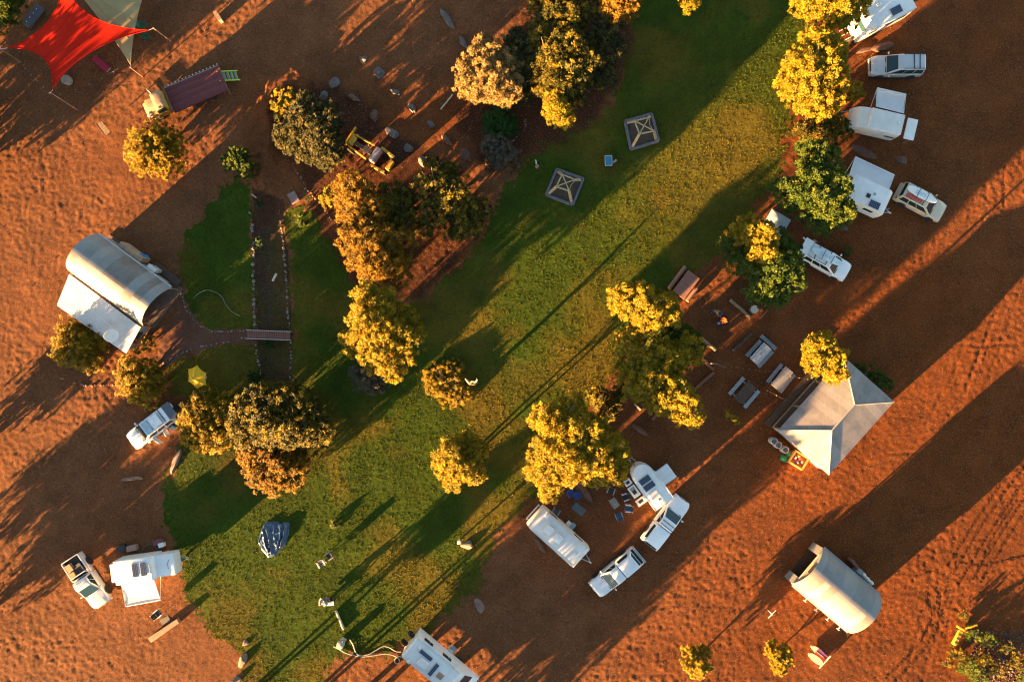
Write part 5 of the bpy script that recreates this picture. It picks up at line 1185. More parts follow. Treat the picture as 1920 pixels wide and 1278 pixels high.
awning(t, *[local(t, a, b, z) for a, b, z in ((1592, 331, 2.5), (1664, 364, 2.5), (1677, 328, 2.25), (1604, 294, 2.25))], CANVAS, .08)
drawbar(t, L_ / 2, .5, 1.1, 2)
# round-nosed camper with kitchen slides
c = P(1217, 906, 1.3)
t = thing('camper_trailer', 'white round-nosed camper with two solar panels and slide-out kitchen', 'camper', (c.x, c.y, 0), -54 + 180)
L_, W_, H_ = 4.4, 2.05, 2.15
def nose(z, k):
    pts = []
    for i in range(13):
        a = R(-90 + 180 * i / 12)
        pts.append(Vector((L_ / 2 - 1.25 * k + 1.25 * k * math.cos(a), W_ / 2 * k * math.sin(a), z)))
    return pts + [Vector((-L_ / 2 * (.98 + .02 * k), W_ / 2 * k, z)), Vector((-L_ / 2 * (.98 + .02 * k), -W_ / 2 * k, z))]
MB().loft([nose(.5, .92), nose(.8, 1.0), nose(H_ - .25, 1.0), nose(H_ - .06, .95), nose(H_, .86)]).build('body', WHITE, t, True)
MB().bar((L_ / 2 - 1.3, W_ / 2, H_ - .06), (-L_ / 2, W_ / 2, H_ - .06), .1, .12).build('roof_rail', WHITE, t, True, .02)
MB().bar((L_ / 2 - 1.3, -W_ / 2, H_ - .06), (-L_ / 2, -W_ / 2, H_ - .06), .1, .12).build('roof_rail', WHITE, t, True, .02)
q = local(t, 1213, 905, H_)
for dx in (-.34, .34): solar(t, (q.x + dx, q.y, H_ + .06), .62, 1.15)
MB().box((q.x - 1.35, q.y + .1, H_ + .05), (.9, .9, .1)).build('roof_box', OFFWHITE, t, True, .05)
MB().path([(q.x - .75, q.y - .6, H_ + .08), (q.x - 1.4, q.y - .6, H_ + .08)], .015, 5).path([(q.x - .75, q.y - .3, H_ + .08), (q.x - 1.4, q.y - .3, H_ + .08)], .015, 5).build('grab_rail', ALU, t)
hatch(t, (q.x - 1.9, q.y, H_), .22, .22, .06, GREYP)
trailer_wheels(t, W_, (-.5,)); skirt(t, L_ - .6, W_, -.3)
q = local(t, 1249, 889, 1.5)
MB().box((q.x, q.y, 1.42), (1.55, 1.35, .14)).build('fold_out_bed', WHITE, t, True, .02)
for k in range(4): MB().bar((q.x - .75 + .5 * k, q.y - .66, 1.5), (q.x - .75 + .5 * k, q.y + .66, 1.5), .03, .015).build('bed_rib', OFFWHITE, t)
for dx in (-.6, .6): MB().tube((q.x + dx, q.y + (.5 if q.y > 0 else -.5), 0), (q.x + dx, q.y + (.5 if q.y > 0 else -.5), 1.35), .025).build('bed_leg', ALU, t)
for k, (a, b, l, w) in enumerate(((1177, 904, .6, .7), (1189, 921, 1.15, .75), (1202, 939, .65, .95))):
    q = local(t, a, b, .95)
    o = MB().box((q.x, q.y, .92), (l, w, .12)).build('kitchen_slide', OFFWHITE, t, True, .015)
    MB().box((q.x, q.y, .99), (l * .45, w * .5, .02)).build('sink' if k else 'hob', BLACKP, o)
    if k == 1: MB().box((q.x + .3, q.y, .995), (l * .25, w * .6, .03)).build('burner', GREYP, o)
drawbar(t, L_ / 2 - .1, .3, .9, 0)
# long cream caravan in the lower circle
c = P(1046, 1003, 1.5)
t = thing('caravan', 'cream caravan with white roof boxes at the lower lawn edge', 'caravan', (c.x, c.y, 0), -42)
L_, W_, H_ = 5.75, 2.25, 2.55
MB().side([(-L_ / 2, .7), (-L_ / 2 - .05, 1.6), (-L_ / 2 + .2, 2.4), (-L_ / 2 + .5, H_), (L_ / 2 - .3, H_), (L_ / 2, H_ - .25), (L_ / 2 + .1, 1.3), (L_ / 2, .5), (-L_ / 2 + .6, .5)], -W_ / 2, W_ / 2).build('body', OFFWHITE, t, True, .06, 2)
for x in (-2.2, -.9, .55, 1.7): MB().bar((x, -W_ / 2 + .1, H_ + .005), (x, W_ / 2 - .1, H_ + .005), .05, .02).build('roof_seam', OFFWHITE, t)
for s in (-1, 1): MB().bar((-L_ / 2 + .4, s * (W_ / 2 - .05), H_), (L_ / 2 - .3, s * (W_ / 2 - .05), H_), .06, .05).build('roof_edge', STEEL, t)
q = local(t, 1029, 992, H_); MB().box((q.x, q.y, H_ + .14), (.75, .7, .26)).build('roof_box', WHITE, t, True, .04)
q = local(t, 1046, 1008, H_); MB().box((q.x, q.y, H_ + .13), (.85, .75, .24), top=(.85, .85)).build('air_conditioner', WHITE, t, True, .06)
hatch(t, local(t, 1026, 966, H_), .4, .4, .12); hatch(t, local(t, 1078, 1037, H_), .22, .22, .07)
skirt(t, L_, W_); trailer_wheels(t, W_, (-.6, .15)); side_windows(t, W_, 1.7, (-1.6, 1.5)); drawbar(t, L_ / 2, .5, 1.2, 0)
MB().bar((-L_ / 2 - .25, -.9, 1.2), (-L_ / 2 - .25, .9, 1.2), .05).bar((-L_ / 2 - .25, -.9, .8), (-L_ / 2 - .25, .9, .8), .05).bar((-L_ / 2, -.8, .9), (-L_ / 2 - .3, -.9, 1.2), .04).bar((-L_ / 2, .8, .9), (-L_ / 2 - .3, .9, 1.2), .04).build('rear_rack', ALU, t)
q = local(t, 1070, 985, .6); MB().box((q.x, q.y, .35), (.85, .45, .06)).box((q.x, q.y - .1, .18), (.8, .3, .05)).build('entry_step', OFFWHITE, t, True, .01)
# motorhome at the bottom edge
_u = Vector((math.cos(R(-39.6)), math.sin(R(-39.6)), 0)); c = P(767, 1212, 2.7) + _u * 2.85
t = thing('motorhome', 'white motorhome with two solar panels cut by the bottom edge', 'motorhome', (c.x, c.y, 0), -39.6)
L_, W_, H_ = 5.7, 2.3, 2.7
MB().side([(-L_ / 2, .6), (-L_ / 2, H_ - .15), (-L_ / 2 + .15, H_), (L_ / 2 - .6, H_), (L_ / 2, H_ - .5), (L_ / 2 + .9, 1.4), (L_ / 2 + 1.5, 1.1), (L_ / 2 + 1.6, .5), (-L_ / 2 + .3, .5)], -W_ / 2, W_ / 2).build('body', WHITE, t, True, .07, 2)
for s in (-1, 1): MB().bar((-L_ / 2 + .1, s * (W_ / 2 - .06), H_ + .01), (L_ / 2 - .6, s * (W_ / 2 - .06), H_ + .01), .08, .05).build('roof_edge', OFFWHITE, t)
q = local(t, 799, 1227, H_); solar(t, (q.x, q.y, H_ + .07), 1.4, .42)
q = local(t, 813, 1254, H_); solar(t, (q.x, q.y, H_ + .07), .42, 1.35)
q = local(t, 793, 1242, H_); MB().box((q.x, q.y, H_ + .1), (.95, .75, .2)).build('air_conditioner', WHITE, t, True, .06)
hatch(t, local(t, 787, 1214, H_), .3, .26); hatch(t, local(t, 766, 1239, H_), .3, .3); hatch(t, local(t, 825, 1266, H_), .6, .55, .12, mat('smoked_hatch', (.35, .22, .14)))
for x in (-2.3, 2.0):
    for s in (-1, 1): wheel(t, (x, s * (W_ / 2 - .14), .4), .4, .26)
side_windows(t, W_, 1.9, (-1.6, .6)); MB().side([(L_ / 2 + .05, 2.2), (L_ / 2 + .8, 1.5), (L_ / 2 + .83, 1.53), (L_ / 2 + .08, 2.25)], -1.05, 1.05).build('windscreen', GLASS, t)
for y in (-.65, .35):
    MB().lathe([(.05, -.1), (.36, -.1), (.38, 0), (.36, .1), (.05, .1)], 18, (-L_ / 2 - .32, y, 1.1), 'Y').build('spare_wheel', TYRE, t, True)
MB().bar((-L_ / 2 - .2, -1.1, .8), (-L_ / 2 - .2, 1.15, .8), .12, .3).build('rear_carrier', mat('orange_frame', (.45, .22, .04), .6), t)
for x in (-1.5, -1.9 + 2.6): MB().path([(x, W_ / 2 + .03, 2.0), (x, W_ / 2 + .35, 2.2), (x + 1.1, W_ / 2 + .35, 2.2), (x + 1.1, W_ / 2 + .03, 2.0)], .025, 6).build('side_rail', WHITE, t)
MB().bar((-2.2, W_ / 2 + .08, 2.6), (1.6, W_ / 2 + .08, 2.6), .14, .14).build('awning_case', WHITE, t, True, .02)
q = local(t, 843, 1222, .5); MB().box((q.x, q.y, .45), (.6, .5, .06)).box((q.x, q.y + .35, .22), (.6, .4, .06)).build('entry_step', ALU, t, True, .01)
for x, y in ((-2.5, -W_ / 2 - .15), (-1.6, -W_ / 2 - .12)): MB().box((x, y, 1.5), (.55, .25, .5)).build('side_locker', OFFWHITE, t, True, .04)
# camper with awning at lower left
c = P(262, 1063, 1.3)
t = thing('camper_trailer', 'white hybrid camper with cream awning at the lower left lawn edge', 'camper', (c.x, c.y, 0), 8)
L_, W_, H_ = 3.65, 2.2, 2.35
MB().side([(-L_ / 2, .7), (-L_ / 2, H_ - .12), (-L_ / 2 + .12, H_), (L_ / 2 - .2, H_), (L_ / 2, H_ - .3), (L_ / 2, .5), (-L_ / 2 + .5, .5)], -W_ / 2, W_ / 2).build('body', WHITE, t, True, .05, 2)
q = local(t, 313, 1057, 1.7); MB().box((q.x - .2, 0, 1.25), (2.0, W_ * .92, 1.3)).build('front_box', WHITE, t, True, .1, 2)
MB().path([(q.x + .35, .5, 1.91), (q.x + .15, 0.1, 1.93), (q.x + .2, -.35, 1.91)], .02, 6).build('grab_handle', GREYP, t)
q = local(t, 262, 1067, H_)
for dx in (-.38, .38): solar(t, (q.x + dx, q.y, H_ + .06), .6, 1.25)
MB().box((L_ / 2 - .35, 0, H_ + .03), (.12, .8, .06)).build('roof_vent', GREYP, t)
q = local(t, 217, 1070, 1.6); MB().box((-L_ / 2 - .28, q.y - .1, 1.45), (.6, 1.7, .9)).build('rear_box', WHITE, t, True, .05)
trailer_wheels(t, W_, (-.1,)); skirt(t, L_, W_)
awning(t, *[local(t, a, b, z) for a, b, z in ((227, 1095, 2.2), (288, 1086, 2.2), (301, 1124, 1.95), (236, 1136, 1.95))], mat('cream_canvas', (.72, .68, .62), .75, 0, .04, trans=.2), .06)
drawbar(t, L_ / 2 + 1.3, .4, .9, 0)
for s in (-1, 1): MB().bar((L_ / 2 + 1.4, s * .9, 1.3), (L_ / 2 + 1.75, s * .9, .7), .12, .1).build('stone_guard', GREYP, t)
# grey tent
c = P(1455, 420)
t = thing('tent', 'small grey tent half hidden behind the golden gum crown', 'tent', (c.x, c.y, 0), -30)
TENT = mat('grey_tent_nylon', (.24, .30, .36), .6, 0, .06)
for k in range(4):
    a0_, a1_ = R(90 * k + 45), R(90 * k + 135)
    p, q = Vector((1.5 * math.cos(a0_), 1.5 * math.sin(a0_), 0.02)), Vector((1.5 * math.cos(a1_), 1.5 * math.sin(a1_), 0.02)); ap = Vector((0, 0, 1.7))
    MB().grid(lambda u, v: p.lerp(q, u).lerp(ap, v) + Vector((p.x + q.x, p.y + q.y, 0)) * (.12 * math.sin(math.pi * v) * 4 * u * (1 - u) * .5), 8, 8).build('wall_panel', TENT, t, True)
MB().lathe([(.01, 1.68), (.3, 1.5), (.32, 1.48), (.01, 1.74)], 8).build('peak_cap', TENT, t)

# ------------------------------------------------------------------ rocks, logs, timber
ROCK = [mat('grey_rock', (.105, .09, .083), .9, 0, .25, 3, .5), mat('red_rock', (.115, .058, .04), .9, 0, .25, 3, .5), mat('pale_rock', (.17, .12, .095), .9, 0, .2, 3, .5)]
def rock(label, px, py, lpx, wpx, ang, m=0, h=None, group=None, seed=0, name='boulder'):
    rd = random.Random(px * 7 + py)
    L, W = M(lpx), M(wpx); h = h or min(.55, W * .7)
    bm = bmesh.new(); bmesh.ops.create_icosphere(bm, subdivisions=3, radius=1.0)
    cuts = [Vector((rd.gauss(0, 1), rd.gauss(0, 1), rd.gauss(.2, .7))).normalized() for _ in range(9)]
    ds = [rd.uniform(.42, .80) for _ in cuts]
    for v in bm.verts:
        p = v.co.copy()
        p.x = math.copysign(abs(p.x) ** .8, p.x)
        for cth, d in zip(cuts, ds):
            e = p.dot(cth) - d
            if e > 0: p -= cth * e * .9
        p *= 1 + rd.uniform(-.025, .025)
        v.co = (p.x * L / 2 * 1.12, p.y * W / 2 * 1.15, p.z * h * .8 + h * .12)
    me = bpy.data.meshes.new(name); bm.to_mesh(me); bm.free(); me.materials.append(ROCK[m])
    c = P(px, py)
    return tag(link_mesh(name, me, None, (c.x, c.y, 0), (0, 0, R(ang))), label, 'boulder' if name == 'boulder' else 'rock', group)
OR = ['first', 'second', 'third', 'fourth', 'fifth', 'sixth', 'seventh', 'eighth']
for k, (a, b, l, w, an, m) in enumerate([(681, 112, 22, 14, -55, 0), (710, 138, 26, 22, -60, 0), (740, 173, 20, 12, -30, 0), (771, 202, 24, 12, -45, 0), (809, 235, 21, 12, -30, 0), (840, 266, 30, 13, -50, 1), (872, 293, 27, 19, -55, 1)]):
    rock(OR[k] + ' boulder from the top in the outer row along the red garden track', a, b, l, w, an, m, group='boulders along the red garden track')
for k, (a, b, l, w, an, m) in enumerate([(630, 158, 22, 21, -40, 0), (606, 181, 22, 14, 55, 0), (664, 185, 27, 13, -28, 1), (703, 217, 30, 17, -52, 1), (736, 250, 28, 14, -35, 0), (768, 279, 22, 17, -60, 0), (795, 304, 22, 15, -45, 0)]):
    rock(OR[k] + ' boulder from the top in the inner row beside the yellow grader', a, b, l, w, an, m, group='boulders along the red garden track')
for lab, a, b, l, w, an, m, h in [('long thin grey slab rock highest in the top middle', 840, 38, 46, 14, -58, 0, .3), ('narrow grey slab rock just above the pale gold tree', 868, 80, 36, 13, -60, 0, .3), ('long red rock under the top caravan left of its pair', 1615, 95, 38, 11, 12, 1, .3), ('bulky red rock beside the front of the silver wagon', 1652, 87, 40, 18, 10, 1, .5), ('large flat red rock between the camper trailer and white caravan', 1617, 286, 50, 20, -26, 1, .45),
                          ('large pointed pinkish rock below the largest golden gum', 1089, 916, 66, 22, -52, 1, .5), ('slim red rock beside the left wall of the cream caravan', 1012, 1022, 36, 12, -52, 1, .35), ('boat shaped pinkish rock on the shaded ground below the lawn', 901, 1136, 36, 15, -52, 2, .35), ('flat pale rock beside the white post on the lower lawn', 877, 1020, 27, 17, 32, 2, .35), ('long low pinkish rock below the white four wheel drive', 245, 897, 50, 11, 6, 2, .3),
                          ('long pale rock along the lawn edge below the golden bush', 328, 870, 54, 13, 68, 2, .35), ('largest pale boulder at the bottom left lawn edge', 455, 1235, 30, 15, 78, 2, .4), ('small pale boulder above the largest one at the lawn edge', 461, 1205, 14, 10, 60, 2, .3), ('pale boulder cut by the bottom edge at the lawn', 443, 1275, 24, 14, 40, 2, .35), ('long red rock left of the campfire timber seats', 1197, 803, 38, 10, -35, 1, .35), ('small flat rock under the dark green tree', 1582, 428, 20, 10, -20, 0, .25),
                          ('small grey rock at the lower left end of the cream caravan', 1052, 975, 22, 8, -50, 1, .25), ('half buried rock under the awning camper bed', 1690, 300, 26, 14, -20, 1, .3)]:
    rock(lab, a, b, l, w, an, m, h)
def log(label, a, b, r, m=None, name='log', cat='log', sq=False):
    p, q = P(*a), P(*b); c = (p + q) / 2
    o = thing(name, label, cat, (c.x, c.y, 0), math.degrees(math.atan2(q.y - p.y, q.x - p.x)))
    L = (q - p).length
    mb = MB()
    if sq: mb.box((0, 0, r), (L, r * 2, r * 1.9)); mb.build('beam', m or TIMBER, o, True, .02)
    else:
        rd = random.Random(int(L * 1000))
        mb.path([(-L / 2 + L * k / 6, rd.uniform(-.04, .04), r * .95) for k in range(7)], [r * rd.uniform(.85, 1.1) for _ in range(7)], 12); mb.build('stem', m or TIMBER, o, True)
        MB().lathe([(.01, 0), (r * .8, 0), (r * .8, .012), (.01, .012)], 12).build('cut_end', TIMBER_PALE, o, loc=(L / 2, 0, r * .95)).rotation_euler = (0, R(90), 0)
    return o
log('thin seat log right of the campfire beside the round stump', (1368, 562), (1406, 595), .16)
log('seat log lower left of the campfire', (1304, 624), (1341, 656), .16)
log('dark seat log between the campfire and the white picnic table', (1408, 624), (1374, 656), .16, DARKWOOD)
log('timber beam seat pointing to the light post', (1316, 672), (1337, 693), .13, TIMBER_RED, 'timber_beam', 'beam', True)
log('long timber beam seat below the light post', (1337, 698), (1299, 731), .13, TIMBER_RED, 'timber_beam', 'beam', True)
log('short timber beam under the big green and yellow tree', (1237, 767), (1223, 786), .14, TIMBER_RED, 'timber_beam', 'beam', True)
log('short pale beam at the foot of the big green and yellow tree', (1190, 757), (1201, 768), .08, TIMBER_PALE, 'timber_beam', 'beam', True)
log('red plank lying at the right foot of the dark green tree', (1424, 598), (1442, 578), .07, TIMBER_RED, 'plank', 'plank', True)
log('pale split log on the lower lawn above the tap stand', (631, 1143), (645, 1178), .12, TIMBER_PALE)
log('pale pole lying below the pale gold tree', (826, 205), (849, 178), .07, TIMBER_PALE)
log('long pale sawn log beside the mat at the left camper', (285, 1196), (338, 1160), .24, mat('sawn_timber', (.26, .165, .10), .8, 0, .15, 4), 'log', 'log', True)
log('short pale plank lying in the middle of the sunken bed', (512, 527), (519, 513), .1, TIMBER_PALE, 'plank', 'plank', True)
log('thin pale stick at the top of the sunken bed', (472, 364), (481, 371), .05, TIMBER_PALE, 'plank', 'plank', True)
o = thing('tree_stump', 'round sawn stump at the end of the campfire log', 'stump', P(1412, 580))
MB().lathe([(.40, -.05), (.44, .05), (.42, .38), (.40, .42)], 20).build('stump_side', BARKD, o, True)
MB().lathe([(.01, .425), (.385, .425), (.37, .44), (.01, .445)], 20).build('cut_face', TIMBER_PALE, o)

# ------------------------------------------------------------------ garden edging, bridge, lawn things
def edging(label, pts, size=.16, step=.24, m=None):
    pts = [P(a, b) for a, b in pts]
    o = thing('stone_edging', label, 'edging', (pts[0].x, pts[0].y, 0))
    rd = random.Random(int(pts[0].x * 100))
    mb = MB()
    for p, q in zip(pts[:-1], pts[1:]):
        n = max(1, int((q - p).length / step))
        for k in range(n):
            c = p.lerp(q, (k + rd.uniform(.2, .8)) / n) - pts[0] + Vector((rd.uniform(-.06, .06), rd.uniform(-.06, .06), 0))
            s = size * rd.uniform(.4, 1.45)
            if rd.random() < .14: continue
            vs = [c + Vector((s * .5 * rd.uniform(.7, 1.1) * math.cos(a), s * .5 * rd.uniform(.7, 1.1) * math.sin(a), z * s)) for z, kk in ((0, 1), (.45, .8)) for a in [2 * math.pi * j / 6 for j in range(6)]]
            tp = c + Vector((0, 0, .6 * s))
            mb.add(vs + [tp], [[j, (j + 1) % 6, 6 + (j + 1) % 6, 6 + j] for j in range(6)] + [[6 + j, 6 + (j + 1) % 6, 12] for j in range(6)])
    c_ = mb.build('edging_stones', m or mat('white_edging_stone', (.17, .145, .13), .85, 0, .35, 6), o); c_['kind'] = 'stuff'
edging('row of pale stones along the left bank of the sunken bed', [(468, 390), (474, 430), (476, 470), (475, 520), (477, 560), (477, 600), (478, 618)], .26)
edging('row of pale stones along the right bank of the sunken bed', [(523, 392), (529, 430), (533, 480), (537, 530), (540, 580), (543, 618)], .22)
edging('row of pale stones left of the bed below the footbridge', [(479, 638), (482, 665), (488, 690), (492, 715)], .22)
edging('row of pale stones right of the bed below the footbridge', [(545, 638), (545, 670), (545, 712)], .18, .34)
edging('pale stone border along the upper side of the gravel path', [(338, 545), (349, 580), (364, 600), (378, 612), (398, 621), (430, 621), (464, 619)], .18, .2)
edging('pale stone border along the lower side of the gravel path', [(300, 686), (320, 672), (345, 660), (375, 650), (410, 643), (440, 638), (463, 633)], .18, .2)
edging('curved stone border below the two golden bushes at left', [(115, 707), (135, 716), (160, 722), (190, 722), (218, 720)], .2, .2, mat('tan_edging_stone', (.20, .11, .07), .9, 0, .2))
edging('stone border along the bank beside the small round bush', [(553, 315), (565, 335), (575, 355), (590, 370), (605, 385), (620, 410), (640, 430)], .2, .3, mat('tan_edging_stone', (.2, .11, .07)))
edging('curved stone ring around the strap-leaved plant and saltbush', [(985, 222), (985, 240), (970, 258), (955, 270), (912, 280), (912, 310), (925, 322)], .18, .22, mat('tan_edging_stone', (.2, .11, .07)))
c = P(506, 628)
t = thing('footbridge', 'small red timber footbridge with pale rails over the sunken bed', 'footbridge', (c.x, c.y, 0), -2)
pl = MB().box((0, 0, 0), (.19, .72, .05)).mesh('plank', TIMBER_RED)
for k in range(19): link_mesh('plank', pl, t, (-1.95 + .215 * k, 0, .24))
for s in (-1, 1):
    MB().bar((-2.1, s * .40, .34), (2.15, s * .40, .34), .07, .07).build('rail', mat('pale_rail', (.42, .34, .31), .7), t)
    MB().bar((-1.9, s * .28, .16), (1.95, s * .28, .16), .1, .12).build('bearer', DARKWOOD, t)
    for x in (-2.0, 0, 2.0): MB().box((x, s * .40, .17), (.08, .08, .34)).build('post', DARKWOOD, t)
def hose(label, pts, r, m, z=.05):
    P_ = [P(a, b, z) for a, b in pts]
    out = []
    for i in range(len(P_) - 1):
        p0, p1, p2, p3 = P_[max(i - 1, 0)], P_[i], P_[i + 1], P_[min(i + 2, len(P_) - 1)]
        for k in range(8):
            s = k / 8
            out.append(.5 * ((2 * p1) + (p2 - p0) * s + (2 * p0 - 5 * p1 + 4 * p2 - p3) * s * s + (3 * p1 - p0 - 3 * p2 + p3) * s ** 3))
    out.append(P_[-1]); o0 = out[0].copy(); o0.z = 0
    o = MB().path([q - o0 for q in out], r, 6).build('hose', m, None, True, loc=o0)
    return tag(o, label, 'hose')
hose('pale green garden hose curling over the west lawn', [(362, 560), (372, 550), (388, 544), (405, 548), (417, 558), (424, 572), (436, 585), (450, 592)], .035, mat('green_hose', (.14, .17, .11), .5), .1)
HOSE = mat('grey_hose', (.34, .34, .31), .5)
hose('upper grey hose from the tap stand to the motorhome', [(655, 1197), (662, 1208), (667, 1222), (675, 1228), (690, 1226), (705, 1218), (718, 1211), (730, 1213), (742, 1220), (752, 1221)], .04, HOSE, .08)
hose('lower grey hose looping beside the motorhome corner', [(625, 1211), (637, 1217), (650, 1224), (675, 1230), (700, 1228), (720, 1225), (738, 1228), (748, 1235), (748, 1242), (742, 1243), (740, 1237), (746, 1230), (756, 1232)], .04, HOSE, .08)
hose('thin blue hose behind the left awning camper', [(266, 1032), (275, 1022), (287, 1019), (292, 1026), (300, 1030)], .03, mat('blue_hose', (.06, .14, .16), .5), .06)
t = thing('tap_stand', 'grey tap stand with timber base near the bottom of the lawn', 'tap stand', P(641, 1204), 60)
MB().box((0, 0, .1), (1.1, .5, .2)).build('base', TIMBER_PALE, t, True, .03)
MB().lathe([(.05, .2), (.36, .22), (.36, .5), (.28, .62), (.02, .66)], 16).build('tank', mat('galvanised_tank', (.28, .32, .33), .5, .1), t, True)
MB().tube((.45, 0, .1), (.45, 0, .8), .03).build('tap_pipe', ALU, t)
MB().box((.5, 0, .8), (.16, .04, .05)).build('tap', ALU, t)
# timber climbing frames
SLEEP = mat('grey_sleeper', (.115, .115, .14), .85, 0, .2, 4); POLE = mat('cream_pole', (.40, .30, .16), .7, 0, .12, 4)
def frame(label, corners, tops, zt):
    cs = [P(a, b, .18) for a, b in corners]; c = sum(cs, Vector()) / 4
    t = thing('climbing_structure', label, 'frame', (c.x, c.y, 0), group='timber pyramid frames on the north lawn')
    off = Vector((c.x, c.y, 0)); cs = [q - off for q in cs]
    for k in range(4):
        a, b = cs[k], cs[(k + 1) % 4]; a = Vector((a.x, a.y, .11 + .012 * (k % 2))); b = Vector((b.x, b.y, .11 + .012 * (k % 2)))
        MB().bar(a, b, .24, .24).build('sleeper', SLEEP, t, True, .02)
    tp = [P(a, b, zt) - off for a, b in tops]
    for k in range(4): MB().bar(Vector((cs[k].x * .86, cs[k].y * .86, .1)), tp[k], .26, .14).build('leg', POLE, t, True, .02)
    for k in range(4):
        if k != 1: MB().bar(tp[k], tp[(k + 1) % 4], .13, .11).build('top_rail', POLE, t, True, .01)
    MB().path([tp[1], (tp[1] + tp[2]) / 2 * .8 + Vector((0, 0, zt * .1)), tp[2]], .035, 6).build('rope', POLE, t)
    for a, b in ((0, 2), (1, 3)): MB().bar(tp[a] + Vector((0, 0, .07 + .05 * a)), tp[b] + Vector((0, 0, .07 + .05 * a)), .09, .08).build('brace', POLE, t)
    MB().prism([(q.x * .9, q.y * .9) for q in cs], -.02, .06).build('soft_fall', DARKWOOD, t)
frame('timber pyramid frame nearer the dark tree on the north lawn', [(1044, 317), (1094, 335), (1074, 384), (1024, 365)], [(1054, 327), (1079, 337), (1067, 358), (1043, 350)], 1.5)
frame('timber pyramid frame with sunlit top rail farther up the lawn', [(1172, 227), (1222, 213), (1235, 264), (1183, 280)], [(1190, 227), (1217, 220), (1226, 246), (1199, 251)], 1.5)

# ------------------------------------------------------------------ tables, chairs, camp gear
def picnic(label, px, py, ang, L, W, top_m, seat_m, seats=((1, 1.0), (-1, 1.0)), gap=.28, end=False, planks=5, cat='table', sw=.36):
    c = P(px, py, .7)
    t = thing('picnic_table', label, cat, (c.x, c.y, 0), ang)
    for k in range(planks): MB().box((0, -W / 2 + W * (k + .5) / planks, .74), (L, W / planks - .008, .05)).build('top_plank', top_m, t, True, .006)
    for x in (-L * .36, L * .36): MB().box((x, 0, .36), (.1, W * .7, .72)).build('leg', GREYP, t)
    for s, k in seats:
        MB().box((0, s * (W / 2 + gap + sw / 2), .45), (L * k, sw, .06)).build('bench_seat', seat_m, t, True, .01)
        for x in (-L * .36, L * .36): MB().bar((x, s * W * .3, .38), (x, s * (W / 2 + gap + sw * .8), .38), .07, .08).build('bench_bracket', GREYP, t)
    if end:
        MB().box((L / 2 + .36, 0.1, .45), (sw, W + .9, .06)).build('end_bench_seat', seat_m, t, True, .01)
        for y in (-W * .4, W * .5): MB().box((L / 2 + .36, y, .21), (.1, .1, .42)).build('bench_leg', GREYP, t)
    return t
BLUEG = mat('blue_grey_bench', (.14, .165, .185), .6, 0, .08, 3); GREYT = mat('grey_table', (.165, .165, .18), .65, 0, .08, 3)
t = picnic('white topped picnic table with three grey benches near the campfire', 1426, 663, 48, 2.0, 1.0, mat('mottled_white_top', (.34, .35, .36), .5, 0, .25, 4), BLUEG, end=True, gap=.08)
MB().lathe([(.01, .765), (.09, .77), (.08, .83), (.01, .84)], 12).build('umbrella_socket', BLUEG, t)
picnic('grey picnic table with matching benches nearest the pavilion', 1466, 709, 51, 2.2, .95, GREYT, GREYT, gap=.1)
picnic('dark topped picnic table with two pale blue-grey benches', 1397, 736, 49, 2.1, 1.05, DARKWOOD, mat('pale_bench', (.21, .24, .26), .6), gap=.24)
c = P(1286, 534, .5)
t = thing('stone_table', 'low red stone slab table with log benches by the lawn', 'table', (c.x, c.y, 0), 53)
RST = mat('red_sandstone', (.24, .115, .085), .85, 0, .12, 3)
for x in (-.62, .62): MB().box((x, 0, .62), (1.22, 1.35, .1)).build('slab', RST, t, True, .015)
for x in (-.8, .8): MB().box((x, 0, .28), (.3, .9, .58)).build('pier', RST, t, True, .03)
for s, l in ((1, 2.6), (-1, 1.5)):
    MB().path([(-l / 2 - (.35 if s < 0 else -.1) , s * 1.05, .3), (l / 2 - (.35 if s < 0 else -.1), s * 1.05, .3)], .2, 12).build('log_bench', RST, t, True)
# campfire
c = P(1354, 601)
t = thing('fire_pit', 'round iron fire pit burning with small orange flames', 'fire pit', (c.x, c.y, 0))
IRON = mat('fire_iron', (.05, .045, .05), .6, .4)
MB().lathe([(.40, .0), (.52, .05), (.56, .45), (.52, .45), (.46, .2), (.02, .18)], 24).build('bowl', IRON, t, True)
for k in range(5): MB().tube((.3 * math.cos(k * 1.3), .3 * math.sin(k * 1.3), .25), (-.3 * math.cos(k * 1.3 + .5), -.3 * math.sin(k * 1.3 + .5), .4), .06, n=8).build('firewood', DARKWOOD, t, True)
FL = mat('flame', (.8, .2, .03), .8, emit=(1.0, .22, .03, .12))
for k in range(7):
    a = k * 2.4; r = .06 + .03 * k
    MB().lathe([(.01, .35), (.075, .42), (.05, .58), (.005, .78 - .02 * k)], 7, (.10 + r * math.cos(a), r * math.sin(a), 0)).build('flame', FL, t, True)
MB().lathe([(.01, .30), (.3, .31), (.28, .34), (.01, .36)], 14, (.06, 0, 0)).build('embers', mat('glowing_embers', (.3, .05, .01), .9, emit=(1.0, .12, .01, .08)), t)
g = thing('camp_grill', 'black swing grill and kettle at the left rim of the fire pit', 'grill', P(1338, 608), 20)
MB().tube((0, 0, 0), (0, 0, 1.0), .025).tube((0, 0, .75), (.55, 0, .75), .02).build('stand', IRON, g)
MB().box((.3, 0, .7), (.5, .4, .02)).build('grate', IRON, g); MB().lathe([(.02, .72), (.12, .73), (.13, .85), (.06, .93), (.01, .94)], 12, (.25, 0, 0)).build('kettle', GREYP, g, True)
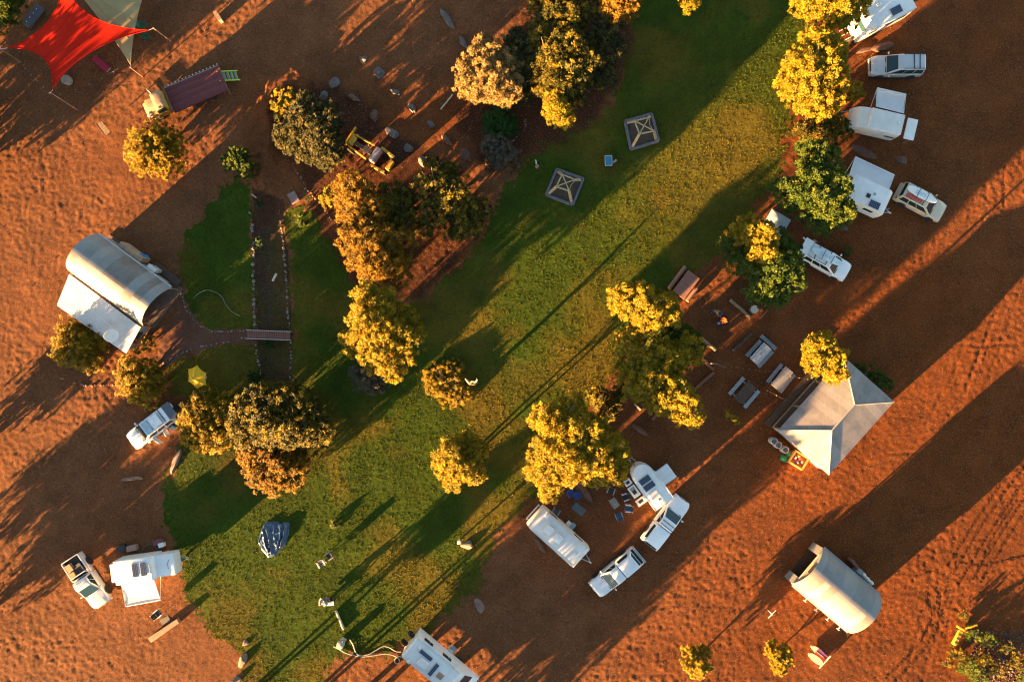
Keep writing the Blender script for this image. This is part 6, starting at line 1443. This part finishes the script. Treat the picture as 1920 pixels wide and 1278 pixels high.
# camp chairs
def chair(label, px, py, ang, seat_m, frame_m=None, group='camp chairs in the camper circle'):
    c = P(px, py, .4)
    t = thing('camp_chair', label, 'chair', (c.x, c.y, 0), ang, group)
    f = frame_m or GREYP
    MB().grid(lambda u, v: Vector((-.25 + .5 * u, -.27 + .54 * v, .44 - .06 * math.sin(math.pi * u) * math.sin(math.pi * v))), 6, 6).build('seat', seat_m, t, True)
    MB().grid(lambda u, v: Vector((-.25 - .16 * u - .05 * math.sin(math.pi * v), -.27 + .54 * v, .45 + .48 * u)), 6, 6).build('backrest', seat_m, t, True)
    for s in (-1, 1):
        MB().bar((.25, s * .29, 0), (-.25, s * .29, .62), .03).build('leg', f, t); MB().bar((-.27, s * .29, 0), (.25, s * .29, .62), .03).build('leg', f, t)
        MB().box((0, s * .31, .63), (.52, .09, .03)).build('armrest', f, t)
        MB().bar((-.25, s * .28, .4), (-.42, s * .28, .95), .03).build('back_post', f, t)
    return t
DKF = mat('dark_chair_fabric', (.022, .026, .026), .8); BLF = mat('blue_chair_fabric', (.03, .075, .13), .7)
chair('dark camp chair nearest the pointed rock in the camper circle', 1145, 920, 250, DKF)
chair('dark camp chair with pale rim beside the kitchen slides', 1172, 931, 200, DKF, ALU)
chair('blue camp chair with white frame below the kitchen slides', 1177, 952, 175, BLF, WHITE)
chair('blue camp chair at the lower side of the folding table', 1160, 966, 110, BLF, GREYP)
chair('bright blue stool-like chair under the golden gum, upper of two', 1071, 922, 30, mat('royal_blue', (.015, .06, .30), .6), BLF)
chair('bright blue stool-like chair under the golden gum, lower of two', 1080, 928, 200, mat('royal_blue', (.015, .06, .30)), BLF)
chair('dark green camp chair by the rear corner of the cream caravan', 1043, 957, 60, mat('olive_fabric', (.05, .07, .07), .7))
chair('black camp chair with white trim near the mat at the left camper', 297, 1149, 40, DKF, WHITE, None)
chair('dark camp chair on the lower lawn, right of two', 618, 1041, 215, DKF, GREYP, None)
chair('dark camp chair with pale frame on the lower lawn, left of two', 603, 1056, 300, mat('slate_fabric', (.07, .07, .09), .7), OFFWHITE, None)
chair('green plastic chair right of the red sail tip, upper of two', 269, 48, 0, mat('green_plastic', (.02, .12, .07), .5), MATS['green_plastic'], None)
chair('green plastic chair right of the red sail tip, lower of two', 272, 68, 120, MATS['green_plastic'], MATS['green_plastic'], None)
def folding_table(label, px, py, ang, L, W, h, m, rim=None):
    c = P(px, py, h)
    t = thing('folding_table', label, 'table', (c.x, c.y, 0), ang)
    MB().box((0, 0, h), (L, W, .03)).build('top', m, t, True, .01)
    if rim: MB().box((0, 0, h - .012), (L + .08, W + .08, .03)).build('rim', rim, t, True, .01)
    for x in (-L * .42, L * .42):
        for y in (-W * .4, W * .4): MB().tube((x, y, 0), (x * .96, y, h - .02), .018, n=6).build('leg', ALU, t)
    return t
t = folding_table('grey folding table with a white bottle in the camper circle', 1152, 943, -55, .95, .68, .6, mat('grey_table_top', (.17, .17, .16), .6))
b_ = MB().lathe([(.01, 0), (.04, 0), (.04, .2), (.015, .26), (.015, .3)], 10).build('bottle', WHITE, None, True, loc=Vector(t.location) + Vector((0, 0, .615))); tag(b_, 'white bottle standing on the grey folding table', 'bottle')
o = MB().box((0, 0, .02), (1.25, .75, .03)).build('ground_mat', mat('teal_mat', (.085, .115, .12), .9), None, loc=P(1085, 954), rz=-38); tag(o, 'grey-green ground mat inside the camper circle', 'mat')
folding_table('small blue topped table with white rim on the north lawn', 1141, 301, 92, .9, .62, .55, mat('pool_blue', (.04, .16, .27), .4), OFFWHITE)
o = MB().lathe([(.01, 0), (.16, 0), (.17, .3), (.13, .34), (.01, .34)], 14).build('bucket', BLACKP, None, True, loc=P(1141, 315)); tag(o, 'black bucket below the blue topped table', 'bucket')
t = thing('folding_stool', 'folded grey stool beside the blue topped table', 'stool', P(1152, 304), 40)
MB().box((0, 0, .4), (.32, .2, .03)).build('seat', GREYP, t); MB().bar((-.2, 0, 0), (.2, 0, .4), .03).bar((.2, .05, 0), (-.2, .05, .4), .03).build('leg', ALU, t)
o = MB().box((0, 0, .03), (.9, .55, .05)).build('door_mat', mat('woven_mat', (.14, .12, .10), .9), None, loc=P(310, 1162), rz=28); tag(o, 'square woven mat beside the sawn log at left', 'mat')
t = folding_table('low white table in front of the person in the teal hat', 616, 1131, 3, 1.0, .4, .42, WHITE)
# tarpaulin: a crumpled heap of blue sheet
rs = np.random.RandomState(4)
outl = wpoly([(500, 977), (520, 976), (527, 981), (535, 977), (543, 980), (542, 1000), (535, 1022), (520, 1036), (512, 1044), (503, 1045), (498, 1038), (488, 1026), (484, 1015), (489, 995), (494, 983)])
cx, cy = P(513, 1010).x, P(513, 1010).y
CREASE = [(wpoly(q_), hh) for q_, hh in (([(486, 1015), (492, 998), (499, 984), (512, 979)], .20), ([(495, 992), (498, 1012), (505, 1034)], .26), ([(500, 988), (506, 1008), (511, 1036)], .16), ([(516, 983), (515, 1003), (519, 1020)], .14), ([(526, 982), (528, 1002), (521, 1028)], .22), ([(537, 981), (535, 1002), (527, 1024)], .24), ([(505, 1040), (516, 1037)], .16), ([(519, 1000), (530, 994)], .12), ([(508, 1022), (524, 1012)], .12))]
mb = MB(); nr, na = 34, 96; vs = []
per = []
for k in range(na):
    f = k / na * len(outl); i = int(f); p = Vector(outl[i]).lerp(Vector(outl[(i + 1) % len(outl)]), f - i); per.append(p)
for r in range(nr + 1):
    for k in range(na):
        s = r / nr; x = cx + (per[k].x - cx) * s; y = cy + (per[k].y - cy) * s
        X, Y = np.array([x]), np.array([y])
        h = .07 + .07 * float(vnoise(X, Y, .3, 305)[0]) + .05 * float(vnoise(X * 1.6 + Y, Y, .16, 306)[0])
        for q_, hh in CREASE: h += hh * math.exp(-(float(seg_dist(X + .1 * float(vnoise(X, Y, .3, 307)[0]), Y, q_)[0]) / .085) ** 2)
        h *= 1 - .55 * s ** 4
        vs.append((x - cx, y - cy, h if r < nr else .01))
fs = [[r * na + k, r * na + (k + 1) % na, (r + 1) * na + (k + 1) % na, (r + 1) * na + k] for r in range(1, nr) for k in range(na)]
mb.add(vs, fs + [[na + k for k in range(na)]])
o = mb.build('tarpaulin', mat('blue_tarpaulin', (.022, .052, .10), .28, 0, .3, 2.5, spec=.8), None, True, loc=(cx, cy, 0)); tag(o, 'crumpled shiny blue tarpaulin heaped on the lower lawn', 'tarpaulin')
# yellow garden umbrella, tilted
c = P(383, 707)
t = thing('garden_umbrella', 'tilted yellow garden umbrella on the lawn by the gravel path', 'umbrella', (c.x, c.y, 0))
UMB = mat('yellow_umbrella_fabric', (.74, .43, .010), .7, 0, .08, trans=.3)
tilt = Matrix.Rotation(R(-18), 3, 'Y') @ Matrix.Rotation(R(12), 3, 'X')
ap = Vector((0, 0, 2.3))
for k in range(6):
    a, b = R(60 * k + 20), R(60 * k + 80)
    pa, pb = (Vector((1.2 * math.cos(q), 1.2 * math.sin(q), -.55)) for q in (a, b))
    MB().grid(lambda u, v: ap + tilt @ (pa.lerp(pb, u) * v - (pa + pb) * (.10 * 4 * u * (1 - u) * v * v * .5) + Vector((0, 0, .12 * math.sin(math.pi * v) * (1 - .6 * 4 * u * (1 - u))))), 6, 6).build('panel', UMB, t, True)
    MB().tube(ap + tilt @ Vector((0, 0, -.02)), ap + tilt @ (pa + Vector((0, 0, .01))), .012, n=5).build('rib', TIMBER, t)
MB().tube((0, 0, 0), ap, .03).build('pole', TIMBER, t); MB().lathe([(.01, 0), (.28, 0), (.28, .06), (.05, .1)], 16).build('base', CONC, t)
MB().lathe([(.01, 0), (.06, 0), (.03, .12), (.01, .14)], 8, tuple(ap)).build('finial', TIMBER, t)
# things by the huts and sails
t = thing('storage_drum', 'blue plastic drum behind the west hut', 'drum', P(273, 484), -30)
BLD = mat('blue_drum', (.03, .20, .52), .45)
MB().lathe([(.02, 0), (.34, 0), (.36, .1), (.36, .9), (.33, 1.0), (.02, 1.0)], 18).build('barrel', BLD, t, True); MB().lathe([(.02, 1.0), (.12, 1.0), (.12, 1.06), (.02, 1.06)], 12).build('lid', BLACKP, t)
t = thing('air_conditioner', 'pale air conditioner unit on the rear wall of the west hut', 'air conditioner', P(291, 504, 1.0), -36)
MB().box((0, 0, .35), (.9, .4, .65)).build('case', OFFWHITE, t, True, .03); MB().lathe([(.02, 0), (.24, 0), (.24, .03), (.02, .03)], 16, (0, .2, .35), 'Y').build('fan', GREYP, t); MB().box((0, 0, -.45), (.8, .3, .9)).build('bracket', STEEL, t)
for k, (a, b, lab) in enumerate([(1452, 827, 'upper left pale washing tub beside the pavilion corner'), (1460, 834, 'middle pale washing tub beside the pavilion corner'), (1473, 843, 'pale washing tub next to the green sheet by the pavilion')]):
    p = P(a, b, .8); t = thing('washing_tub', lab, 'tub', (p.x, p.y, 0), 40, 'pale tubs beside the pavilion')
    MB().lathe([(.30, 0), (.33, .05), (.34, .78), (.30, .84), (.26, .84), (.25, .5), (.01, .48)], 16).build('basin', mat('pale_tub', (.44, .39, .37), .5), t, True)
    MB().lathe([(.01, .5), (.08, .5), (.06, .75), (.01, .77)], 10).build('agitator', GREYP, t, True)
t = thing('sandpit', 'orange timber sandpit full of toys beside the pavilion', 'sandpit', P(1495, 861, .2), -32)
ORT = mat('orange_timber', (.42, .20, .05), .7, 0, .15)
for s in (-1, 1): MB().box((0, s * .6, .22), (1.55, .16, .4)).build('side_board', ORT, t, True, .02); MB().box((s * .72, 0, .225), (.16, 1.04, .39)).build('side_board', ORT, t, True, .02)
MB().box((0, 0, .1), (1.3, 1.1, .14)).build('sand', mat('red_sand', (.22, .08, .03), .9), t)
for k, (x, y, col) in enumerate(((.1, .1, (.5, .08, .08)), (-.3, .2, (.45, .45, .45)), (.3, -.2, (.5, .25, .25)), (-.1, -.25, (.2, .25, .4)), (.0, .35, (.45, .35, .1)))):
    tag(MB().box((0, 0, .09), (.28, .2, .16)).lathe([(.02, .17), (.07, .17), (.05, .26), (.02, .27)], 8).build('toy', mat('toy_%d' % k, col, .5), None, True, .02, loc=Vector(t.location) + Vector((x, y, .17)), rz=40 * k), ['red toy', 'white toy', 'pink toy', 'blue toy', 'yellow toy'][k] + ' lying in the orange sandpit', 'toy')
o = MB().grid(lambda u, v: Vector(((u - .5) * .85, (v - .5) * .6 * (1 - .5 * abs(u - .5)), .12 + .25 * math.sin(math.pi * u) * math.sin(math.pi * v))), 10, 8).grid(lambda u, v: Vector(((u - .5) * .85, (v - .5) * .6 * (1 - .5 * abs(u - .5)), .02)), 4, 4).build('play_shell', mat('green_shell', (.02, .20, .05), .4), None, True, loc=P(1470, 859), rz=-20); tag(o, 'lower bright green leaf shaped play shell by the sandpit', 'play shell')
o = MB().lathe([(.01, .32), (.2, .3), (.36, .18), (.4, 0), (.36, 0), (.01, .25)], 16).build('play_shell', mat('pale_green_shell', (.06, .19, .07), .5), None, True, loc=P(1480, 851)); tag(o, 'upper dull green play shell between the tubs and sandpit', 'play shell')
t = thing('kayak_rack', 'rack of small boats with cream hull and red seat stripes', 'boat', P(1530, 1224), -38)
BOAT = mat('cream_hull', (.55, .45, .30), .5)
def hull(L, W, h, y, m, x=0):
    rings = []
    for z, k in ((0, .6), (h * .5, .9), (h, 1)):
        rings.append([Vector((x + L / 2 * math.cos(2 * math.pi * i / 20) * (.9 + .1 * k), y + W / 2 * k * math.copysign(abs(math.sin(2 * math.pi * i / 20)) ** .8, math.sin(2 * math.pi * i / 20)), z + .1)) for i in range(20)])
    return MB().loft(rings)
hull(1.6, .65, .3, -.42, BOAT, .1).build('lower_hull', BOAT, t, True); hull(1.5, .6, .35, .30, BOAT, -.2).build('upper_hull', BOAT, t, True)
for y, col in ((.45, (.30, .05, .22)), (.28, (.03, .02, .03)), (.08, (.38, .02, .03))): MB().box((.2, y, .50), (1.2, .13, .05)).build('seat_stripe', mat('stripe_%d' % int(y * 100), col, .5), t)
MB().bar((.95, -.9, .25), (.95, .7, .45), .09).build('rack_bar', TIMBER_PALE, t)
t = thing('signpost', 'small white cross shaped post left of the lower right hut', 'post', P(1440, 1143), 45)
MB().tube((0, 0, 0), (0, 0, 1.1), .04).build('shaft', WHITE, t); MB().bar((-.5, 0, 1.0), (.5, 0, 1.0), .07).build('cross_arm', WHITE, t)
# yellow machine arm in the weeds
t = thing('excavator_arm', 'yellow machine arm lying among the lower right weeds', 'machine part', P(1795, 1183), 62)
MB().box((-.5, 0, .35), (1.5, .38, .35)).build('boom', GY_, t, True, .05); MB().box((.45, 0, .4), (.2, 1.0, .4)).build('bracket', GY_, t, True, .03)
MB().bar((.6, -.1, .5), (1.5, -.9, .6), .18).build('stick', GY_, t, True, .03)
for k in range(3): MB().box((-.95 + .4 * k, 0, .53), (.1, .34, .03)).build('rib', BLACKP, t)
# small bits
t = thing('bench', 'low timber bench with slatted seat left of the golden bush', 'bench', P(200, 243, .4), -52)
for k in range(3): MB().box((0, -.16 + .16 * k, .42), (1.3, .14, .04)).build('slat', TIMBER, t)
for x in (-.5, .5): MB().box((x, 0, .2), (.08, .44, .4)).build('leg', DARKWOOD, t)
MB().box((0, -.3, .68), (1.3, .04, .3)).build('backrest', TIMBER, t)
t = thing('sign_box', 'small upright timber box on the bare ground above the truck', 'box', P(413, 36), -58)
MB().box((0, 0, .35), (.9, .28, .7)).build('case', TIMBER_PALE, t, True, .02); MB().box((0, 0, .72), (.95, .36, .04)).build('lid', TIMBER, t)
o = MB().box((0, 0, .12), (.8, 1.05, .2)).build('stone_slab', mat('pink_slab', (.22, .15, .135), .85), None, True, .02, loc=P(551, 371), rz=28); tag(o, 'flat pink stone slab at the top of the right bank', 'slab')
t = thing('day_bed', 'grey dotted day bed at the left edge of the red sail', 'day bed', P(68, 34), 52)
MB().box((0, 0, .4), (2.3, 1.0, .2)).build('mattress', mat('slate_cushion', (.06, .063, .085), .8), t, True, .06)
for x in (-1, 1):
    for y in (-.4, .4): MB().box((x, y, .15), (.1, .1, .3)).build('leg', DARKWOOD, t)
for x in (-.8, -.3, .2, .7): MB().lathe([(.01, .5), (.04, .5), (.02, .53)], 8, (x, .1, 0)).build('button', WHITE, t)
t = thing('lounger', 'crimson lounger poking out below the red sail', 'lounger', P(194, 123), -40)
CRI = mat('crimson_cushion', (.28, .012, .05), .7)
MB().grid(lambda u, v: Vector((-.9 + 1.8 * u, (v - .5) * .6, .35 + .25 * max(0, .35 - u) + .02 * math.sin(20 * u))), 20, 4).build('cushion', CRI, t, True)
for x in (-.7, .7): MB().box((x, 0, .16), (.06, .55, .32)).build('leg', STEEL, t)
o = MB().lathe([(.30, 0), (.42, .1), (.46, .5), (.40, .62), (.25, .66), (.02, .6)], 14).build('stone_planter', mat('pale_planter', (.26, .22, .17), .8), None, True, loc=P(130, 153)); tag(o, 'pale round planter under the lower edge of the red sail', 'planter')
t = thing('garden_post', 'white post beside the flat pale rock on the lower lawn', 'post', P(862, 1011), 0)
MB().tube((0, 0, 0), (0, 0, .9), .08).build('shaft', WHITE, t); MB().box((0, 0, .95), (.3, .3, .12)).build('cap', WHITE, t, True, .02)
t = thing('garden_stake', 'short white stake with pink base on the north lawn edge', 'stake', P(1006, 310), 0)
MB().tube((0, 0, 0), (-.1, .35, .6), .05).build('shaft', WHITE, t); MB().lathe([(.02, 0), (.22, .02), (.16, .22), (.02, .26)], 10, (.05, -.1, 0)).build('base', mat('pink_clay', (.3, .14, .10), .8), t, True)
t = thing('barbecue', 'dark barbecue on wheels at the foot of the dark green tree', 'barbecue', P(1465, 552), 30)
MB().lathe([(.02, .5), (.34, .6), (.38, .75), (.34, .92), (.02, 1.02)], 16).build('kettle', mat('copper_lid', (.20, .07, .03), .4, .3), t, True)
for a in (90, 210, 330): MB().tube((.32 * math.cos(R(a)), .32 * math.sin(R(a)), 0), (.2 * math.cos(R(a)), .2 * math.sin(R(a)), .6), .02).build('leg', BLACKP, t)
MB().lathe([(.02, -.03), (.1, -.03), (.1, .03), (.02, .03)], 10, (.32, -.1, .1), 'Y').build('wheel', BLACKP, t); MB().box((.5, 0, .7), (.3, .4, .03)).build('side_shelf', TIMBER, t)
for lab, a, b, ang, d, m in (('pink storage box behind the left awning camper', 251, 1025, 12, (.95, .5, .4), mat('pink_box', (.30, .17, .14), .7)), ('dark bag beside the pink storage box', 231, 1026, 20, (.8, .55, .35), BLACKP), ('red storage box near the front of the left camper', 300, 1014, 15, (.95, .5, .35), mat('maroon_box', (.16, .05, .05), .7)), ('white cool box in front of the red storage box', 306, 1019, 15, (.5, .4, .4), WHITE), ('pale crate beside the bush at the white four wheel drive', 327, 800, -40, (.5, .4, .45), OFFWHITE), ('pale cool box behind the rear of the cream caravan step', 1072, 985, 50, (.7, .4, .4), mat('blue_cooler', (.20, .30, .36), .5)), ('grey step box beside the motorhome rails', 850, 1215, -40, (.5, .5, .4), GREYP)):
    p = P(a, b); t = thing('storage_box', lab, 'box', p, ang)
    MB().box((0, 0, d[2] / 2), d).build('case', m, t, True, .03); MB().box((0, 0, d[2] + .025), (d[0] + .03, d[1] + .03, .05)).build('lid', m, t, True, .015); MB().box((0, -d[1] / 2 - .02, d[2] * .7), (.15, .04, .05)).build('handle', BLACKP, t)

# ------------------------------------------------------------------ people
SKIN = mat('skin', (.36, .20, .13), .6, 0, .06)
def skin_mesh(name, vs, es, rs_, m, parent, root=0, sub=2):
    me = bpy.data.meshes.new(name); me.from_pydata([tuple(v) for v in vs], es, [])
    o = link_mesh(name, me, parent)
    md = o.modifiers.new('skin', 'SKIN'); md.use_smooth_shade = True
    for i, r in enumerate(rs_): me.skin_vertices[0].data[i].radius = (r, r) if not isinstance(r, tuple) else r
    for i in range(len(vs)): me.skin_vertices[0].data[i].use_root = (i == root)
    s = o.modifiers.new('sub', 'SUBSURF'); s.levels = s.render_levels = sub
    me.materials.append(m)
    return o
def person(label, px, py, ang, shirt, trousers, hair, pose='stand', hat=None, h=1.72):
    c = P(px, py)
    t = thing('person', label, 'person', (c.x, c.y, 0), ang)     # faces local +x
    if pose == 'sit':
        hip, kneeL, kneeR, anL, anR = Vector((0, 0, .45)), Vector((.42, .14, .50)), Vector((.42, -.14, .50)), Vector((.48, .15, .08)), Vector((.48, -.15, .08)); lean = .12
    elif pose == 'bend':
        hip, kneeL, kneeR, anL, anR = Vector((-.12, 0, .88)), Vector((.05, .13, .48)), Vector((-.05, -.13, .48)), Vector((.0, .14, .08)), Vector((-.12, -.14, .08)); lean = .38
    else:
        hip, kneeL, kneeR, anL, anR = Vector((0, 0, .92)), Vector((.04, .10, .50)), Vector((-.02, -.10, .50)), Vector((.0, .11, .08)), Vector((-.06, -.11, .08)); lean = .05
    tl = math.sqrt(max(.05, .52 ** 2 - lean ** 2))
    ch = hip + Vector((lean * .6, 0, tl * .6)); sh = hip + Vector((lean, 0, tl)); nk = sh + Vector((lean * .12, 0, .08)); hd = nk + Vector((.03 + lean * .1, 0, .13)); tp = hd + Vector((.01, 0, .10))
    toeL, toeR = anL + Vector((.16, .02, -.05)), anR + Vector((.16, -.02, -.05))
    shL, shR = sh + Vector((0, .18, -.03)), sh + Vector((0, -.18, -.03))
    if pose == 'stand': elL, elR, haL, haR = shL + Vector((.12, .10, -.26)), shR + Vector((.20, -.05, -.20)), shL + Vector((.34, .06, -.22)), shR + Vector((.42, -.0, -.05))
    elif pose == 'bend': elL, elR, haL, haR = shL + Vector((.14, .08, -.24)), shR + Vector((.16, -.06, -.22)), shL + Vector((.38, .0, -.32)), shR + Vector((.38, .04, -.34))
    else: elL, elR, haL, haR = shL + Vector((.08, .10, -.26)), shR + Vector((.08, -.10, -.26)), shL + Vector((.30, .0, -.32)), shR + Vector((.30, .0, -.32))
    vs = [hip, ch, sh, nk, hd, tp, hip + Vector((0, .09, -.04)), kneeL, anL, toeL, hip + Vector((0, -.09, -.04)), kneeR, anR, toeR, shL, elL, haL, shR, elR, haR]
    rs_ = [.12, .13, .12, .055, .095, .06, .085, .06, .042, .035, .085, .06, .042, .035, .06, .045, .032, .06, .045, .032]
    es = [(0, 1), (1, 2), (2, 3), (3, 4), (4, 5), (0, 6), (6, 7), (7, 8), (8, 9), (0, 10), (10, 11), (11, 12), (12, 13), (2, 14), (14, 15), (15, 16), (2, 17), (17, 18), (18, 19)]
    for hnd, el in ((16, 15), (19, 18)):
        d = (vs[hnd] - vs[el]).normalized(); u = d.cross(Vector((0, 0, 1))).normalized()
        palm = len(vs); vs.append(vs[hnd] + d * .07); rs_.append((.035, .02)); es.append((hnd, palm))
        for k, (o_, l) in enumerate(((-.03, .07), (-.01, .085), (.012, .08), (.032, .065))):
            i = len(vs); vs.append(vs[palm] + d * (l * .6) + u * o_ + Vector((0, 0, -.01))); vs.append(vs[palm] + d * l + u * o_ + Vector((0, 0, -.035))); rs_ += [.009, .008]; es += [(palm, i), (i, i + 1)]
        i = len(vs); vs.append(vs[hnd] + d * .05 + u * .05); rs_.append(.010); es.append((hnd, i))
    skin_mesh('body', vs, es, rs_, SKIN, t, 0, 1)
    # clothes follow the same joints a little larger
    skin_mesh('shirt', [hip + Vector((0, 0, .02)), ch, sh - Vector((0, 0, .01)), shL, shL.lerp(elL, .7), shR, shR.lerp(elR, .7)], [(0, 1), (1, 2), (2, 3), (3, 4), (2, 5), (5, 6)], [.15, .158, .14, .082, .066, .082, .066], shirt, t, 0)
    skin_mesh('trousers', [hip, hip + Vector((0, .09, -.04)), kneeL, kneeL.lerp(anL, .8), hip + Vector((0, -.09, -.04)), kneeR, kneeR.lerp(anR, .8)], [(0, 1), (1, 2), (2, 3), (0, 4), (4, 5), (5, 6)], [.150, .11, .082, .065, .11, .082, .065], trousers, t, 0)
    MB().lathe([(.01, .075), (.06, .065), (.095, .02), (.104, -.03), (.09, -.07), (.02, -.075)], 14).build('hair', hair, t, True, loc=hd + Vector((-.02, 0, .045)))
    for s in (-1, 1):
        MB().lathe([(.004, -.012), (.012, 0), (.004, .012)], 8).build('eye', BLACKP, t, loc=hd + Vector((.088, s * .032, .01)))
        MB().box((0, 0, .03), (.26, .09, .07)).build('shoe', BLACKP, t, True, .02, loc=(anL if s > 0 else anR) + Vector((.06, 0, -.08)))
    MB().box((0, 0, 0), (.03, .025, .05)).build('nose', SKIN, t, True, .008, loc=hd + Vector((.098, 0, -.015)))
    if hat: MB().lathe([(.01, .11), (.09, .10), (.11, .03), (.20, .0), (.20, -.015), (.10, -.02)], 18).build('hat', hat, t, True, loc=hd + Vector((-.01, 0, .05)))
    return t
def cloth(n, c_): return mat('cloth_' + n, c_, .85, 0, .08)
person('person in tan clothes reaching to the tailgate of the white wagon', 1512, 457, -25, cloth('tan', (.34, .18, .09)), cloth('khaki', (.22, .15, .09)), mat('fair_hair', (.34, .24, .14), .7))
o = thing('paddle', 'white paddle leaning on the rear of the white wagon', 'paddle', P(1506, 446))
v = P(1523, 465, 1.9) - P(1506, 446)
MB().tube((0, 0, .1), v, .025).build('shaft', WHITE, o); MB().box(tuple(v * .08 + Vector((0, 0, .1))), (.3, .16, .04), rz=-50).build('blade', WHITE, o, True, .02)
person('person in a white shirt at the open door of the four wheel drive', 300, 797, 150, cloth('white', (.5, .5, .52)), cloth('brown', (.12, .07, .05)), mat('dark_hair', (.03, .02, .015), .7))
person('person in a dark blue hat bending over the campfire', 1336, 584, -35, cloth('ochre', (.32, .16, .05)), cloth('denim', (.04, .055, .09)), MATS['dark_hair'], 'bend', cloth('navy_hat', (.03, .05, .08)))
person('person in a teal hat sitting behind the low white table', 617, 1119, -85, cloth('rust', (.18, .07, .05)), cloth('grey', (.16, .18, .20)), MATS['dark_hair'], 'sit', cloth('teal_hat', (.08, .26, .30)))
person('person in pale blue sitting left of the low white table', 604, 1122, -30, cloth('pale_blue', (.30, .38, .42)), cloth('white_t', (.42, .42, .42)), MATS['fair_hair'], 'sit')
